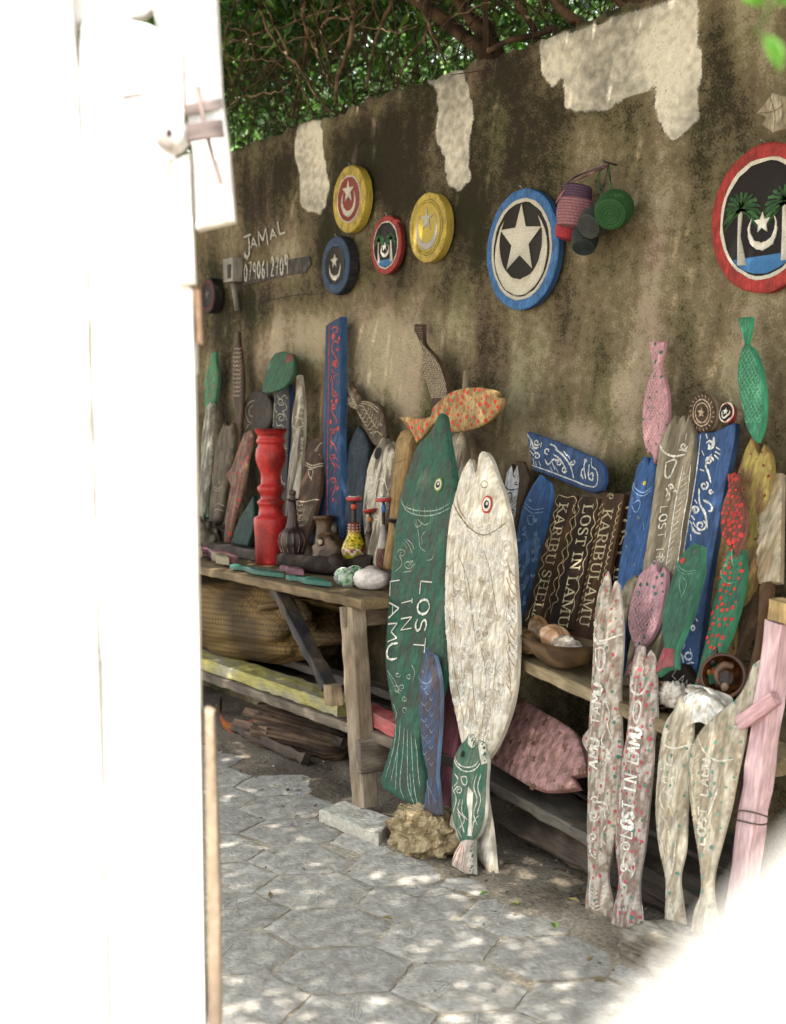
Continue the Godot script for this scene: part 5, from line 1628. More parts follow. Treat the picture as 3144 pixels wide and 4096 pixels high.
	put(s, "dark_tip", lathe(smooth_profile([0.0, -0.012, 0.009, -0.01, 0.012, 0.0, 0.007, 0.014, 0.010, 0.022, 0.0, 0.045]), 12, mottle("2a2422", "1c1817", 20.0)), M.gloss, Transform3D(Basis(Vector3(0, 0, 1), -0.42), dir * 1.25))

# ---------------------------------------------------------------- on the ground
func ground_things() -> void:
	var t = thing("base_stone", "flat pale concrete block under the splayed bench leg", "stone slab", Vector3(-4.13, 0.0, 0.61))
	body(t, "block", [-133, -80, 226, -63, 87, 80, -197, 55], 40, 3, 10, ["cbc6b9", "aaa394", 0.35, 9.0, 1.0], "stone", Transform3D(Basis(Vector3(1, 0, 0), Vector3(0, 0, -1), Vector3(0, 1, 0)), Vector3(0, 0.036, 0)), true)
	t = thing("coral_rock", "rough tan coral rock under the tail of the big green fish", "rock", Vector3(-3.80, 0.045, 0.55))
	put(t, "rock", lump(Vector3(0.135, 0.082, 0.10), 0.20, 1.3, mottle("bda883", "927e5a", 18.0), 50, 74, true, 0.8, 0.035), M.raw)
	t = thing("grey_stone", "long grey stone that the beige fish stand on, at the lower right", "rock", Vector3(-2.60, 0.045, 0.60))
	put(t, "stone", lump(Vector3(0.19, 0.060, 0.085), 0.16, 1.6, mottle("8a8376", "6b6356", 9.0), 30, 46, true, 0.85, 0.03), M.stone)
	t = thing("grey_stone", "small pale stone behind the foot of the pink post", "rock", Vector3(-2.50, 0.05, 0.44))
	put(t, "stone", lump(Vector3(0.06, 0.10, 0.06), 0.22, 1.8, mottle("a0947e", "7c705c", 12.0), 16, 22), M.stone)
	var lf = ["yellow-green fallen leaf on the slab left of the front log fish", "small green fallen leaf at a slab joint, middle of the paving", "pale green fallen leaf near the foot of the white log fish", "brownish fallen leaf on the paving, left of the others"]
	var at = [Vector3(-3.226, 0.008, 0.652), Vector3(-3.329, 0.006, 0.688), Vector3(-2.996, 0.008, 0.675), Vector3(-3.281, 0.006, 1.002)]
	for i in 4:
		var n = thing("fallen_leaf", lf[i], "leaf", at[i], Basis(Vector3.UP, i * 1.3))
		leaf_part(n, "leaf_blade", 0.034, 0.012, ["8f9440", "6a8a35", "84994a", "7d6f3d"][i])
	for i in 3:
		var n = thing("fallen_petal", ["lilac fallen petal on the dirt before the driftwood bundle", "lilac fallen petal on the slab left of the concrete block", "pale fallen petal close to the bench leg"][i], "petal", [Vector3(-4.982, 0.016, 0.509), Vector3(-4.234, 0.006, 0.812), Vector3(-4.55, 0.014, 0.60)][i], Basis(Vector3.UP, i * 2.0))
		leaf_part(n, "petal", 0.024, 0.013, "a58fa6")
	var g = rng(912)
	var st = st_new()
	for i in 420:
		var p = Vector3(g.randf_range(-6.6, -2.2), 0, g.randf_range(0.02, 1.1))
		p.y = maxf(sand_height(p.x, p.z), -0.004)
		var r = g.randf_range(0.0025, 0.007)
		var c = lin(["8d8271", "6a5c48", "a59a88", "5b4a36"][i % 4])
		var a = p + Vector3(r, 0, 0)
		var top = p + Vector3(0, r, 0)
		var ring = []
		for k in 5: ring.append(p + Vector3(cos(k * TAU / 5.0) * r * g.randf_range(0.7, 1.3), 0, sin(k * TAU / 5.0) * r))
		for k in 5: tri(st, top, ring[(k + 1) % 5], ring[k], c)
	var o = put(self, "gravel_litter", done(st), M.stone)
	tag(o, "loose grit and crumbs scattered over the dirt", "gravel", "", "stuff")
	var litter = st_new()
	for i in 170:
		var q = Vector3(g.randf_range(-6.4, -2.3), 0, g.randf_range(0.05, 0.75) if i % 4 else g.randf_range(0.7, 1.9))
		q.y = maxf(sand_height(q.x, q.z), 0.0) + 0.003
		var bs = Basis.from_euler(Vector3(g.randf_range(-0.3, 0.3), g.randf() * TAU, g.randf_range(-0.3, 0.3)))
		var ll = g.randf_range(0.008, 0.022)
		var cc = lin(["7a6848", "5c4a34", "8f8450", "6b4f38"][i % 4])
		quad(litter, q + bs * Vector3(0, 0, -ll), q + bs * Vector3(ll * 0.35, 0.003, 0), q + bs * Vector3(0, 0, ll), q + bs * Vector3(-ll * 0.35, 0.002, 0), cc)
	var lo = put(self, "leaf_litter", done(litter), M.leaf)
	tag(lo, "small dry leaf scraps scattered on the dirt and paving", "leaf litter", "", "stuff")
	var twigs = ["thin dry twig on the dirt right of the white fish tail", "short dry twig under the right bench's front edge", "bent dry twig near the front log fish's foot"]
	for i in 3:
		var n = thing("dry_twig", twigs[i], "twig", [Vector3(-3.36, 0.014, 0.36), Vector3(-3.28, 0.014, 0.30), Vector3(-3.16, 0.014, 0.46)][i], Basis(Vector3.UP, 0.7 * i))
		put(n, "twig", tube(bend([-0.035, 0.0, 0.0, -0.01, 0.004, 0.006, 0.015, 0.002, -0.004, 0.04, 0.003, 0.006]), 0.002, 0.0012, mottle("6d5b47", "4a3c2e", 20.0), 5), M.bark)

func leaf_part(n: Node3D, called: String, l: float, w: float, hex: String) -> void:
	var st = st_new()
	var c = lin(hex)
	for i in 6:
		var t0 = i / 6.0
		var t1 = (i + 1) / 6.0
		var w0 = sin(t0 * PI) * w
		var w1 = sin(t1 * PI) * w
		var y0 = sin(t0 * 2.4) * l * 0.14
		var y1 = sin(t1 * 2.4) * l * 0.14
		for s in [-1.0, 1.0]:
			quad(st, Vector3(t0 * l, y0, 0), Vector3(t1 * l, y1, 0), Vector3(t1 * l, y1 + w1 * 0.3, s * w1), Vector3(t0 * l, y0 + w0 * 0.3, s * w0), c * (1.0 if s > 0.0 else 0.9))
	put(n, called, done(st), M.leaf)

# ---------------------------------------------------------------- close to the lens
func near_things() -> void:
	var t = thing("leaning_board", "white-painted board slanting up at the lower right, close to the lens and out of focus", "board", Vector3(-0.1532, 0.0, 2.9354), Basis(Vector3.UP, 1.0176))
	body(t, "board", [-1166, 0, -766, 0, 400, 1187, 400, 1647], 28, 5, 12, ["c4c0b8", "b5b0a6", 0.2, 4.0, 3.0], "white", Transform3D.IDENTITY, true)
	t = thing("leafy_twig", "blurred bright green leafy twig hanging at the top right corner", "twig", Vector3(-0.86, 1.66, 2.15))
	put(t, "stem", tube(bend([-0.01, 0.0, 0.0, 0.02, 0.03, 0.0, 0.06, 0.10, -0.02, 0.07, 0.35, -0.05, 0.02, 0.8, 0.0]), 0.0015, 0.003, mottle("5f7a35", "4a6028", 20.0), 6), M.bark)
	for q in [[0.0, 0.02, 2.3, 0.4], [0.0, 0.0, -1.2, -0.5], [0.01, 0.02, 0.2, 0.2], [0.03, 0.05, -0.4, 0.9], [0.06, 0.11, 0.3, 0.5]]:
		leaf_part(t, "leaf", 0.034, 0.008, "5a8c2c")
		t.get_child(t.get_child_count() - 1).transform = Transform3D(Basis(Vector3.UP, 1.0) * Basis(Vector3(0, 0, 1), q[2]) * Basis(Vector3.RIGHT, 1.2), Vector3(q[0], q[1], 0))

# ---------------------------------------------------------------- carved fish, boards and signs
func stage_boards() -> void:
	var b: Board
	b = board("carved_fish", "green carved fish with red dots, at the far left beside the white door", "fish carving", "carved fish leaning along the wall behind the left bench", Vector3(-6.465, 0.862, 0.100), -0.0617, [-40,809,25,814,34,761,60,719,61,647,42,569,19,400,18,158,36,2,-22,-1,-40,217,-54,460,-82,619,-88,692,-38,764], 14, 6, 20, ["3a7350","4a5a3c",0.35,14,3])
	spots(b, "painted_spots", 16, 4, 7, "b8322c")
	b = board("carved_fish", "grey whitewashed log fish in front of the green dotted one", "fish carving", "carved fish leaning along the wall behind the left bench", Vector3(-6.360, 0.883, 0.170), -0.1437, [-82,540,-45,561,0,539,18,467,29,383,41,294,46,205,42,145,40,55,35,1,0,-1,-50,141,-71,261,-93,382,-92,479], 6, 16, 30, ["8c897c","544838",0.5,26,4])
	b = board("carved_fish", "tall brown fish with pale scratched scales standing tail up", "fish carving", "carved fish leaning along the wall behind the left bench", Vector3(-6.118, 1.265, 0.090), -0.0907, [-99,492,-79,497,-69,455,-29,378,1,301,14,243,19,174,40,-419,-20,-419,-45,105,-77,175,-109,263,-120,381,-105,451], 11, 5, 14, ["4f3a29","33271a",0.45,24,4])
	ink(b, "carved_scales", 3, "a89a80", [[-118,422,-92,414,-69,421], [-85,421,-59,413,-37,420], [-114,402,-88,394,-65,401], [-81,401,-56,393,-33,400], [-111,382,-85,374,-62,381], [-78,381,-53,373,-30,380], [-107,362,-81,354,-59,361], [-75,361,-49,353,-26,360], [-104,342,-78,334,-55,341], [-71,341,-46,333,-23,340], [-100,322,-74,314,-52,322], [-68,321,-42,313,-20,321], [-97,302,-71,294,-48,302], [-64,301,-39,293,-16,301], [-93,282,-68,274,-45,282], [-61,281,-35,273,-13,281], [-90,262,-64,254,-41,262], [-57,261,-32,253,-9,261], [-86,242,-61,234,-38,242], [-54,241,-28,234,-6,241], [-83,222,-57,214,-34,222], [-50,221,-25,214,-2,222], [-79,202,-54,194,-31,202], [-47,201,-22,194,1,202]])
	b = board("carved_fish", "dull brown fish with two green dots, left of the red spotted one", "fish carving", "carved fish leaning along the wall behind the left bench", Vector3(-6.241, 0.857, 0.160), -0.1265, [-2,484,45,469,94,481,125,411,133,324,105,248,96,177,90,119,82,72,73,25,38,-1,-46,0,-64,100,-63,231,-67,302,-45,409], 15, 12, 26, ["5d5040","413629",0.5,22,3])
	spots(b, "painted_spots", 5, 5, 9, "2f5a45")
	ink(b, "carved_lines", 3, "9a8d78", [[-24,181,33,174,77,188], [-21,169,36,162,76,176], [41,196,31,197,25,201,24,204,28,207,34,209,41,208,45,207,46,205,45,203,42,202], [13,91,50,105,94,95], [5,67,50,78,93,72]])
	b = board("carved_fish", "crooked log fish spattered with red dots and streaks", "fish carving", "carved fish leaning along the wall behind the left bench", Vector3(-5.978, 0.795, 0.220), -0.1757, [18,502,76,520,105,480,109,424,97,367,101,282,82,208,63,150,48,81,31,0,-17,0,-30,99,-37,174,-24,249,-73,284,-108,306,-86,322,-49,357,-19,421,4,468], 6, 14, 26, ["5c3a32","78604c",0.45,26,3])
	spots(b, "painted_spots", 30, 3, 7, "b03430")
	spots(b, "green_spots", 12, 3, 7, "2f5f4b")
	b = board("carved_plaque", "round dark carved plaque with a pale ring, behind the red post", "plaque", "", Vector3(-5.957, 1.290, 0.070), -0.1285, [126,97,111,128,82,156,42,178,-5,191,-53,195,-99,188,-136,171,-160,145,-169,114,-161,82,-137,51,-100,25,-55,8,-6,0,41,3,81,16,111,38,126,66], 12, 5, 12, ["342a1f","231c14",0.5,18,1])
	ink(b, "carved_ring", 5, "8b8370", [[-62,149,-111,138,-138,115,-135,86,-104,57,-67,40], [-69,126,-104,109,-98,86,-59,74], [-87,40,-122,22,-135,-1]])
	b = board("carved_fish", "plain dark green leaf-shaped fish with a dull red mouth", "fish carving", "carved fish leaning along the wall behind the left bench", Vector3(-5.760, 1.470, 0.130), -0.3832, [-38,186,30,192,141,176,183,133,208,92,200,51,154,18,72,1,8,-3,-33,4,-56,52,-70,112,-63,154], 11, 4, 12, ["2f5a3c","33483a",0.3,16,2])
	patch(b, "red_mouth", "6e3431", [86,172,143,175,164,139,96,133])
	b = board("carved_board", "blue-black board with white carved waves under the green leaf fish", "board", "", Vector3(-5.619, 0.978, 0.110), -0.1167, [-198,491,-64,531,-33,349,27,-127,-55,-131,-182,343], 17, 3, 6, ["2c2c30","3a362e",0.4,18,4,"2f4f7c"])
	ink(b, "carved_waves", 4, "a7a18f", [[-200,483,-186,405,-178,343], [-89,454,-100,442,-126,439,-148,446,-154,456,-143,464,-125,464,-113,459,-112,452,-120,449,-129,450], [-155,382,-142,396,-113,399,-88,392,-81,380,-94,372,-114,371,-128,377,-129,384,-119,388,-109,387], [-52,287,-70,281,-90,283,-102,290,-101,298,-90,302,-77,301,-68,297,-68,292,-75,290,-82,290], [-169,483,-141,466,-97,482,-70,465], [-174,449,-182,427,-152,404], [-90,448,-67,426,-106,410,-65,388], [-86,404,-52,371], [-157,371,-140,349,-92,349,-63,322], [-88,327,-48,333], [-143,304,-136,271,-109,249], [-39,267,-45,248,-25,253], [-60,140,-40,102,-8,92], [-57,74,-29,53], [-51,239,-36,207]])
	b = board("carved_fish", "thin driftwood fish, dark with bleached white streaks", "fish carving", "carved fish leaning along the wall behind the left bench", Vector3(-5.454, 1.009, 0.160), -0.1670, [-120,538,-92,540,-42,449,5,320,22,240,32,160,55,55,44,-160,-26,-163,-66,158,-77,266,-104,374,-99,450], 14, 14, 24, ["6a5a46","cbc4b2",0.42,18,9])
	ink(b, "carved_lines", 5, "b5ac98", [[-14,378,-43,362,-61,346], [-59,357,-10,346,9,319], [-70,319,-31,303,9,319], [-19,276,-22,271,-30,269,-39,268,-47,271,-51,274,-51,277,-47,279,-42,280,-38,279,-36,277], [-42,265,-24,244,-19,265]])
	b = board("carved_plank", "narrow ochre stick leaning behind the brown white-lined fish", "plank", "", Vector3(-5.347, 1.064, 0.080), -0.0916, [-68,390,-49,437,-39,431,-12,210,16,-215,-22,-217,-44,210], 10, 3, 8, ["6d5638","4a3d29",0.4,20,5])
	b = board("carved_fish", "dark brown fish with white carved gill arcs and feathered tail", "fish carving", "carved fish leaning along the wall behind the left bench", Vector3(-5.259, 0.897, 0.220), -0.3040, [-140,377,-89,394,-57,386,-46,401,-17,384,10,314,40,235,61,167,68,104,68,46,41,-107,-5,-110,-80,69,-99,133,-120,230,-131,311], 15, 10, 26, ["4c3828","382a1d",0.45,22,3])
	ink(b, "carved_lines", 4.5, "b3a891", [[-107,286,-38,274,30,288], [-104,275,-32,264,31,278], [-66,257,-24,253,-21,224,-40,228,-66,257], [-55,336,-31,361,-16,377], [-48,333,-29,347], [-11,323,12,308], [-26,223,-9,211], [-85,121,-29,119,21,127,74,137]])
	ink(b, "carved_feathers", 3.5, "a89c86", [[-33,108,-8,72,-7,40], [-19,109,1,72,1,37], [-4,109,11,73,9,34], [11,110,20,73,17,32], [25,111,30,74,25,29], [40,112,39,74,33,26], [54,112,48,75,41,24], [-84,111,-57,101,-33,108], [-73,90,-46,80,-22,87], [-61,69,-34,60,-11,66], [-49,48,-23,39,1,46], [-38,27,-11,18,12,25], [-18,87,-20,82,-28,80,-37,82,-42,85,-41,89,-36,90,-30,90,-27,87,-28,86,-30,85], [-17,55,-20,51,-27,49,-36,50,-40,53,-39,56,-35,58,-29,57,-26,55,-27,54,-29,53], [26,26,24,21,16,19,8,21,3,24,4,27,9,29,14,28,17,26,17,24,14,24]])
	b = board("carved_post", "tall dark blue post with red painted scrolls and a red line", "post", "", Vector3(-5.157, 0.803, 0.160), -0.1023, [-175,941,-147,949,-49,972,9,628,50,375,93,174,128,76,151,13,-157,-18,-143,83,-126,173,-102,293,-123,526,-149,734], 26, 4, 10, ["27364f","24405f",0.45,9,5,"35577f"])
	ink(b, "red_line", 4.5, "b4443a", [[-139,944,-98,681,-53,372,-16,148]])
	ink(b, "red_scrolls", 6, "b0463c", [[-118,923,-107,928,-92,930,-78,928,-67,923,-62,917,-64,912,-70,909,-77,908,-84,909,-88,912], [-103,856,-81,871,-48,864], [-33,777,-44,786,-62,790,-78,789,-86,782,-83,775,-72,771,-61,770,-55,773,-54,777,-58,780], [-90,866,-99,841,-65,809,-40,777,-61,760], [-46,847,-40,843,-39,839,-41,835,-46,833,-52,833,-58,834,-61,836,-62,839,-60,840,-58,841], [-87,760,-69,742,-58,742], [-26,736,-65,721,-69,685,-31,649], [-14,656,-21,648,-38,645,-53,649,-60,656,-56,662,-45,664,-35,662,-31,658,-33,654,-38,653], [-77,732,-88,706], [-21,710,-40,700], [-69,600,-61,609,-44,611,-30,606,-26,599,-33,594,-45,594,-53,597,-54,602,-48,604,-42,603], [-63,593,-33,567,-8,546,-11,531], [7,516,-31,500,-41,465,0,440,14,419], [-55,504,-46,510,-32,511,-21,508,-15,503,-16,498,-23,495,-31,495,-37,497,-39,499,-37,501], [-50,459,-35,434], [-31,398,-26,404,-16,407,-4,407,4,403,6,399,3,395,-4,394,-10,394,-14,396,-14,398], [-34,398,-9,373,14,358,9,333], [13,394,47,380], [12,374,46,354], [-18,301,-12,309,3,313,17,312,26,306,25,300,18,296,8,296,2,298,0,302,3,304], [34,303,25,267,1,231], [-5,261,8,277], [43,227,45,212]])
	round_dots(b, "red_dots", "b4443a", [-95,892,14,-46,880,8,-22,626,11,-54,541,10,11,513,10,50,273,8,-59,626,7,-48,598,8,-64,778,8,22,226,7])
	b = board("carved_fish", "plain dark blue-black fish standing right of the tall blue post", "fish carving", "carved fish leaning along the wall behind the left bench", Vector3(-4.968, 0.932, 0.140), -0.2001, [-106,403,-47,372,-2,327,14,277,22,202,41,102,59,-79,-55,-86,-127,197,-152,299,-144,335], 13, 8, 24, ["28323c","1d262e",0.45,18,4])
	ink(b, "carved_lines", 3, "3c4b58", [[-133,320,-74,306,-10,322], [-120,295,-67,285,-7,297], [-84,249,-54,174,-38,99], [-45,250,-12,176,0,101]])
	b = board("carved_fish", "brown fish hung head down with pale carved net scales", "fish carving", "carved fish leaning along the wall behind the left bench", Vector3(-4.860, 1.247, 0.090), -0.1529, [-292,263,-229,213,-199,177,-112,181,-29,155,14,101,47,42,30,2,-29,1,-96,41,-158,91,-209,136,-291,162,-307,204,-300,234], 12, 5, 14, ["54432f","3a2e20",0.45,22,2])
	ink(b, "carved_net", 3.2, "a69a80", [[-196,162,-155,156,-120,136,-107,161], [-169,144,-133,141,-102,123,-91,149], [-143,127,-112,126,-83,110,-74,137], [-118,110,-91,111,-64,97,-58,125], [-92,93,-70,96,-46,84,-42,113], [-67,76,-49,81,-27,71,-25,101], [-199,136,-165,121,-150,136], [-175,119,-144,107,-128,121], [-151,102,-123,93,-107,106], [-127,85,-102,79,-86,91], [-103,68,-81,65,-65,76], [-79,51,-60,51,-44,61], [-303,247,-284,214,-216,162], [-287,235,-266,203,-208,158], [-270,222,-249,193,-201,154], [-254,210,-231,182,-194,149], [-301,198,-261,183,-206,162], [-298,189,-259,174,-204,157], [-296,180,-257,166,-203,151], [-293,171,-255,158,-202,146], [-180,177,-110,171,-32,145], [-178,169,-107,161,-33,131], [-55,31,-33,56,18,42], [9,86,6,83,1,81,-4,82,-9,84,-10,86,-8,88,-5,89,-2,88,0,87,0,86]])
	b = board("carved_fish", "mottled black and white driftwood fish with a dark round eye", "fish carving", "carved fish leaning along the wall behind the left bench", Vector3(-4.724, 0.812, 0.200), -0.2095, [-92,480,-68,478,-42,446,-23,466,14,415,20,358,26,285,45,190,24,141,40,-15,-23,-20,-135,180,-151,253,-161,337,-154,387,-132,432], 16, 12, 28, ["b5ac99","3f3122",0.5,20,5])
	round_dots(b, "eye", "1a1512", [-88,416,24], 1)
	ink(b, "carved_lines", 4.5, "d6cfbd", [[-79,314,-85,304,-104,299,-123,303,-132,311,-129,319,-117,322,-105,320,-99,315,-100,311,-107,309], [-52,306,-46,315,-30,319,-14,316,-6,309,-9,302,-19,299,-29,301,-34,305,-33,309,-28,310], [-152,351,-124,313,-126,263], [-129,379,-122,397,-103,380,-111,365,-129,379], [-17,365,-5,317,23,275], [-88,247,-104,251,-112,258,-108,265,-97,269,-85,267,-79,262,-81,257,-88,255,-94,256,-97,259], [-87,353,-56,305,-53,257,-29,214], [-119,229,-89,196,-92,167], [-20,268,8,226,7,187], [2,172,-2,165,-15,161,-28,163,-34,169,-32,174,-24,177,-15,176,-11,173,-12,169,-17,168]])
	b = board("driftwood_log", "smooth straw coloured log standing left of the big green fish", "log", "", Vector3(-4.605, 0.863, 0.200), -0.2167, [-58,456,-24,463,15,465,43,422,44,379,37,310,34,259,30,207,30,129,47,-69,-11,-74,-33,139,-52,203,-70,290,-76,355,-80,412], 22, 24, 34, ["8f7348","6b5434",0.4,16,8])
	ink(b, "grain_crack", 2.5, "5c482c", [[-42,330,-4,335,28,347], [-60,393,-43,415,-11,426], [-20,289,2,203,12,139], [6,122,26,54]])
	b = board("driftwood_post", "brown and white weathered post behind the white fish snout", "post", "", Vector3(-4.202, 0.924, 0.160), -0.2572, [-208,387,-140,393,-109,367,-75,305,-64,242,39,-179,-23,-184,-100,200,-154,324], 20, 14, 26, ["5b4432","9b9280",0.4,16,7])
	b = board("wooden_stick", "pale stick rising behind the red dotted fish", "stick", "", Vector3(-4.233, 1.162, 0.130), -0.1098, [-50,365,-34,363,-27,298,-15,145,-8,121,6,68,4,-417,-9,-417,-10,72,-38,128,-39,148,-50,306], 8, 5, 8, ["a2957c","6d6049",0.4,18,8])
	b = board("carved_fish", "dark brown fish tail up on the wall with pale scallop scales", "fish carving", "carved fish propped between the two benches", Vector3(-4.458, 1.399, 0.090), -0.1306, [-214,290,-213,313,-151,309,-135,241,-110,222,-45,186,9,142,42,99,73,45,41,20,-23,-1,-53,38,-95,90,-123,155,-140,215,-171,251], 13, 3, 7, ["3d2a1d","2c1e14",0.4,20,2,"5e4834"])
	scales(b, "carved_scales", 0.12, 0.8, 11, 2.6, "a3937a")
	ink(b, "tail_rays", 3, "7a6048", [[-206,297,-152,296], [-200,288,-150,287], [-193,279,-149,278], [-186,270,-147,269], [-180,261,-145,260], [-173,252,-143,251]])
	b = board("carved_fish", "sandy fish with bright red polka dots held sideways on a stick", "fish carving", "carved fish propped between the two benches", Vector3(-4.272, 1.310, 0.165), 0.0000, [180,149,247,142,287,132,303,125,292,115,324,111,316,82,281,51,235,28,181,11,113,1,43,-2,0,0,-29,20,-58,32,-95,23,-147,-13,-204,-45,-231,-10,-270,19,-326,48,-255,50,-163,44,-110,52,-95,85,-51,108,7,132,77,146], 14, 7, 26, ["a68858","7d6440",0.42,22,1.4])
	spots(b, "painted_spots", 70, 6.0, 8.4, "cc3a30")
	patch(b, "painted_sun_strip", "b69a69", [105,130,129,133,184,98,245,38,215,27,161,67])  # strip of sunlight across the body, painted in as paler beige
	b = board("carved_fish", "very large dark green fish lettered LOST IN LAMU with a ringed eye", "fish carving", "carved fish propped between the two benches", Vector3(-3.856, 0.105, 0.560), -0.2021, [-254,1294,-233,1285,-205,1242,-172,1184,-137,1127,-95,1053,-70,978,-67,787,9,535,36,447,29,404,12,340,-20,293,-50,252,-46,196,7,124,25,77,40,14,11,0,-36,12,-136,21,-220,34,-237,47,-233,74,-210,159,-203,213,-213,260,-245,297,-286,360,-318,410,-338,462,-360,552,-379,660,-387,732,-389,731,-409,841,-417,920,-416,976,-411,1029,-393,1089,-377,1153,-353,1194,-305,1224,-281,1257,-268,1285], 16, 10, 30, ["2a5441","3d4238",0.36,22,3,"35715c"])
	ink(b, "carved_gill", 3.2, "93a493", [[-399,992,-378,973,-316,959,-230,958,-157,967,-97,991], [-387,977,-351,955,-274,942,-205,944,-153,954,-89,977], [-351,979,-337,948], [-313,973,-300,944], [-276,971,-264,942], [-241,971,-231,943], [-207,972,-198,946], [-173,976,-162,952], [-135,986,-125,963]])
	ink(b, "carved_lines", 3.2, "93a08c", [[-291,927,-269,901,-238,915], [-270,928,-223,912,-197,919], [-281,928,-245,871,-228,838,-188,824], [-210,893,-228,873,-216,846], [-361,804,-355,815,-338,819,-321,817,-313,809,-316,802,-327,798,-337,800,-343,804,-341,808,-336,810], [-349,801,-321,772,-355,742], [-329,854,-290,833,-269,811], [-320,858,-278,842,-259,824], [-337,845,-302,825], [-138,818,-147,802,-176,796], [-238,783,-242,776,-253,772,-265,773,-272,777,-272,782,-267,786,-260,787,-254,785,-253,782,-254,780], [-376,795,-353,781], [-251,776,-259,764,-278,760,-296,764,-302,773,-294,780,-280,782,-270,778,-269,773,-275,769,-282,769], [-276,790,-248,765,-302,744], [-211,409,-214,403,-221,400,-230,399,-237,401,-239,405,-237,408,-232,410,-227,410,-224,409,-224,407], [-301,412,-234,379,-199,347], [-288,403,-241,367], [-188,358,-203,360,-209,367,-204,374,-192,377,-182,375,-180,370,-185,366,-192,365,-197,367,-197,369], [-244,360,-235,367,-221,369,-210,366,-208,360,-214,354,-223,353,-230,355,-232,358,-228,361,-224,362], [-142,414,-146,407,-157,403,-168,404,-173,408,-171,414,-164,416,-157,416,-154,413,-155,411,-158,409], [-149,339,-153,332,-163,329,-173,329,-177,334,-176,338,-169,341,-163,341,-160,338,-161,336,-164,334], [-265,347,-205,351], [-227,310,-195,273,-206,260], [-147,292,-158,293,-164,297,-165,302,-160,306,-152,308,-145,307,-142,305,-143,302,-146,300,-149,299], [-158,449,-133,431,-135,394]])
	ink(b, "tail_rays", 3.4, "9fb0a0", [[-165,257,-155,195,-162,62], [-137,246,-119,160,-102,59,-73,29], [-192,247,-179,191,-195,71], [-116,240,-89,156,-56,69,-3,19], [-90,234,-62,161,-18,67,15,23], [-67,223,-30,152,6,83], [-152,170,-140,104,-126,44], [-60,110,-29,44]])
	ink(b, "side_scales", 3, "6f5a50", [[-43,569,-8,548,7,514], [-29,509,7,483,12,453], [-29,540,8,509], [-24,478,7,452], [-35,591,-5,569], [-18,443,12,422]])
	text(b, "LOST", -184, 725, -162, 499, 67, 9, "d8d4c6")
	text(b, "IN", -279, 649, -254, 551, 63, 9, "d8d4c6")
	text(b, "LAMU", -373, 706, -307, 446, 60, 9, "d8d4c6")
	eye(b, -179, 1049, 24, ["6d8a2c", "c9c4b0", "191815", "d9d5c8"])
	b = board("carved_fish", "very large whitewashed fish with open mouth and red-rimmed disc eye", "fish carving", "carved fish propped between the two benches", Vector3(-3.482, 0.001, 0.540), -0.1352, [-293,1261,-274,1260,-236,1235,-196,1186,-157,1141,-124,1090,-96,1039,-75,989,-53,921,-41,871,-12,777,10,661,18,566,8,493,-13,432,-42,374,-78,328,-76,261,-61,211,-28,141,-5,85,23,9,-1,-3,-47,21,-94,48,-140,66,-171,48,-203,11,-241,6,-236,62,-226,144,-196,211,-182,273,-196,320,-227,364,-253,409,-293,473,-325,538,-358,636,-388,735,-414,861,-417,890,-426,982,-426,1045,-416,1094,-403,1142,-385,1195,-365,1224,-355,1236,-342,1232,-325,1207,-312,1186,-306,1201,-306,1244], 14, 12, 34, ["d4cbba","b5a78f",0.3,34,3,"c5bcaa"])
	ink(b, "carved_gill", 5, "8c7a60", [[-401,1090,-355,1052,-283,1013,-212,1000,-155,1018,-108,1045], [-386,1113,-366,1077,-321,1043]])
	ink(b, "white_gill", 6, "ddd6c6", [[-403,1083,-356,1045,-282,1007,-211,994,-154,1011,-105,1039]])
	swirls(b, "carved_swirls", 0.18, 0.8, 55, 22, 2.0, "b8a991")
	swirls(b, "white_ridges", 0.18, 0.84, 90, 20, 2.6, "e9e3d6")
	ink(b, "back_fin", 4, "a08d73", [[-82,934,-60,902,-37,880], [-67,909,-54,876,-32,854], [-72,882,-49,850,-27,828], [-57,856,-44,824,-22,802], [-62,829,-39,798,-17,776], [-47,804,-35,772,-12,751], [-52,777,-30,746,-7,725], [-37,752,-25,720,-2,699], [-42,725,-20,695,3,674], [-27,701,-15,669,8,648], [-32,674,-10,643,13,622], [-17,649,-5,618,6,595], [-22,622,0,592,6,569], [-7,598,5,566,6,543], [-12,571,10,541,5,516]])
	ink(b, "grain_lines", 2.4, "84745c", [[-366,911,-337,791,-306,683], [-343,933,-275,858,-227,753,-187,658], [-307,931,-298,886,-255,785], [-320,641,-271,536,-203,418], [-174,680,-122,588,-108,493,-108,410], [-196,597,-171,512,-135,420], [-207,954,-162,898,-120,814,-93,758], [-258,599,-221,504], [-199,458,-163,390], [-79,474,-90,404], [-75,624,-73,528], [-347,729,-324,660]])
	eye(b, -212, 1095, 28, ["b9372f", "d8d2c4", "1c1a18", "d8d2c4"])
	ink(b, "small_eye", 3.5, "978a72", [[-222,1158,-225,1151,-234,1147,-246,1147,-255,1151,-259,1158,-255,1164,-244,1168,-232,1166,-224,1161,-222,1154]])
	b = board("carved_fish", "slim blue-grey fish leaning on the tail of the big green fish", "fish carving", "carved fish propped between the two benches", Vector3(-3.749, 0.132, 0.575), -0.1533, [-149,492,-131,483,-116,472,-112,480,-97,477,-66,436,-46,398,-29,340,-14,242,-7,169,-1,120,21,65,46,3,30,-3,-41,1,-42,61,-42,101,-78,155,-113,224,-140,296,-158,371,-164,416,-148,449], 15, 4, 10, ["3f4a63","4b3f3c",0.45,26,3,"6d87a3"])
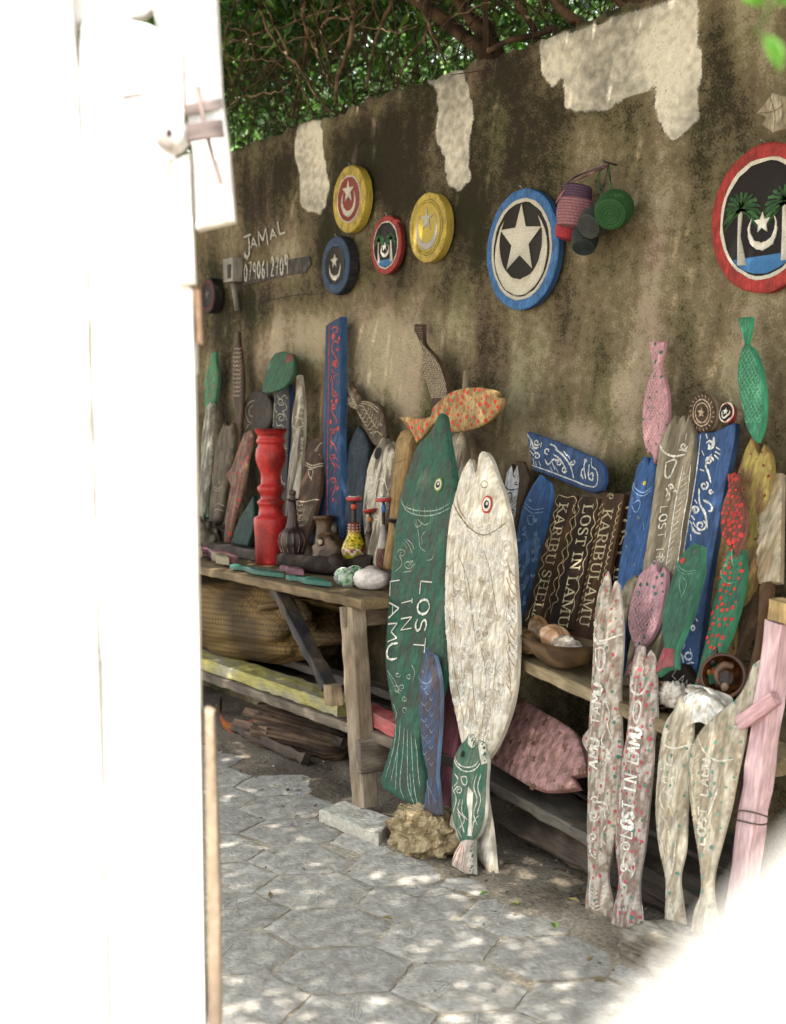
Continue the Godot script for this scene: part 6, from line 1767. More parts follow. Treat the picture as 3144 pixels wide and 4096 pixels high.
	ink(b, "carved_lines", 2.6, "7f8996", [[-170,400,-133,385,-97,390,-83,408], [-134,421,-135,418,-138,417,-142,416,-145,417,-146,419,-145,420,-143,421,-141,421,-139,421,-139,420], [-140,373,-119,365,-106,379], [-112,360,-95,352,-86,364], [-85,347,-72,338,-66,350], [-128,323,-107,315,-94,329], [-100,310,-83,302,-74,315], [-73,298,-60,289,-55,301], [-116,273,-95,265,-82,279], [-88,260,-72,252,-63,265], [-61,248,-48,239,-43,251], [-104,223,-83,215,-71,229], [-77,211,-60,203,-51,215], [-50,198,-37,190,-31,202], [-92,173,-71,166,-59,180], [-65,161,-48,153,-39,166], [-38,149,-25,141,-20,153], [-48,85,-16,67,23,35], [-40,92,-22,55,-7,9], [-44,50,-33,23]])
	b = board("carved_fish", "small green and white carved fish standing before the white tail", "fish carving", "carved fish propped between the two benches", Vector3(-3.528, 0.003, 0.600), -0.2521, [-122,395,-99,401,-83,380,-83,357,-71,375,-65,388,-35,389,-2,332,11,277,27,227,38,162,28,122,11,103,24,63,46,8,14,-1,-72,2,-69,40,-50,78,-74,102,-112,137,-140,195,-161,265,-168,318,-152,357,-130,381], 12, 10, 24, ["38604c","5d6b58",0.4,24,3,"cdc6b6"])
	ink(b, "carved_gill", 4, "cfcabb", [[-162,319,-134,302,-90,299,-45,315,-31,335], [-161,309,-130,292,-85,287,-39,305,-24,324]])
	ink(b, "carved_flames", 4.2, "cbc6b7", [[-139,269,-116,254,-129,231], [-122,221,-116,231,-101,236,-89,233,-86,225,-94,219,-105,218,-110,222,-108,227,-102,229,-97,228], [-141,229,-104,197,-106,157], [-84,202,-86,172,-42,148,-58,120], [-72,204,-62,168,-27,151], [-82,163,-56,140,-29,112], [-105,266,-75,270,-71,249,-89,250,-105,266], [-28,292,-30,253,-2,220,-3,177,24,149], [-8,296,-11,257,14,224,14,180], [-42,284,-45,259], [22,177,6,154,9,122], [-73,116,-36,96]])
	patch(b, "white_side_fin", "cfc8b8", [-58,247,-28,234,-12,179,9,112,-11,107,-26,166,-52,209])
	patch(b, "white_snout_left", "d2cbbb", [-115,393,-91,401,-75,381,-86,359,-104,368])
	patch(b, "white_snout_right", "cdc6b5", [-60,386,-31,387,1,332,-17,321,-36,349])
	patch(b, "white_tail", "b9aa9c", [-44,79,-22,92,16,102,28,64,49,11,21,2,-61,6,-59,42])
	ink(b, "tail_rays", 3, "9a4a48", [[-33,77,-47,45,-57,13], [-26,79,-28,40,-33,7], [-18,76,-11,40,-11,6], [-5,80,22,7], [-54,29,-29,20]])
	round_dots(b, "eye", "1b1814", [-118,334,10], 1)
	b = board("carved_fish", "small white fish with black lines painted on a brown board", "fish carving", "carved fish leaning in the crowd on the right bench", Vector3(-3.939, 0.916, 0.120), -0.2161, [-117,210,-118,264,-100,291,-78,264,-75,301,-42,301,16,245,9,209,-5,127,4,35,14,-259,-15,-262,-64,83,-110,163], 14, 3, 8, ["4a3827","33271b",0.4,18,4])
	patch(b, "white_face", "c3c3c4", [-114,207,-116,259,-96,283,-77,253,-63,285,-41,243,-34,208,-30,161,-23,109,-20,50,-34,41,-62,86,-107,163])
	ink(b, "black_lines", 4, "2a2324", [[-118,213,-84,200,-35,205], [-98,181,-69,189,-70,153,-93,158,-98,181], [-36,225,-39,220,-46,218,-53,219,-58,222,-58,226,-55,228,-50,229,-47,227,-46,225,-47,224], [-56,154,-44,178], [-57,142,-31,167], [-49,131,-26,150], [-55,128,-58,121,-68,119,-78,122,-81,127,-77,131,-70,132,-64,129,-64,126,-67,124,-70,125], [-56,125,-53,130,-45,132,-37,131,-33,127,-35,123,-40,121,-45,122,-47,124,-46,126,-44,127], [-97,146,-67,145], [-86,280,-77,253,-66,242]])
	patch(b, "ochre_band", "a58a4c", [-67,103,-24,109,-24,88,-60,86])
	b = board("carved_fish", "blue carved fish leaning left of the brown lettered signs", "fish carving", "carved fish leaning in the crowd on the right bench", Vector3(-3.756, 0.683, 0.240), -0.2800, [-70,507,-53,498,-33,463,-32,491,-9,480,9,441,19,396,24,328,36,217,34,149,19,81,13,2,-20,-2,-73,150,-114,262,-121,330,-124,400,-98,465], 15, 4, 12, ["365882","2e4b72",0.4,18,4,"4a79b0"])
	ink(b, "carved_lines", 2.8, "8aa3bf", [[-108,407,-60,389,-3,395], [-108,395,-60,377,-2,383], [-78,365,-47,367,-42,341,-66,343,-78,365], [-76,420,-77,417,-81,415,-86,415,-89,417,-91,419,-90,421,-87,422,-85,421,-83,420,-83,419], [-97,292,-74,305,-50,289], [-1,135,-5,127,-16,124,-27,126,-31,133,-27,138,-19,139,-13,136,-11,133,-15,130,-19,130]])
	swirls(b, "carved_swirls", 0.12, 0.72, 20, 14, 2.2, "7f9abb")
	b = board("carved_plaque", "blue plaque with white carved scrolls tilted above the brown signs", "plaque", "", Vector3(-3.569, 1.121, 0.080), -0.1845, [-401,185,-392,193,-219,157,-80,123,1,100,28,74,41,37,31,9,0,0,-52,6,-236,44,-337,63], 13, 3, 7, ["33496c","2b3f5f",0.4,12,1,"36588f"])
	ink(b, "white_border", 4.5, "c4c4bd", [[-396,184,-367,155,-368,135], [-341,78,-221,56,-110,34,-30,19,3,22,6,46,-9,73,-32,83,-39,110]])
	ink(b, "white_scrolls", 5.5, "c9c8c0", [[-317,152,-324,146,-335,146,-345,149,-348,155,-346,160,-339,162,-332,160,-329,157,-329,154,-332,153], [-368,167,-347,138,-319,138], [-309,156,-310,139], [-361,138,-334,124], [-368,129,-346,115], [-344,109,-340,117,-328,120,-316,117,-310,111,-312,105,-320,103,-328,104,-331,108,-330,111,-326,113], [-343,103,-332,81], [-326,92,-318,78], [-308,93,-294,76], [-267,116,-277,119,-283,123,-285,129,-281,133,-275,134,-269,134,-265,132,-263,129,-264,127,-267,126], [-277,99,-255,83,-232,100,-204,95], [-262,151,-233,143,-216,129], [-231,134,-191,118,-138,80,-112,42], [-236,117,-196,101,-163,74], [-220,93,-211,99,-198,99,-190,93,-190,86,-198,83,-206,84,-210,88,-209,92,-204,93,-200,92], [-151,64,-160,60,-170,60,-177,65,-177,71,-171,74,-164,74,-160,71,-160,67,-163,66,-166,66], [-239,94,-215,67], [-217,78,-194,56], [-185,129,-164,113], [-165,119,-144,102], [-127,100,-120,96,-119,90,-123,86,-129,85,-136,86,-140,89,-140,92,-137,94,-134,95,-131,94], [-244,77,-227,61], [-80,54,-64,41,-79,65,-69,77], [-67,104,-70,82,-52,42], [-46,88,-36,45,-17,37,-23,62,-34,56], [-59,102,-61,99,-64,97,-69,97,-72,99,-73,101,-72,103,-69,104,-67,103,-66,102,-66,101]])
	b = board("wooden_sign", "brown carved sign lettered KARIBU SHELA with scalloped border", "sign", "", Vector3(-3.648, 0.692, 0.260), -0.3191, [-62,444,42,442,51,227,55,7,-62,-8,-63,211], 13, 2, 5, ["2f1f12","4a3118",0.35,12,5])
	ink(b, "scalloped_border", 3.4, "b9a680", [[-51,439,-55,416,-34,397,-49,376,-34,355,-48,331,-32,307,-47,280,-30,253,-48,229,-29,209,-45,185,-27,158,-43,123,-24,92,-37,57,-37,34,-49,22], [-47,440,-1,433,32,437,45,424,41,404,57,382,42,359,57,332,42,309,58,283,44,259,57,233,43,209,56,183,42,159,55,133,42,110,55,84,44,61,45,33], [-51,274,-45,289,-34,267,-51,274], [46,410,40,395,54,382]])
	serif(b, "KARIBU SHELA", -32, 414, -22, 17, 46, "c3b48f")
	b = board("wooden_sign", "dark brown carved sign lettered LOST IN LAMU", "sign", "", Vector3(-3.528, 0.707, 0.260), -0.3321, [-66,427,35,424,55,217,67,8,-48,-6,-57,208], 13, 2, 5, ["271a10","3d2915",0.35,12,5])
	ink(b, "scalloped_border", 3.4, "b9a680", [[-48,425,-62,402,-47,381,-58,358,-44,331,-61,310,-42,284,-54,258,-39,231,-55,208,-39,182,-55,158,-42,132,-47,109,-30,89,-49,76,-48,43], [20,423,34,396,26,374,44,342,36,319,49,293,36,270,49,244,40,216,52,190,41,162,53,136,42,108,54,82,48,54]])
	serif(b, "LOST IN LAMU", -32, 401, 1, 8, 48, "c9bb98")
	b = board("wooden_sign", "brown carved sign lettered KARIBULAMU with a leafy edge", "sign", "", Vector3(-3.417, 0.719, 0.240), -0.3081, [-78,428,23,427,43,211,53,-58,-56,-72,-61,202], 13, 2, 5, ["3a2616","4d351f",0.35,12,5])
	ink(b, "carved_leaves", 3.2, "b39f79", [[-59,392,-73,372,-69,353], [-57,369,-72,349,-67,330], [-56,346,-71,326,-66,308], [-55,324,-69,304,-65,285], [-54,301,-68,281,-64,262], [-52,278,-67,258,-63,240], [-51,256,-65,236,-62,217], [-50,233,-64,213,-60,194], [-48,211,-63,190,-59,172], [-47,188,-61,168,-58,149], [-46,166,-60,145,-57,127], [-44,143,-59,123,-56,104], [-43,121,-57,101,-55,82], [-42,98,-56,78,-54,60], [-41,76,-55,56,-52,37], [-39,54,-54,33,-51,15], [-38,31,-52,11,-50,-7], [25,401,13,387,22,375], [26,380,14,366,22,353], [27,359,15,344,23,332], [27,337,16,323,24,310], [28,316,16,301,24,289], [29,295,17,280,25,268], [30,274,18,259,26,247], [31,252,19,238,26,225], [32,231,20,216,27,204], [32,210,21,195,28,183], [33,189,22,174,28,162], [34,168,22,153,29,141], [35,147,23,132,30,120], [36,126,24,111,31,99], [37,105,25,90,31,78], [37,84,26,69,32,57], [38,63,27,48,33,36], [-49,414,-45,422,-34,424,-24,419,-22,413,-28,409,-36,410,-40,414,-39,418,-34,418,-30,417]])
	serif(b, "KARIBULAMU", -53, 376, -31, 7, 48, "c3b591")
	b = board("wooden_sign", "black-brown carved sign, mostly hidden behind the blue fish", "sign", "", Vector3(-3.386, 0.720, 0.200), -0.2593, [-22,423,11,438,36,208,45,-71,-37,-82,-25,202], 12, 2, 5, ["1f150d","2f2013",0.35,12,5])
	ink(b, "carved_leaves", 3.2, "a8956f", [[-16,410,-29,393,-20,380], [-16,389,-29,372,-20,359], [-16,367,-29,351,-21,337], [-17,346,-30,329,-21,316], [-17,325,-30,308,-22,295], [-18,304,-30,287,-22,274], [-18,282,-31,266,-23,252], [-18,261,-31,244,-23,231], [-19,240,-32,223,-24,210], [-19,219,-32,202,-25,189], [-20,198,-32,181,-25,168], [-20,176,-33,159,-26,146], [-20,155,-33,138,-26,125], [-21,134,-34,117,-27,104], [-21,113,-34,96,-27,83], [-22,92,-34,75,-28,62], [1,178,-2,172,-10,169,-18,171,-22,175,-21,180,-16,182,-11,181,-8,179,-9,176,-11,175]])
	serif(b, "LOST IN", -25, 383, 9, 121, 36, "b9aa86")
	b = board("carved_fish", "blue fish with a yellow eye between dark signs and grey plank", "fish carving", "carved fish leaning in the crowd on the right bench", Vector3(-3.226, 0.634, 0.260), -0.2552, [-89,628,-75,626,-61,600,-58,618,-50,634,-31,598,-18,542,-4,451,3,359,8,269,-15,93,7,-30,-25,-35,-52,88,-89,229,-100,300,-105,403,-113,481,-114,559,-106,607], 16, 5, 14, ["335585","2c4870",0.4,16,4,"3a66a8"])
	ink(b, "carved_lines", 2.8, "86a0c4", [[-115,538,-93,516,-53,507,-24,524], [-114,546,-90,526,-52,517,-25,534], [-96,477,-68,457,-63,491,-91,482], [-93,440,-87,446], [-29,429,-18,404]])
	round_dots(b, "eye", "b8a02f", [-58,545,7], 1)
	spots(b, "chipped_spots", 14, 3, 6, "6a7078")
	b = board("carved_plank", "weathered grey fish plank lettered LOST IN with hatched edge", "plank", "", Vector3(-3.080, 0.834, 0.260), -0.2925, [-116,537,-107,553,-88,529,-84,545,-69,552,-53,529,-51,555,-10,497,3,457,23,318,36,195,57,-232,-58,-244,-99,185,-121,337,-136,423,-138,496], 17, 5, 12, ["8a7f6a","5d523f",0.45,16,9])
	ink(b, "white_gill", 6, "d3ccbb", [[-138,462,-108,439,-65,428,-22,434], [-91,409,-51,415,-53,390,-65,364,-77,366,-91,409]])
	ink(b, "white_lines", 5, "cfc8b6", [[-18,459,-21,452,-29,449,-39,452,-44,457,-42,463,-37,465,-31,463,-28,460,-28,457,-31,456], [-51,448,-14,444], [-32,476,-35,497], [-58,337,-57,342,-52,344,-45,344,-40,341,-38,338,-39,335,-43,333,-46,334,-49,335,-49,337], [-66,334,-54,319,-58,309], [-51,322,-40,305,-50,297], [-34,323,-25,328,-14,316], [-44,332,-31,335], [-28,146,-20,122], [-18,146,-10,122,-4,138]])
	ink(b, "hatched_edge", 4, "d6d0c0", [[-18,401,-13,291,-1,192,9,109], [-10,376,13,392], [-9,357,13,373], [-7,338,14,354], [-6,319,14,335], [-5,301,15,316], [-4,282,15,298], [-3,263,16,279], [-1,244,16,260], [0,225,17,241], [1,206,17,222], [2,188,18,204], [3,169,18,185], [5,150,19,166], [6,132,19,147], [7,113,20,129], [8,94,20,110], [10,407,23,318,36,195,49,103]])
	text(b, "LOST IN", -66, 276, -35, 115, 30, 5.5, "cfc9b8")
	b = board("carved_board", "tall blue board with white carved scrolls in the right crowd", "board", "", Vector3(-2.938, 0.669, 0.280), -0.2708, [-156,660,-141,668,-94,670,-40,689,-13,698,-5,666,-2,603,-3,540,3,454,10,325,20,206,54,-80,-61,-97,-108,242,-117,339,-126,437,-143,585], 19, 3, 7, ["344f78","2b4162",0.42,10,4,"25344b"])
	ink(b, "white_line", 5, "c9c9c4", [[-136,663,-121,561,-112,457,-104,345,-88,176]])
	ink(b, "white_scrolls", 6.5, "cdccc6", [[-106,637,-100,643,-90,643,-82,639,-79,634,-80,629,-86,627,-92,628,-95,631,-95,634,-93,636], [-82,656,-76,626,-96,621], [-116,665,-105,650], [-64,626,-46,619], [-64,614,-41,605], [-64,604,-44,592], [-62,587,-70,595,-82,597,-90,594,-92,588,-87,582,-79,580,-73,582,-72,586,-75,589,-79,590], [-75,606,-90,577,-72,552,-54,524], [-118,616,-104,601], [-109,561,-91,557], [-73,527,-64,519,-64,511,-71,506,-81,507,-87,512,-88,517,-84,521,-78,520,-74,518,-74,515], [-96,507,-80,464,-51,436,-29,394], [-37,500,-39,496,-43,494,-49,495,-53,497,-53,501,-51,503,-47,503,-45,502,-44,500,-45,499], [-69,474,-35,461,-28,447,-40,444], [-104,439,-105,448,-97,453,-87,452,-80,446,-81,440,-87,437,-94,439,-97,443,-95,446,-92,447], [-103,473,-90,463], [-103,428,-85,415], [-51,416,-38,405,-41,394,-54,389,-68,394,-72,403,-66,409,-56,409,-50,404,-51,399,-56,398], [-94,399,-76,383,-51,378], [-90,409,-76,396], [-90,375,-82,356], [-105,413,-92,402]])
	ink(b, "white_lettering", 6, "c6cbd2", [[1,110,-8,114,-7,123,4,119,1,110], [0,144,10,137], [-47,40,-22,38,-10,19], [-23,55,-19,70], [3,61,8,53], [17,42,16,35,10,31,1,30,-6,34,-10,39,-7,45,0,49,8,49,15,45,17,39], [-2,12,15,23,30,24]])
	b = board("carved_fish", "pink fish hung tail up with green spots and outlined scales", "fish carving", "carved fish leaning in the crowd on the right bench", Vector3(-3.272, 1.233, 0.120), -0.1968, [-89,360,-18,355,-19,318,-24,285,-5,258,21,219,40,173,52,117,46,72,36,36,31,1,21,-11,12,10,-2,24,-13,19,-33,45,-54,97,-66,159,-65,211,-53,257,-45,270,-68,315], 12, 4, 10, ["b88a8d","9c7477",0.35,18,2,"c08a90"])
	scales(b, "carved_scales", 0.12, 0.74, 13, 2.2, "c99a9b")
	spots(b, "green_spots", 26, 3, 6.5, "2f6350")
	ink(b, "tail_lines", 2.5, "c9989a", [[-75,349,-55,314,-46,283], [-60,351,-48,314,-40,283], [-45,350,-39,308], [-31,349,-31,308]])
	b = board("carved_disc", "round carved wooden disc with star and rings, atop the grey plank", "disc", "", Vector3(-3.074, 1.312, 0.100), -0.0873, [51,57,47,72,40,86,30,98,18,107,4,113,-10,115,-24,113,-37,107,-47,98,-55,87,-59,73,-59,58,-55,43,-48,29,-38,17,-26,8,-12,2,3,1,17,3,29,8,39,17,46,29,50,43], 22, 4, 8, ["4a3726","2e2117",0.45,24,1,"b7a283"])
	ink(b, "carved_rings", 4.5, "a8937a", [[32,57,28,70,21,82,10,90,-2,95,-14,95,-25,90,-34,82,-39,70,-39,57,-36,44,-28,33,-17,25,-5,20,7,21,18,25,26,34,31,45,32,58], [22,57,20,67,14,76,7,82,-2,85,-11,85,-19,82,-26,76,-29,67,-30,57,-27,48,-21,39,-14,33,-5,30,4,30,12,33,18,40,22,48,22,58]])
	star(b, "carved_star", "a8937a", -4, 58, 16)
	ink(b, "carved_notches", 4.5, "a08b70", [[38,57,46,60], [35,70,41,76], [28,82,33,90], [19,92,21,100], [7,99,6,108], [-6,102,-9,110], [-18,101,-24,108], [-29,96,-37,102], [-38,88,-47,91], [-44,77,-53,78], [-47,64,-55,62], [-45,51,-52,46], [-40,38,-45,31], [-31,27,-34,19], [-20,19,-21,10], [-8,14,-6,5], [5,13,10,5], [17,16,23,10], [27,23,35,19], [34,33,43,31], [38,45,47,46]])
	b = board("carved_disc", "small red-rimmed disc with white star and crescent on black", "disc", "", Vector3(-2.987, 1.341, 0.090), -0.1696, [19,29,17,37,13,44,8,50,1,54,-5,57,-12,58,-19,57,-25,55,-30,50,-33,44,-34,37,-34,29,-31,22,-27,15,-22,9,-15,4,-8,1,-1,0,5,1,11,4,16,9,19,15,20,22], 14, 3, 7, ["a63632","8f2d2a",0.3,20,1,"8f3a36"])
	round_dots(b, "white_ring", "cfc9ba", [-7,29,29], 0)
	round_dots(b, "black_field", "211c1c", [-7,29,23], 1)
	crescent(b, "white_crescent", "cfcabd", -7, 28, 16)
	star(b, "white_star", "d6d1c4", -7, 32, 9)
	b = board("carved_fish", "bright green fish hung tail up at the right edge of the wall", "fish carving", "carved fish leaning in the crowd on the right bench", Vector3(-2.850, 1.289, 0.120), -0.1867, [-137,350,-87,351,-85,318,-89,275,-65,262,-36,226,-13,183,8,126,16,79,17,37,6,0,-5,5,-19,18,-40,42,-64,89,-90,146,-107,204,-104,252,-95,276,-116,310], 15, 3, 7, ["367556","31674c",0.35,16,3,"45a074"])
	scales(b, "carved_scales", 0.18, 0.74, 15, 2.4, "5f9c78")
	ink(b, "tail_lines", 2.4, "63a07c", [[-127,342,-108,310,-94,280], [-115,344,-101,309], [-102,345,-95,309]])
	b = board("carved_fish", "tall yellow fish speckled dark red, behind the dotted fish at right", "fish carving", "carved fish leaning in the crowd on the right bench", Vector3(-2.832, 0.709, 0.240), -0.2599, [-83,574,-65,623,-41,577,-27,566,-16,594,17,557,38,455,47,315,48,176,42,-138,-38,-149,-104,208,-106,376,-94,497], 17, 5, 14, ["9a8848","75563a",0.42,16,3])
	spots(b, "red_specks", 60, 2.5, 5, "7d2f25")
	spots(b, "green_specks", 14, 3, 6, "55652f")
	b = board("carved_bone", "pale serrated board like a ray snout, at the right edge of the photo", "board", "", Vector3(-2.706, 0.924, 0.220), -0.4395, [-145,311,-76,313,45,10,-24,-2,-43,25,-46,42,-59,50,-60,70,-72,81,-72,102,-85,112,-83,130,-97,144,-94,162,-108,176,-105,195,-118,209,-116,227,-129,245,-127,263,-138,278], 15, 4, 10, ["a99c83","877253",0.45,18,6])
	hatch(b, "carved_ridges", 0.1, 0.95, 30, 3, "c0ab7e", 35, -1)
	b = board("carved_fish", "brown fish with bright red spots in front of the yellow fish", "fish carving", "carved fish leaning in the crowd on the right bench", Vector3(-2.784, 0.998, 0.250), -0.4499, [-138,227,-89,231,-76,186,-46,157,-16,114,0,71,2,37,-1,0,-12,6,-23,25,-33,17,-45,23,-79,55,-103,99,-113,144,-113,184], 13, 5, 14, ["6c4033","5a342a",0.35,18,2,"86574a"])
	spots(b, "painted_spots", 42, 4, 8, "b93c33")
	ink(b, "tail_stripes", 6, "b84038", [[-127,222,-111,200], [-113,224,-99,197], [-99,225,-91,200]])
	b = board("carved_fish", "plain dark green fish holding a pink tongue, with pink tail", "fish carving", "carved fish leaning in the crowd on the right bench", Vector3(-2.872, 0.745, 0.400), -0.4123, [-40,300,-30,262,-30,275,-13,293,-11,296,4,262,19,219,25,162,29,105,24,52,21,3,40,-43,4,-52,-21,-75,-29,-62,-24,-26,-21,3,-51,51,-67,93,-77,151,-76,202,-76,246,-68,265], 23, 4, 10, ["335b46","315243",0.35,14,3,"4c8a6c"])
	patch(b, "pink_tongue", "a05a68", [-38,304,-25,319,-13,311,-13,293,-26,267,-32,288])
	patch(b, "pink_tail", "8c3d48", [-20,1,21,2,39,-42,4,-51,-21,-74,-28,-62,-23,-26])
	ink(b, "carved_lines", 2.6, "5c8770", [[-73,231,-54,215,-27,209,9,216], [-74,237,-54,224,-26,217,8,223], [-45,204,-36,176,-13,143], [-35,200,-12,184,-13,143]])
	round_dots(b, "eye", "b53a33", [-54,245,8], 1)
	ink(b, "tail_rays", 2.5, "b0707a", [[-16,-25,-16,-60], [-10,-13,-4,-52]])
	b = board("carved_fish", "green fish with bright red dots beside the brown coconut bowl", "fish carving", "carved fish leaning in the crowd on the right bench", Vector3(-2.770, 0.728, 0.340), -0.3898, [-60,316,-51,310,-37,283,-34,291,-25,303,-16,304,1,269,17,227,25,177,29,129,27,73,20,35,12,-167,-7,-171,-31,-158,-48,48,-53,91,-59,133,-65,176,-69,233,-69,271,-66,301], 18, 5, 14, ["35664b","305644",0.35,14,3,"3f855f"])
	spots(b, "painted_spots", 66, 3.2, 7.5, "c23a32")
	ink(b, "carved_gill", 3, "62987a", [[-68,239,-54,220,-27,206,0,211], [-47,254,-48,251,-51,250,-56,251,-58,254,-57,257,-53,258,-49,256,-47,253]])
	ink(b, "mouth_line", 3, "6ba386", [[-54,313,-42,279,-26,255]])
	b = board("carved_fish", "pink fish head up with green flecks, on the right bench edge", "fish carving", "carved fish leaning in the crowd on the right bench", Vector3(-3.090, 0.636, 0.340), -0.2451, [-25,307,1,331,19,300,33,296,41,316,57,301,65,266,66,201,60,140,35,96,16,82,16,2,-26,-1,-20,25,-5,52,-8,84,-44,121,-62,169,-60,231,-50,283], 13, 4, 12, ["b48a8f","9f767c",0.35,18,2,"bd8d94"])
	scales(b, "carved_scales", 0.26, 0.72, 15, 2.2, "cda0a6")
	spots(b, "green_spots", 34, 3, 7, "34685a")
	b = board("carved_seed", "mottled grey-brown wooden seed shape behind the spotted log fish", "carving", "", Vector3(-3.168, 0.777, 0.300), -0.2973, [-10,-174,-42,70,-29,117,-2,137,19,127,19,76,8,24], 6, 9, 20, ["857c66","5b523e",0.5,22,2])
	b = board("driftwood_log", "twisted dark brown log behind the coconut bowl", "log", "", Vector3(-2.758, 0.721, 0.260), -0.4889, [-70,228,-59,233,-38,213,-19,188,7,131,6,87,-3,56,18,-182,-2,-185,-24,53,-53,109,-58,153,-68,198], 20, 16, 24, ["4e3c2a","2e2319",0.5,16,5])
	b = board("driftwood_branch", "curved brown branch rising behind the pink post", "branch", "", Vector3(-2.659, 0.739, 0.300), -0.3907, [-62,192,-52,204,-29,210,-18,163,-21,121,-2,53,14,-201,-7,-205,-20,51,-37,119], 18, 12, 20, ["5d4229","47321f",0.45,14,7])
	b = board("carved_fish", "tall white log fish with red and green flecks, leftmost of the front row", "fish carving", "weathered carved fish standing against the front of the right bench", Vector3(-3.031, -0.007, 0.500), -0.1064, [-122,880,-106,919,-95,942,-81,916,-72,877,-57,919,-39,907,-23,853,-6,785,0,712,3,638,16,561,33,458,38,354,41,276,29,194,23,118,36,85,58,44,60,18,15,2,-54,-7,-58,37,-56,92,-63,144,-78,221,-89,326,-104,432,-134,459,-132,478,-110,501,-115,593,-118,674,-125,754,-127,819], 6, 15, 46, ["8b7a69","bcb3a5",0.5,44,3])
	spots(b, "red_spots", 75, 3, 6.5, "b5545a")
	spots(b, "green_spots", 34, 3, 6.5, "4e7a68")
	ink(b, "white_gill", 6, "d9d3c5", [[-120,766,-99,749,-58,755,-5,777], [-117,755,-94,741,-50,750], [-100,725,-63,729,-58,682,-70,670,-85,678,-100,725], [-85,721,-71,680], [-104,795,-106,790,-112,788,-118,788,-122,790,-123,793,-121,795,-118,797,-115,796,-113,795,-113,794]])
	ink(b, "white_scrolls", 5, "d6d0c2", [[-24,594,-27,590,-32,587,-37,587,-40,590,-40,593,-37,595,-34,595,-31,594,-31,593,-32,592], [-31,585,-14,556,-18,528,2,495], [-9,546,-2,539], [-24,511,-36,477,-8,456,-23,416], [-16,444,-9,450,1,452,7,448,7,442,1,439,-6,438,-9,441,-8,445,-4,446,-1,446], [-6,499,8,485], [-42,465,-9,461,11,433], [-60,312,-55,319,-46,324,-36,325,-31,321,-31,316,-36,311,-42,310,-47,311,-48,314,-46,316], [-16,279,-24,265,-42,259,-55,263,-56,273,-46,281,-34,282,-29,277,-32,270,-40,268,-44,270], [-37,311,3,315,19,292], [-24,304,-2,298,9,274], [-34,203,-48,204,-52,212,-46,220,-35,224,-27,222,-25,216,-30,211,-37,210,-41,212,-41,215], [11,258,0,224,15,206], [-53,190,-37,167,-16,161], [-32,99,-28,46], [-10,94,1,12], [-41,80,-16,76], [-38,70,-15,66], [-35,60,-13,56], [-32,50,-12,45], [-29,41,-10,35], [-26,31,-9,25], [-6,79,22,95], [-4,68,24,83], [-3,57,25,72], [-1,45,27,61], [1,34,29,50], [2,23,30,39], [-51,179,-18,177], [-50,170,-17,170], [-49,161,-16,163]])
	text(b, "AMU TAMU", -40, 401, -52, 629, 39, 11, "dad4c7")
	b = board("carved_fish", "white log fish lettered LOST IN LAMU with many red flecks", "fish carving", "weathered carved fish standing against the front of the right bench", Vector3(-2.896, -0.013, 0.520), -0.1309, [-73,765,-51,764,-46,732,-47,701,-37,734,-27,758,-13,747,7,694,20,629,30,569,25,538,31,467,35,340,36,238,29,170,38,111,66,38,67,15,-57,4,-60,32,-47,113,-49,149,-72,211,-85,339,-87,443,-80,523,-82,602,-91,679,-84,732], 6, 15, 46, ["887468","bab1a5",0.5,44,3])
	spots(b, "red_spots", 110, 3, 6.5, "b2525a")
	spots(b, "green_spots", 36, 3, 6.5, "547f70")
	ink(b, "white_gill", 6, "dbd5c8", [[-80,659,-61,641,-29,639,-13,657], [-59,668,-61,664,-65,662,-70,662,-73,663,-74,666,-73,668,-70,669,-67,669,-66,668,-66,667], [-49,615,-28,618,-24,580,-32,563,-45,571,-49,615], [-39,611,-31,576]])
	ink(b, "white_scrolls", 5, "d8d2c5", [[-40,230,-34,241,-19,246,-8,243,-7,234,-16,228,-25,227,-30,231,-27,237,-21,239,-17,237], [-18,222,-21,188,9,175], [-1,183,-10,189,-23,187,-32,179,-30,172,-21,170,-13,174,-10,180,-14,183,-20,182,-23,179], [9,216,18,188,11,160], [-34,153,-20,137,0,137], [-37,262,-16,277], [-26,68,-25,16], [-15,72,-12,17], [-4,76,2,18], [7,80,16,19], [18,84,30,20], [28,88,43,21], [39,92,57,22], [50,97,70,23]])
	text(b, "LOST IN LAMU", 2, 261, -8, 547, 47, 11, "e6e1d6")
	b = board("carved_fish", "slender beige fish carved with curls standing on the grey stone", "fish carving", "weathered carved fish standing against the front of the right bench", Vector3(-2.668, 0.094, 0.560), -0.1794, [-109,524,-97,561,-81,539,-71,515,-63,544,-44,520,-31,468,-21,377,-12,281,1,187,-3,113,12,74,38,13,6,-1,-33,0,-41,54,-51,100,-87,165,-119,247,-135,353,-139,443,-131,490], 6, 13, 38, ["9d9079","c6beab",0.42,34,5])
	spots(b, "green_spots", 22, 3, 6, "5f8775")
	ink(b, "white_gill", 4.5, "d8d0bb", [[-133,444,-108,429,-72,429,-23,450], [-103,467,-105,463,-109,461,-114,461,-116,463,-116,466,-114,468,-111,468,-109,467,-109,466,-109,465], [-117,472,-106,459], [-122,462,-99,469], [-103,405,-95,386,-77,385,-78,409]])
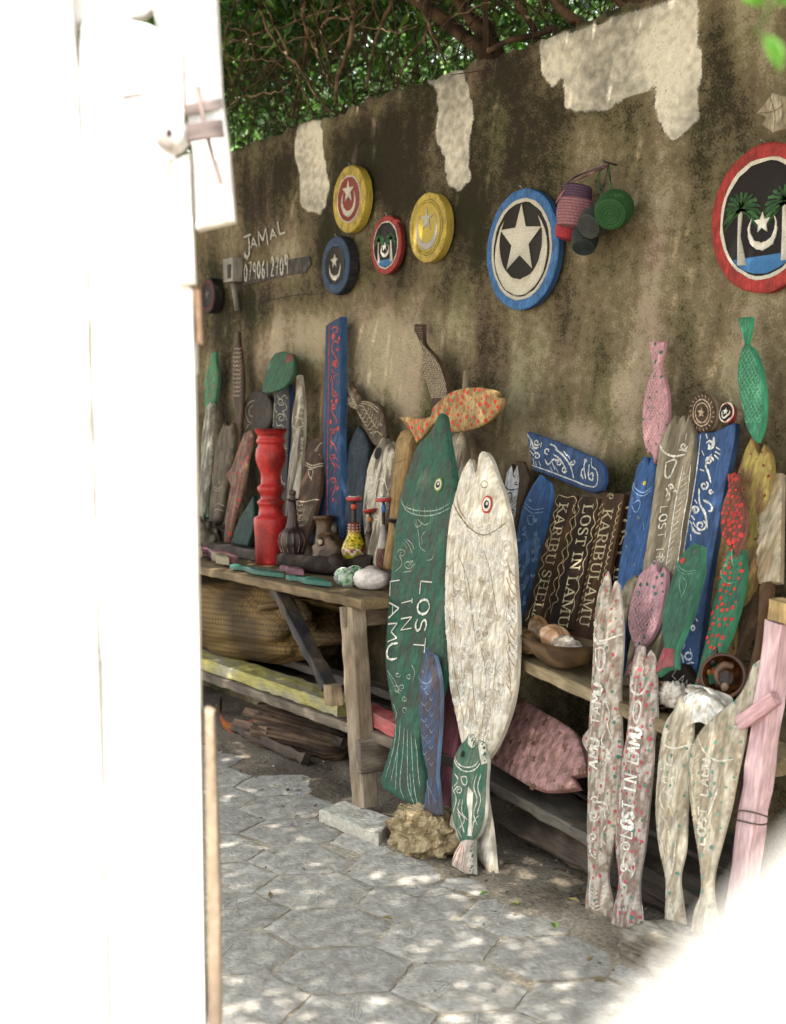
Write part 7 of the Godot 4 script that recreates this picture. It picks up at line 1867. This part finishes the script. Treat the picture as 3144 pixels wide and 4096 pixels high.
	ink(b, "carved_curls", 4.5, "d3cab4", [[-104,374,-106,370,-110,368,-115,367,-119,369,-120,371,-119,374,-116,375,-113,375,-112,374,-111,373], [-105,339,-101,348,-90,352,-81,350,-79,344,-83,339,-90,337,-95,339,-96,342,-92,345,-89,345], [-87,331,-101,295,-81,270], [-78,375,-77,350], [-52,355,-55,350,-61,347,-67,347,-70,351,-69,355,-65,357,-61,357,-59,355,-60,353,-62,352], [-64,392,-53,375,-54,345], [-91,317,-61,309,-48,283], [-79,295,-57,276], [-85,254,-59,236,-45,200], [-63,284,-43,259], [-67,204,-53,173], [-49,189,-35,153], [-24,205,-21,157,-24,117], [-81,201,-46,141], [-27,48,-18,0], [-17,51,-6,3], [-8,53,5,6], [1,56,16,10], [11,59,27,13]])
	b = board("carved_fish", "beige fish with wide gaping jaw, lettered LOST LAMU, at the far right", "fish carving", "weathered carved fish standing against the front of the right bench", Vector3(-2.549, 0.119, 0.570), -0.1822, [29,651,48,667,55,627,45,555,21,513,1,498,36,514,36,460,30,388,24,293,13,220,3,146,6,100,28,50,52,11,-44,-18,-43,39,-31,81,-43,135,-81,221,-117,309,-133,403,-118,455,-68,512,-11,560,16,602], 6, 13, 38, ["988b75","c1b8a4",0.42,34,5])
	spots(b, "green_spots", 46, 3, 6.5, "6a8f7c")
	ink(b, "white_gill", 4.5, "d6ceba", [[-106,449,-76,419,-33,406,20,419], [-72,403,-47,391,-32,401], [-54,409,-49,352], [-13,341,-22,306,-32,270], [39,514,1,495]])
	ink(b, "back_fin", 4, "cdbf9e", [[-107,452,-108,369,-90,291,-62,239], [-111,392,-92,410], [-110,382,-91,399], [-109,372,-90,389], [-108,361,-89,378], [-107,351,-88,368], [-105,340,-88,358], [-104,330,-87,347], [-103,319,-83,337], [-102,309,-80,327], [-99,299,-76,318], [-96,289,-73,308], [-93,279,-70,298], [-90,269,-66,288], [-86,260,-63,278], [-83,250,-59,269]])
	text(b, "LOST LAMU", -26, 200, -50, 402, 27, 10, "d3cbb6")
	ink(b, "tail_ray", 5, "c4bda9", [[-1,75,22,44,42,10], [-11,77,-14,24]])
	b = board("carved_fish", "big faded pink fish lying on the lower shelf of the right bench", "fish carving", "", Vector3(-3.392, 0.261, 0.430), -0.5291, [-460,175,-422,222,-366,255,-309,259,-254,252,-170,237,-135,230,-49,216,45,193,97,158,146,112,163,89,110,68,156,43,104,24,0,0,-141,12,-283,31,-395,45], 21, 8, 26, ["a47c78","75594d",0.34,26,1.5,"b98784"])
	spots(b, "chips", 24, 4, 14, "6b4c3e")
	ink(b, "scratches", 2, "c9a29d", [[-138,139,-70,50], [-55,181,-7,151], [-134,190,-75,167]])
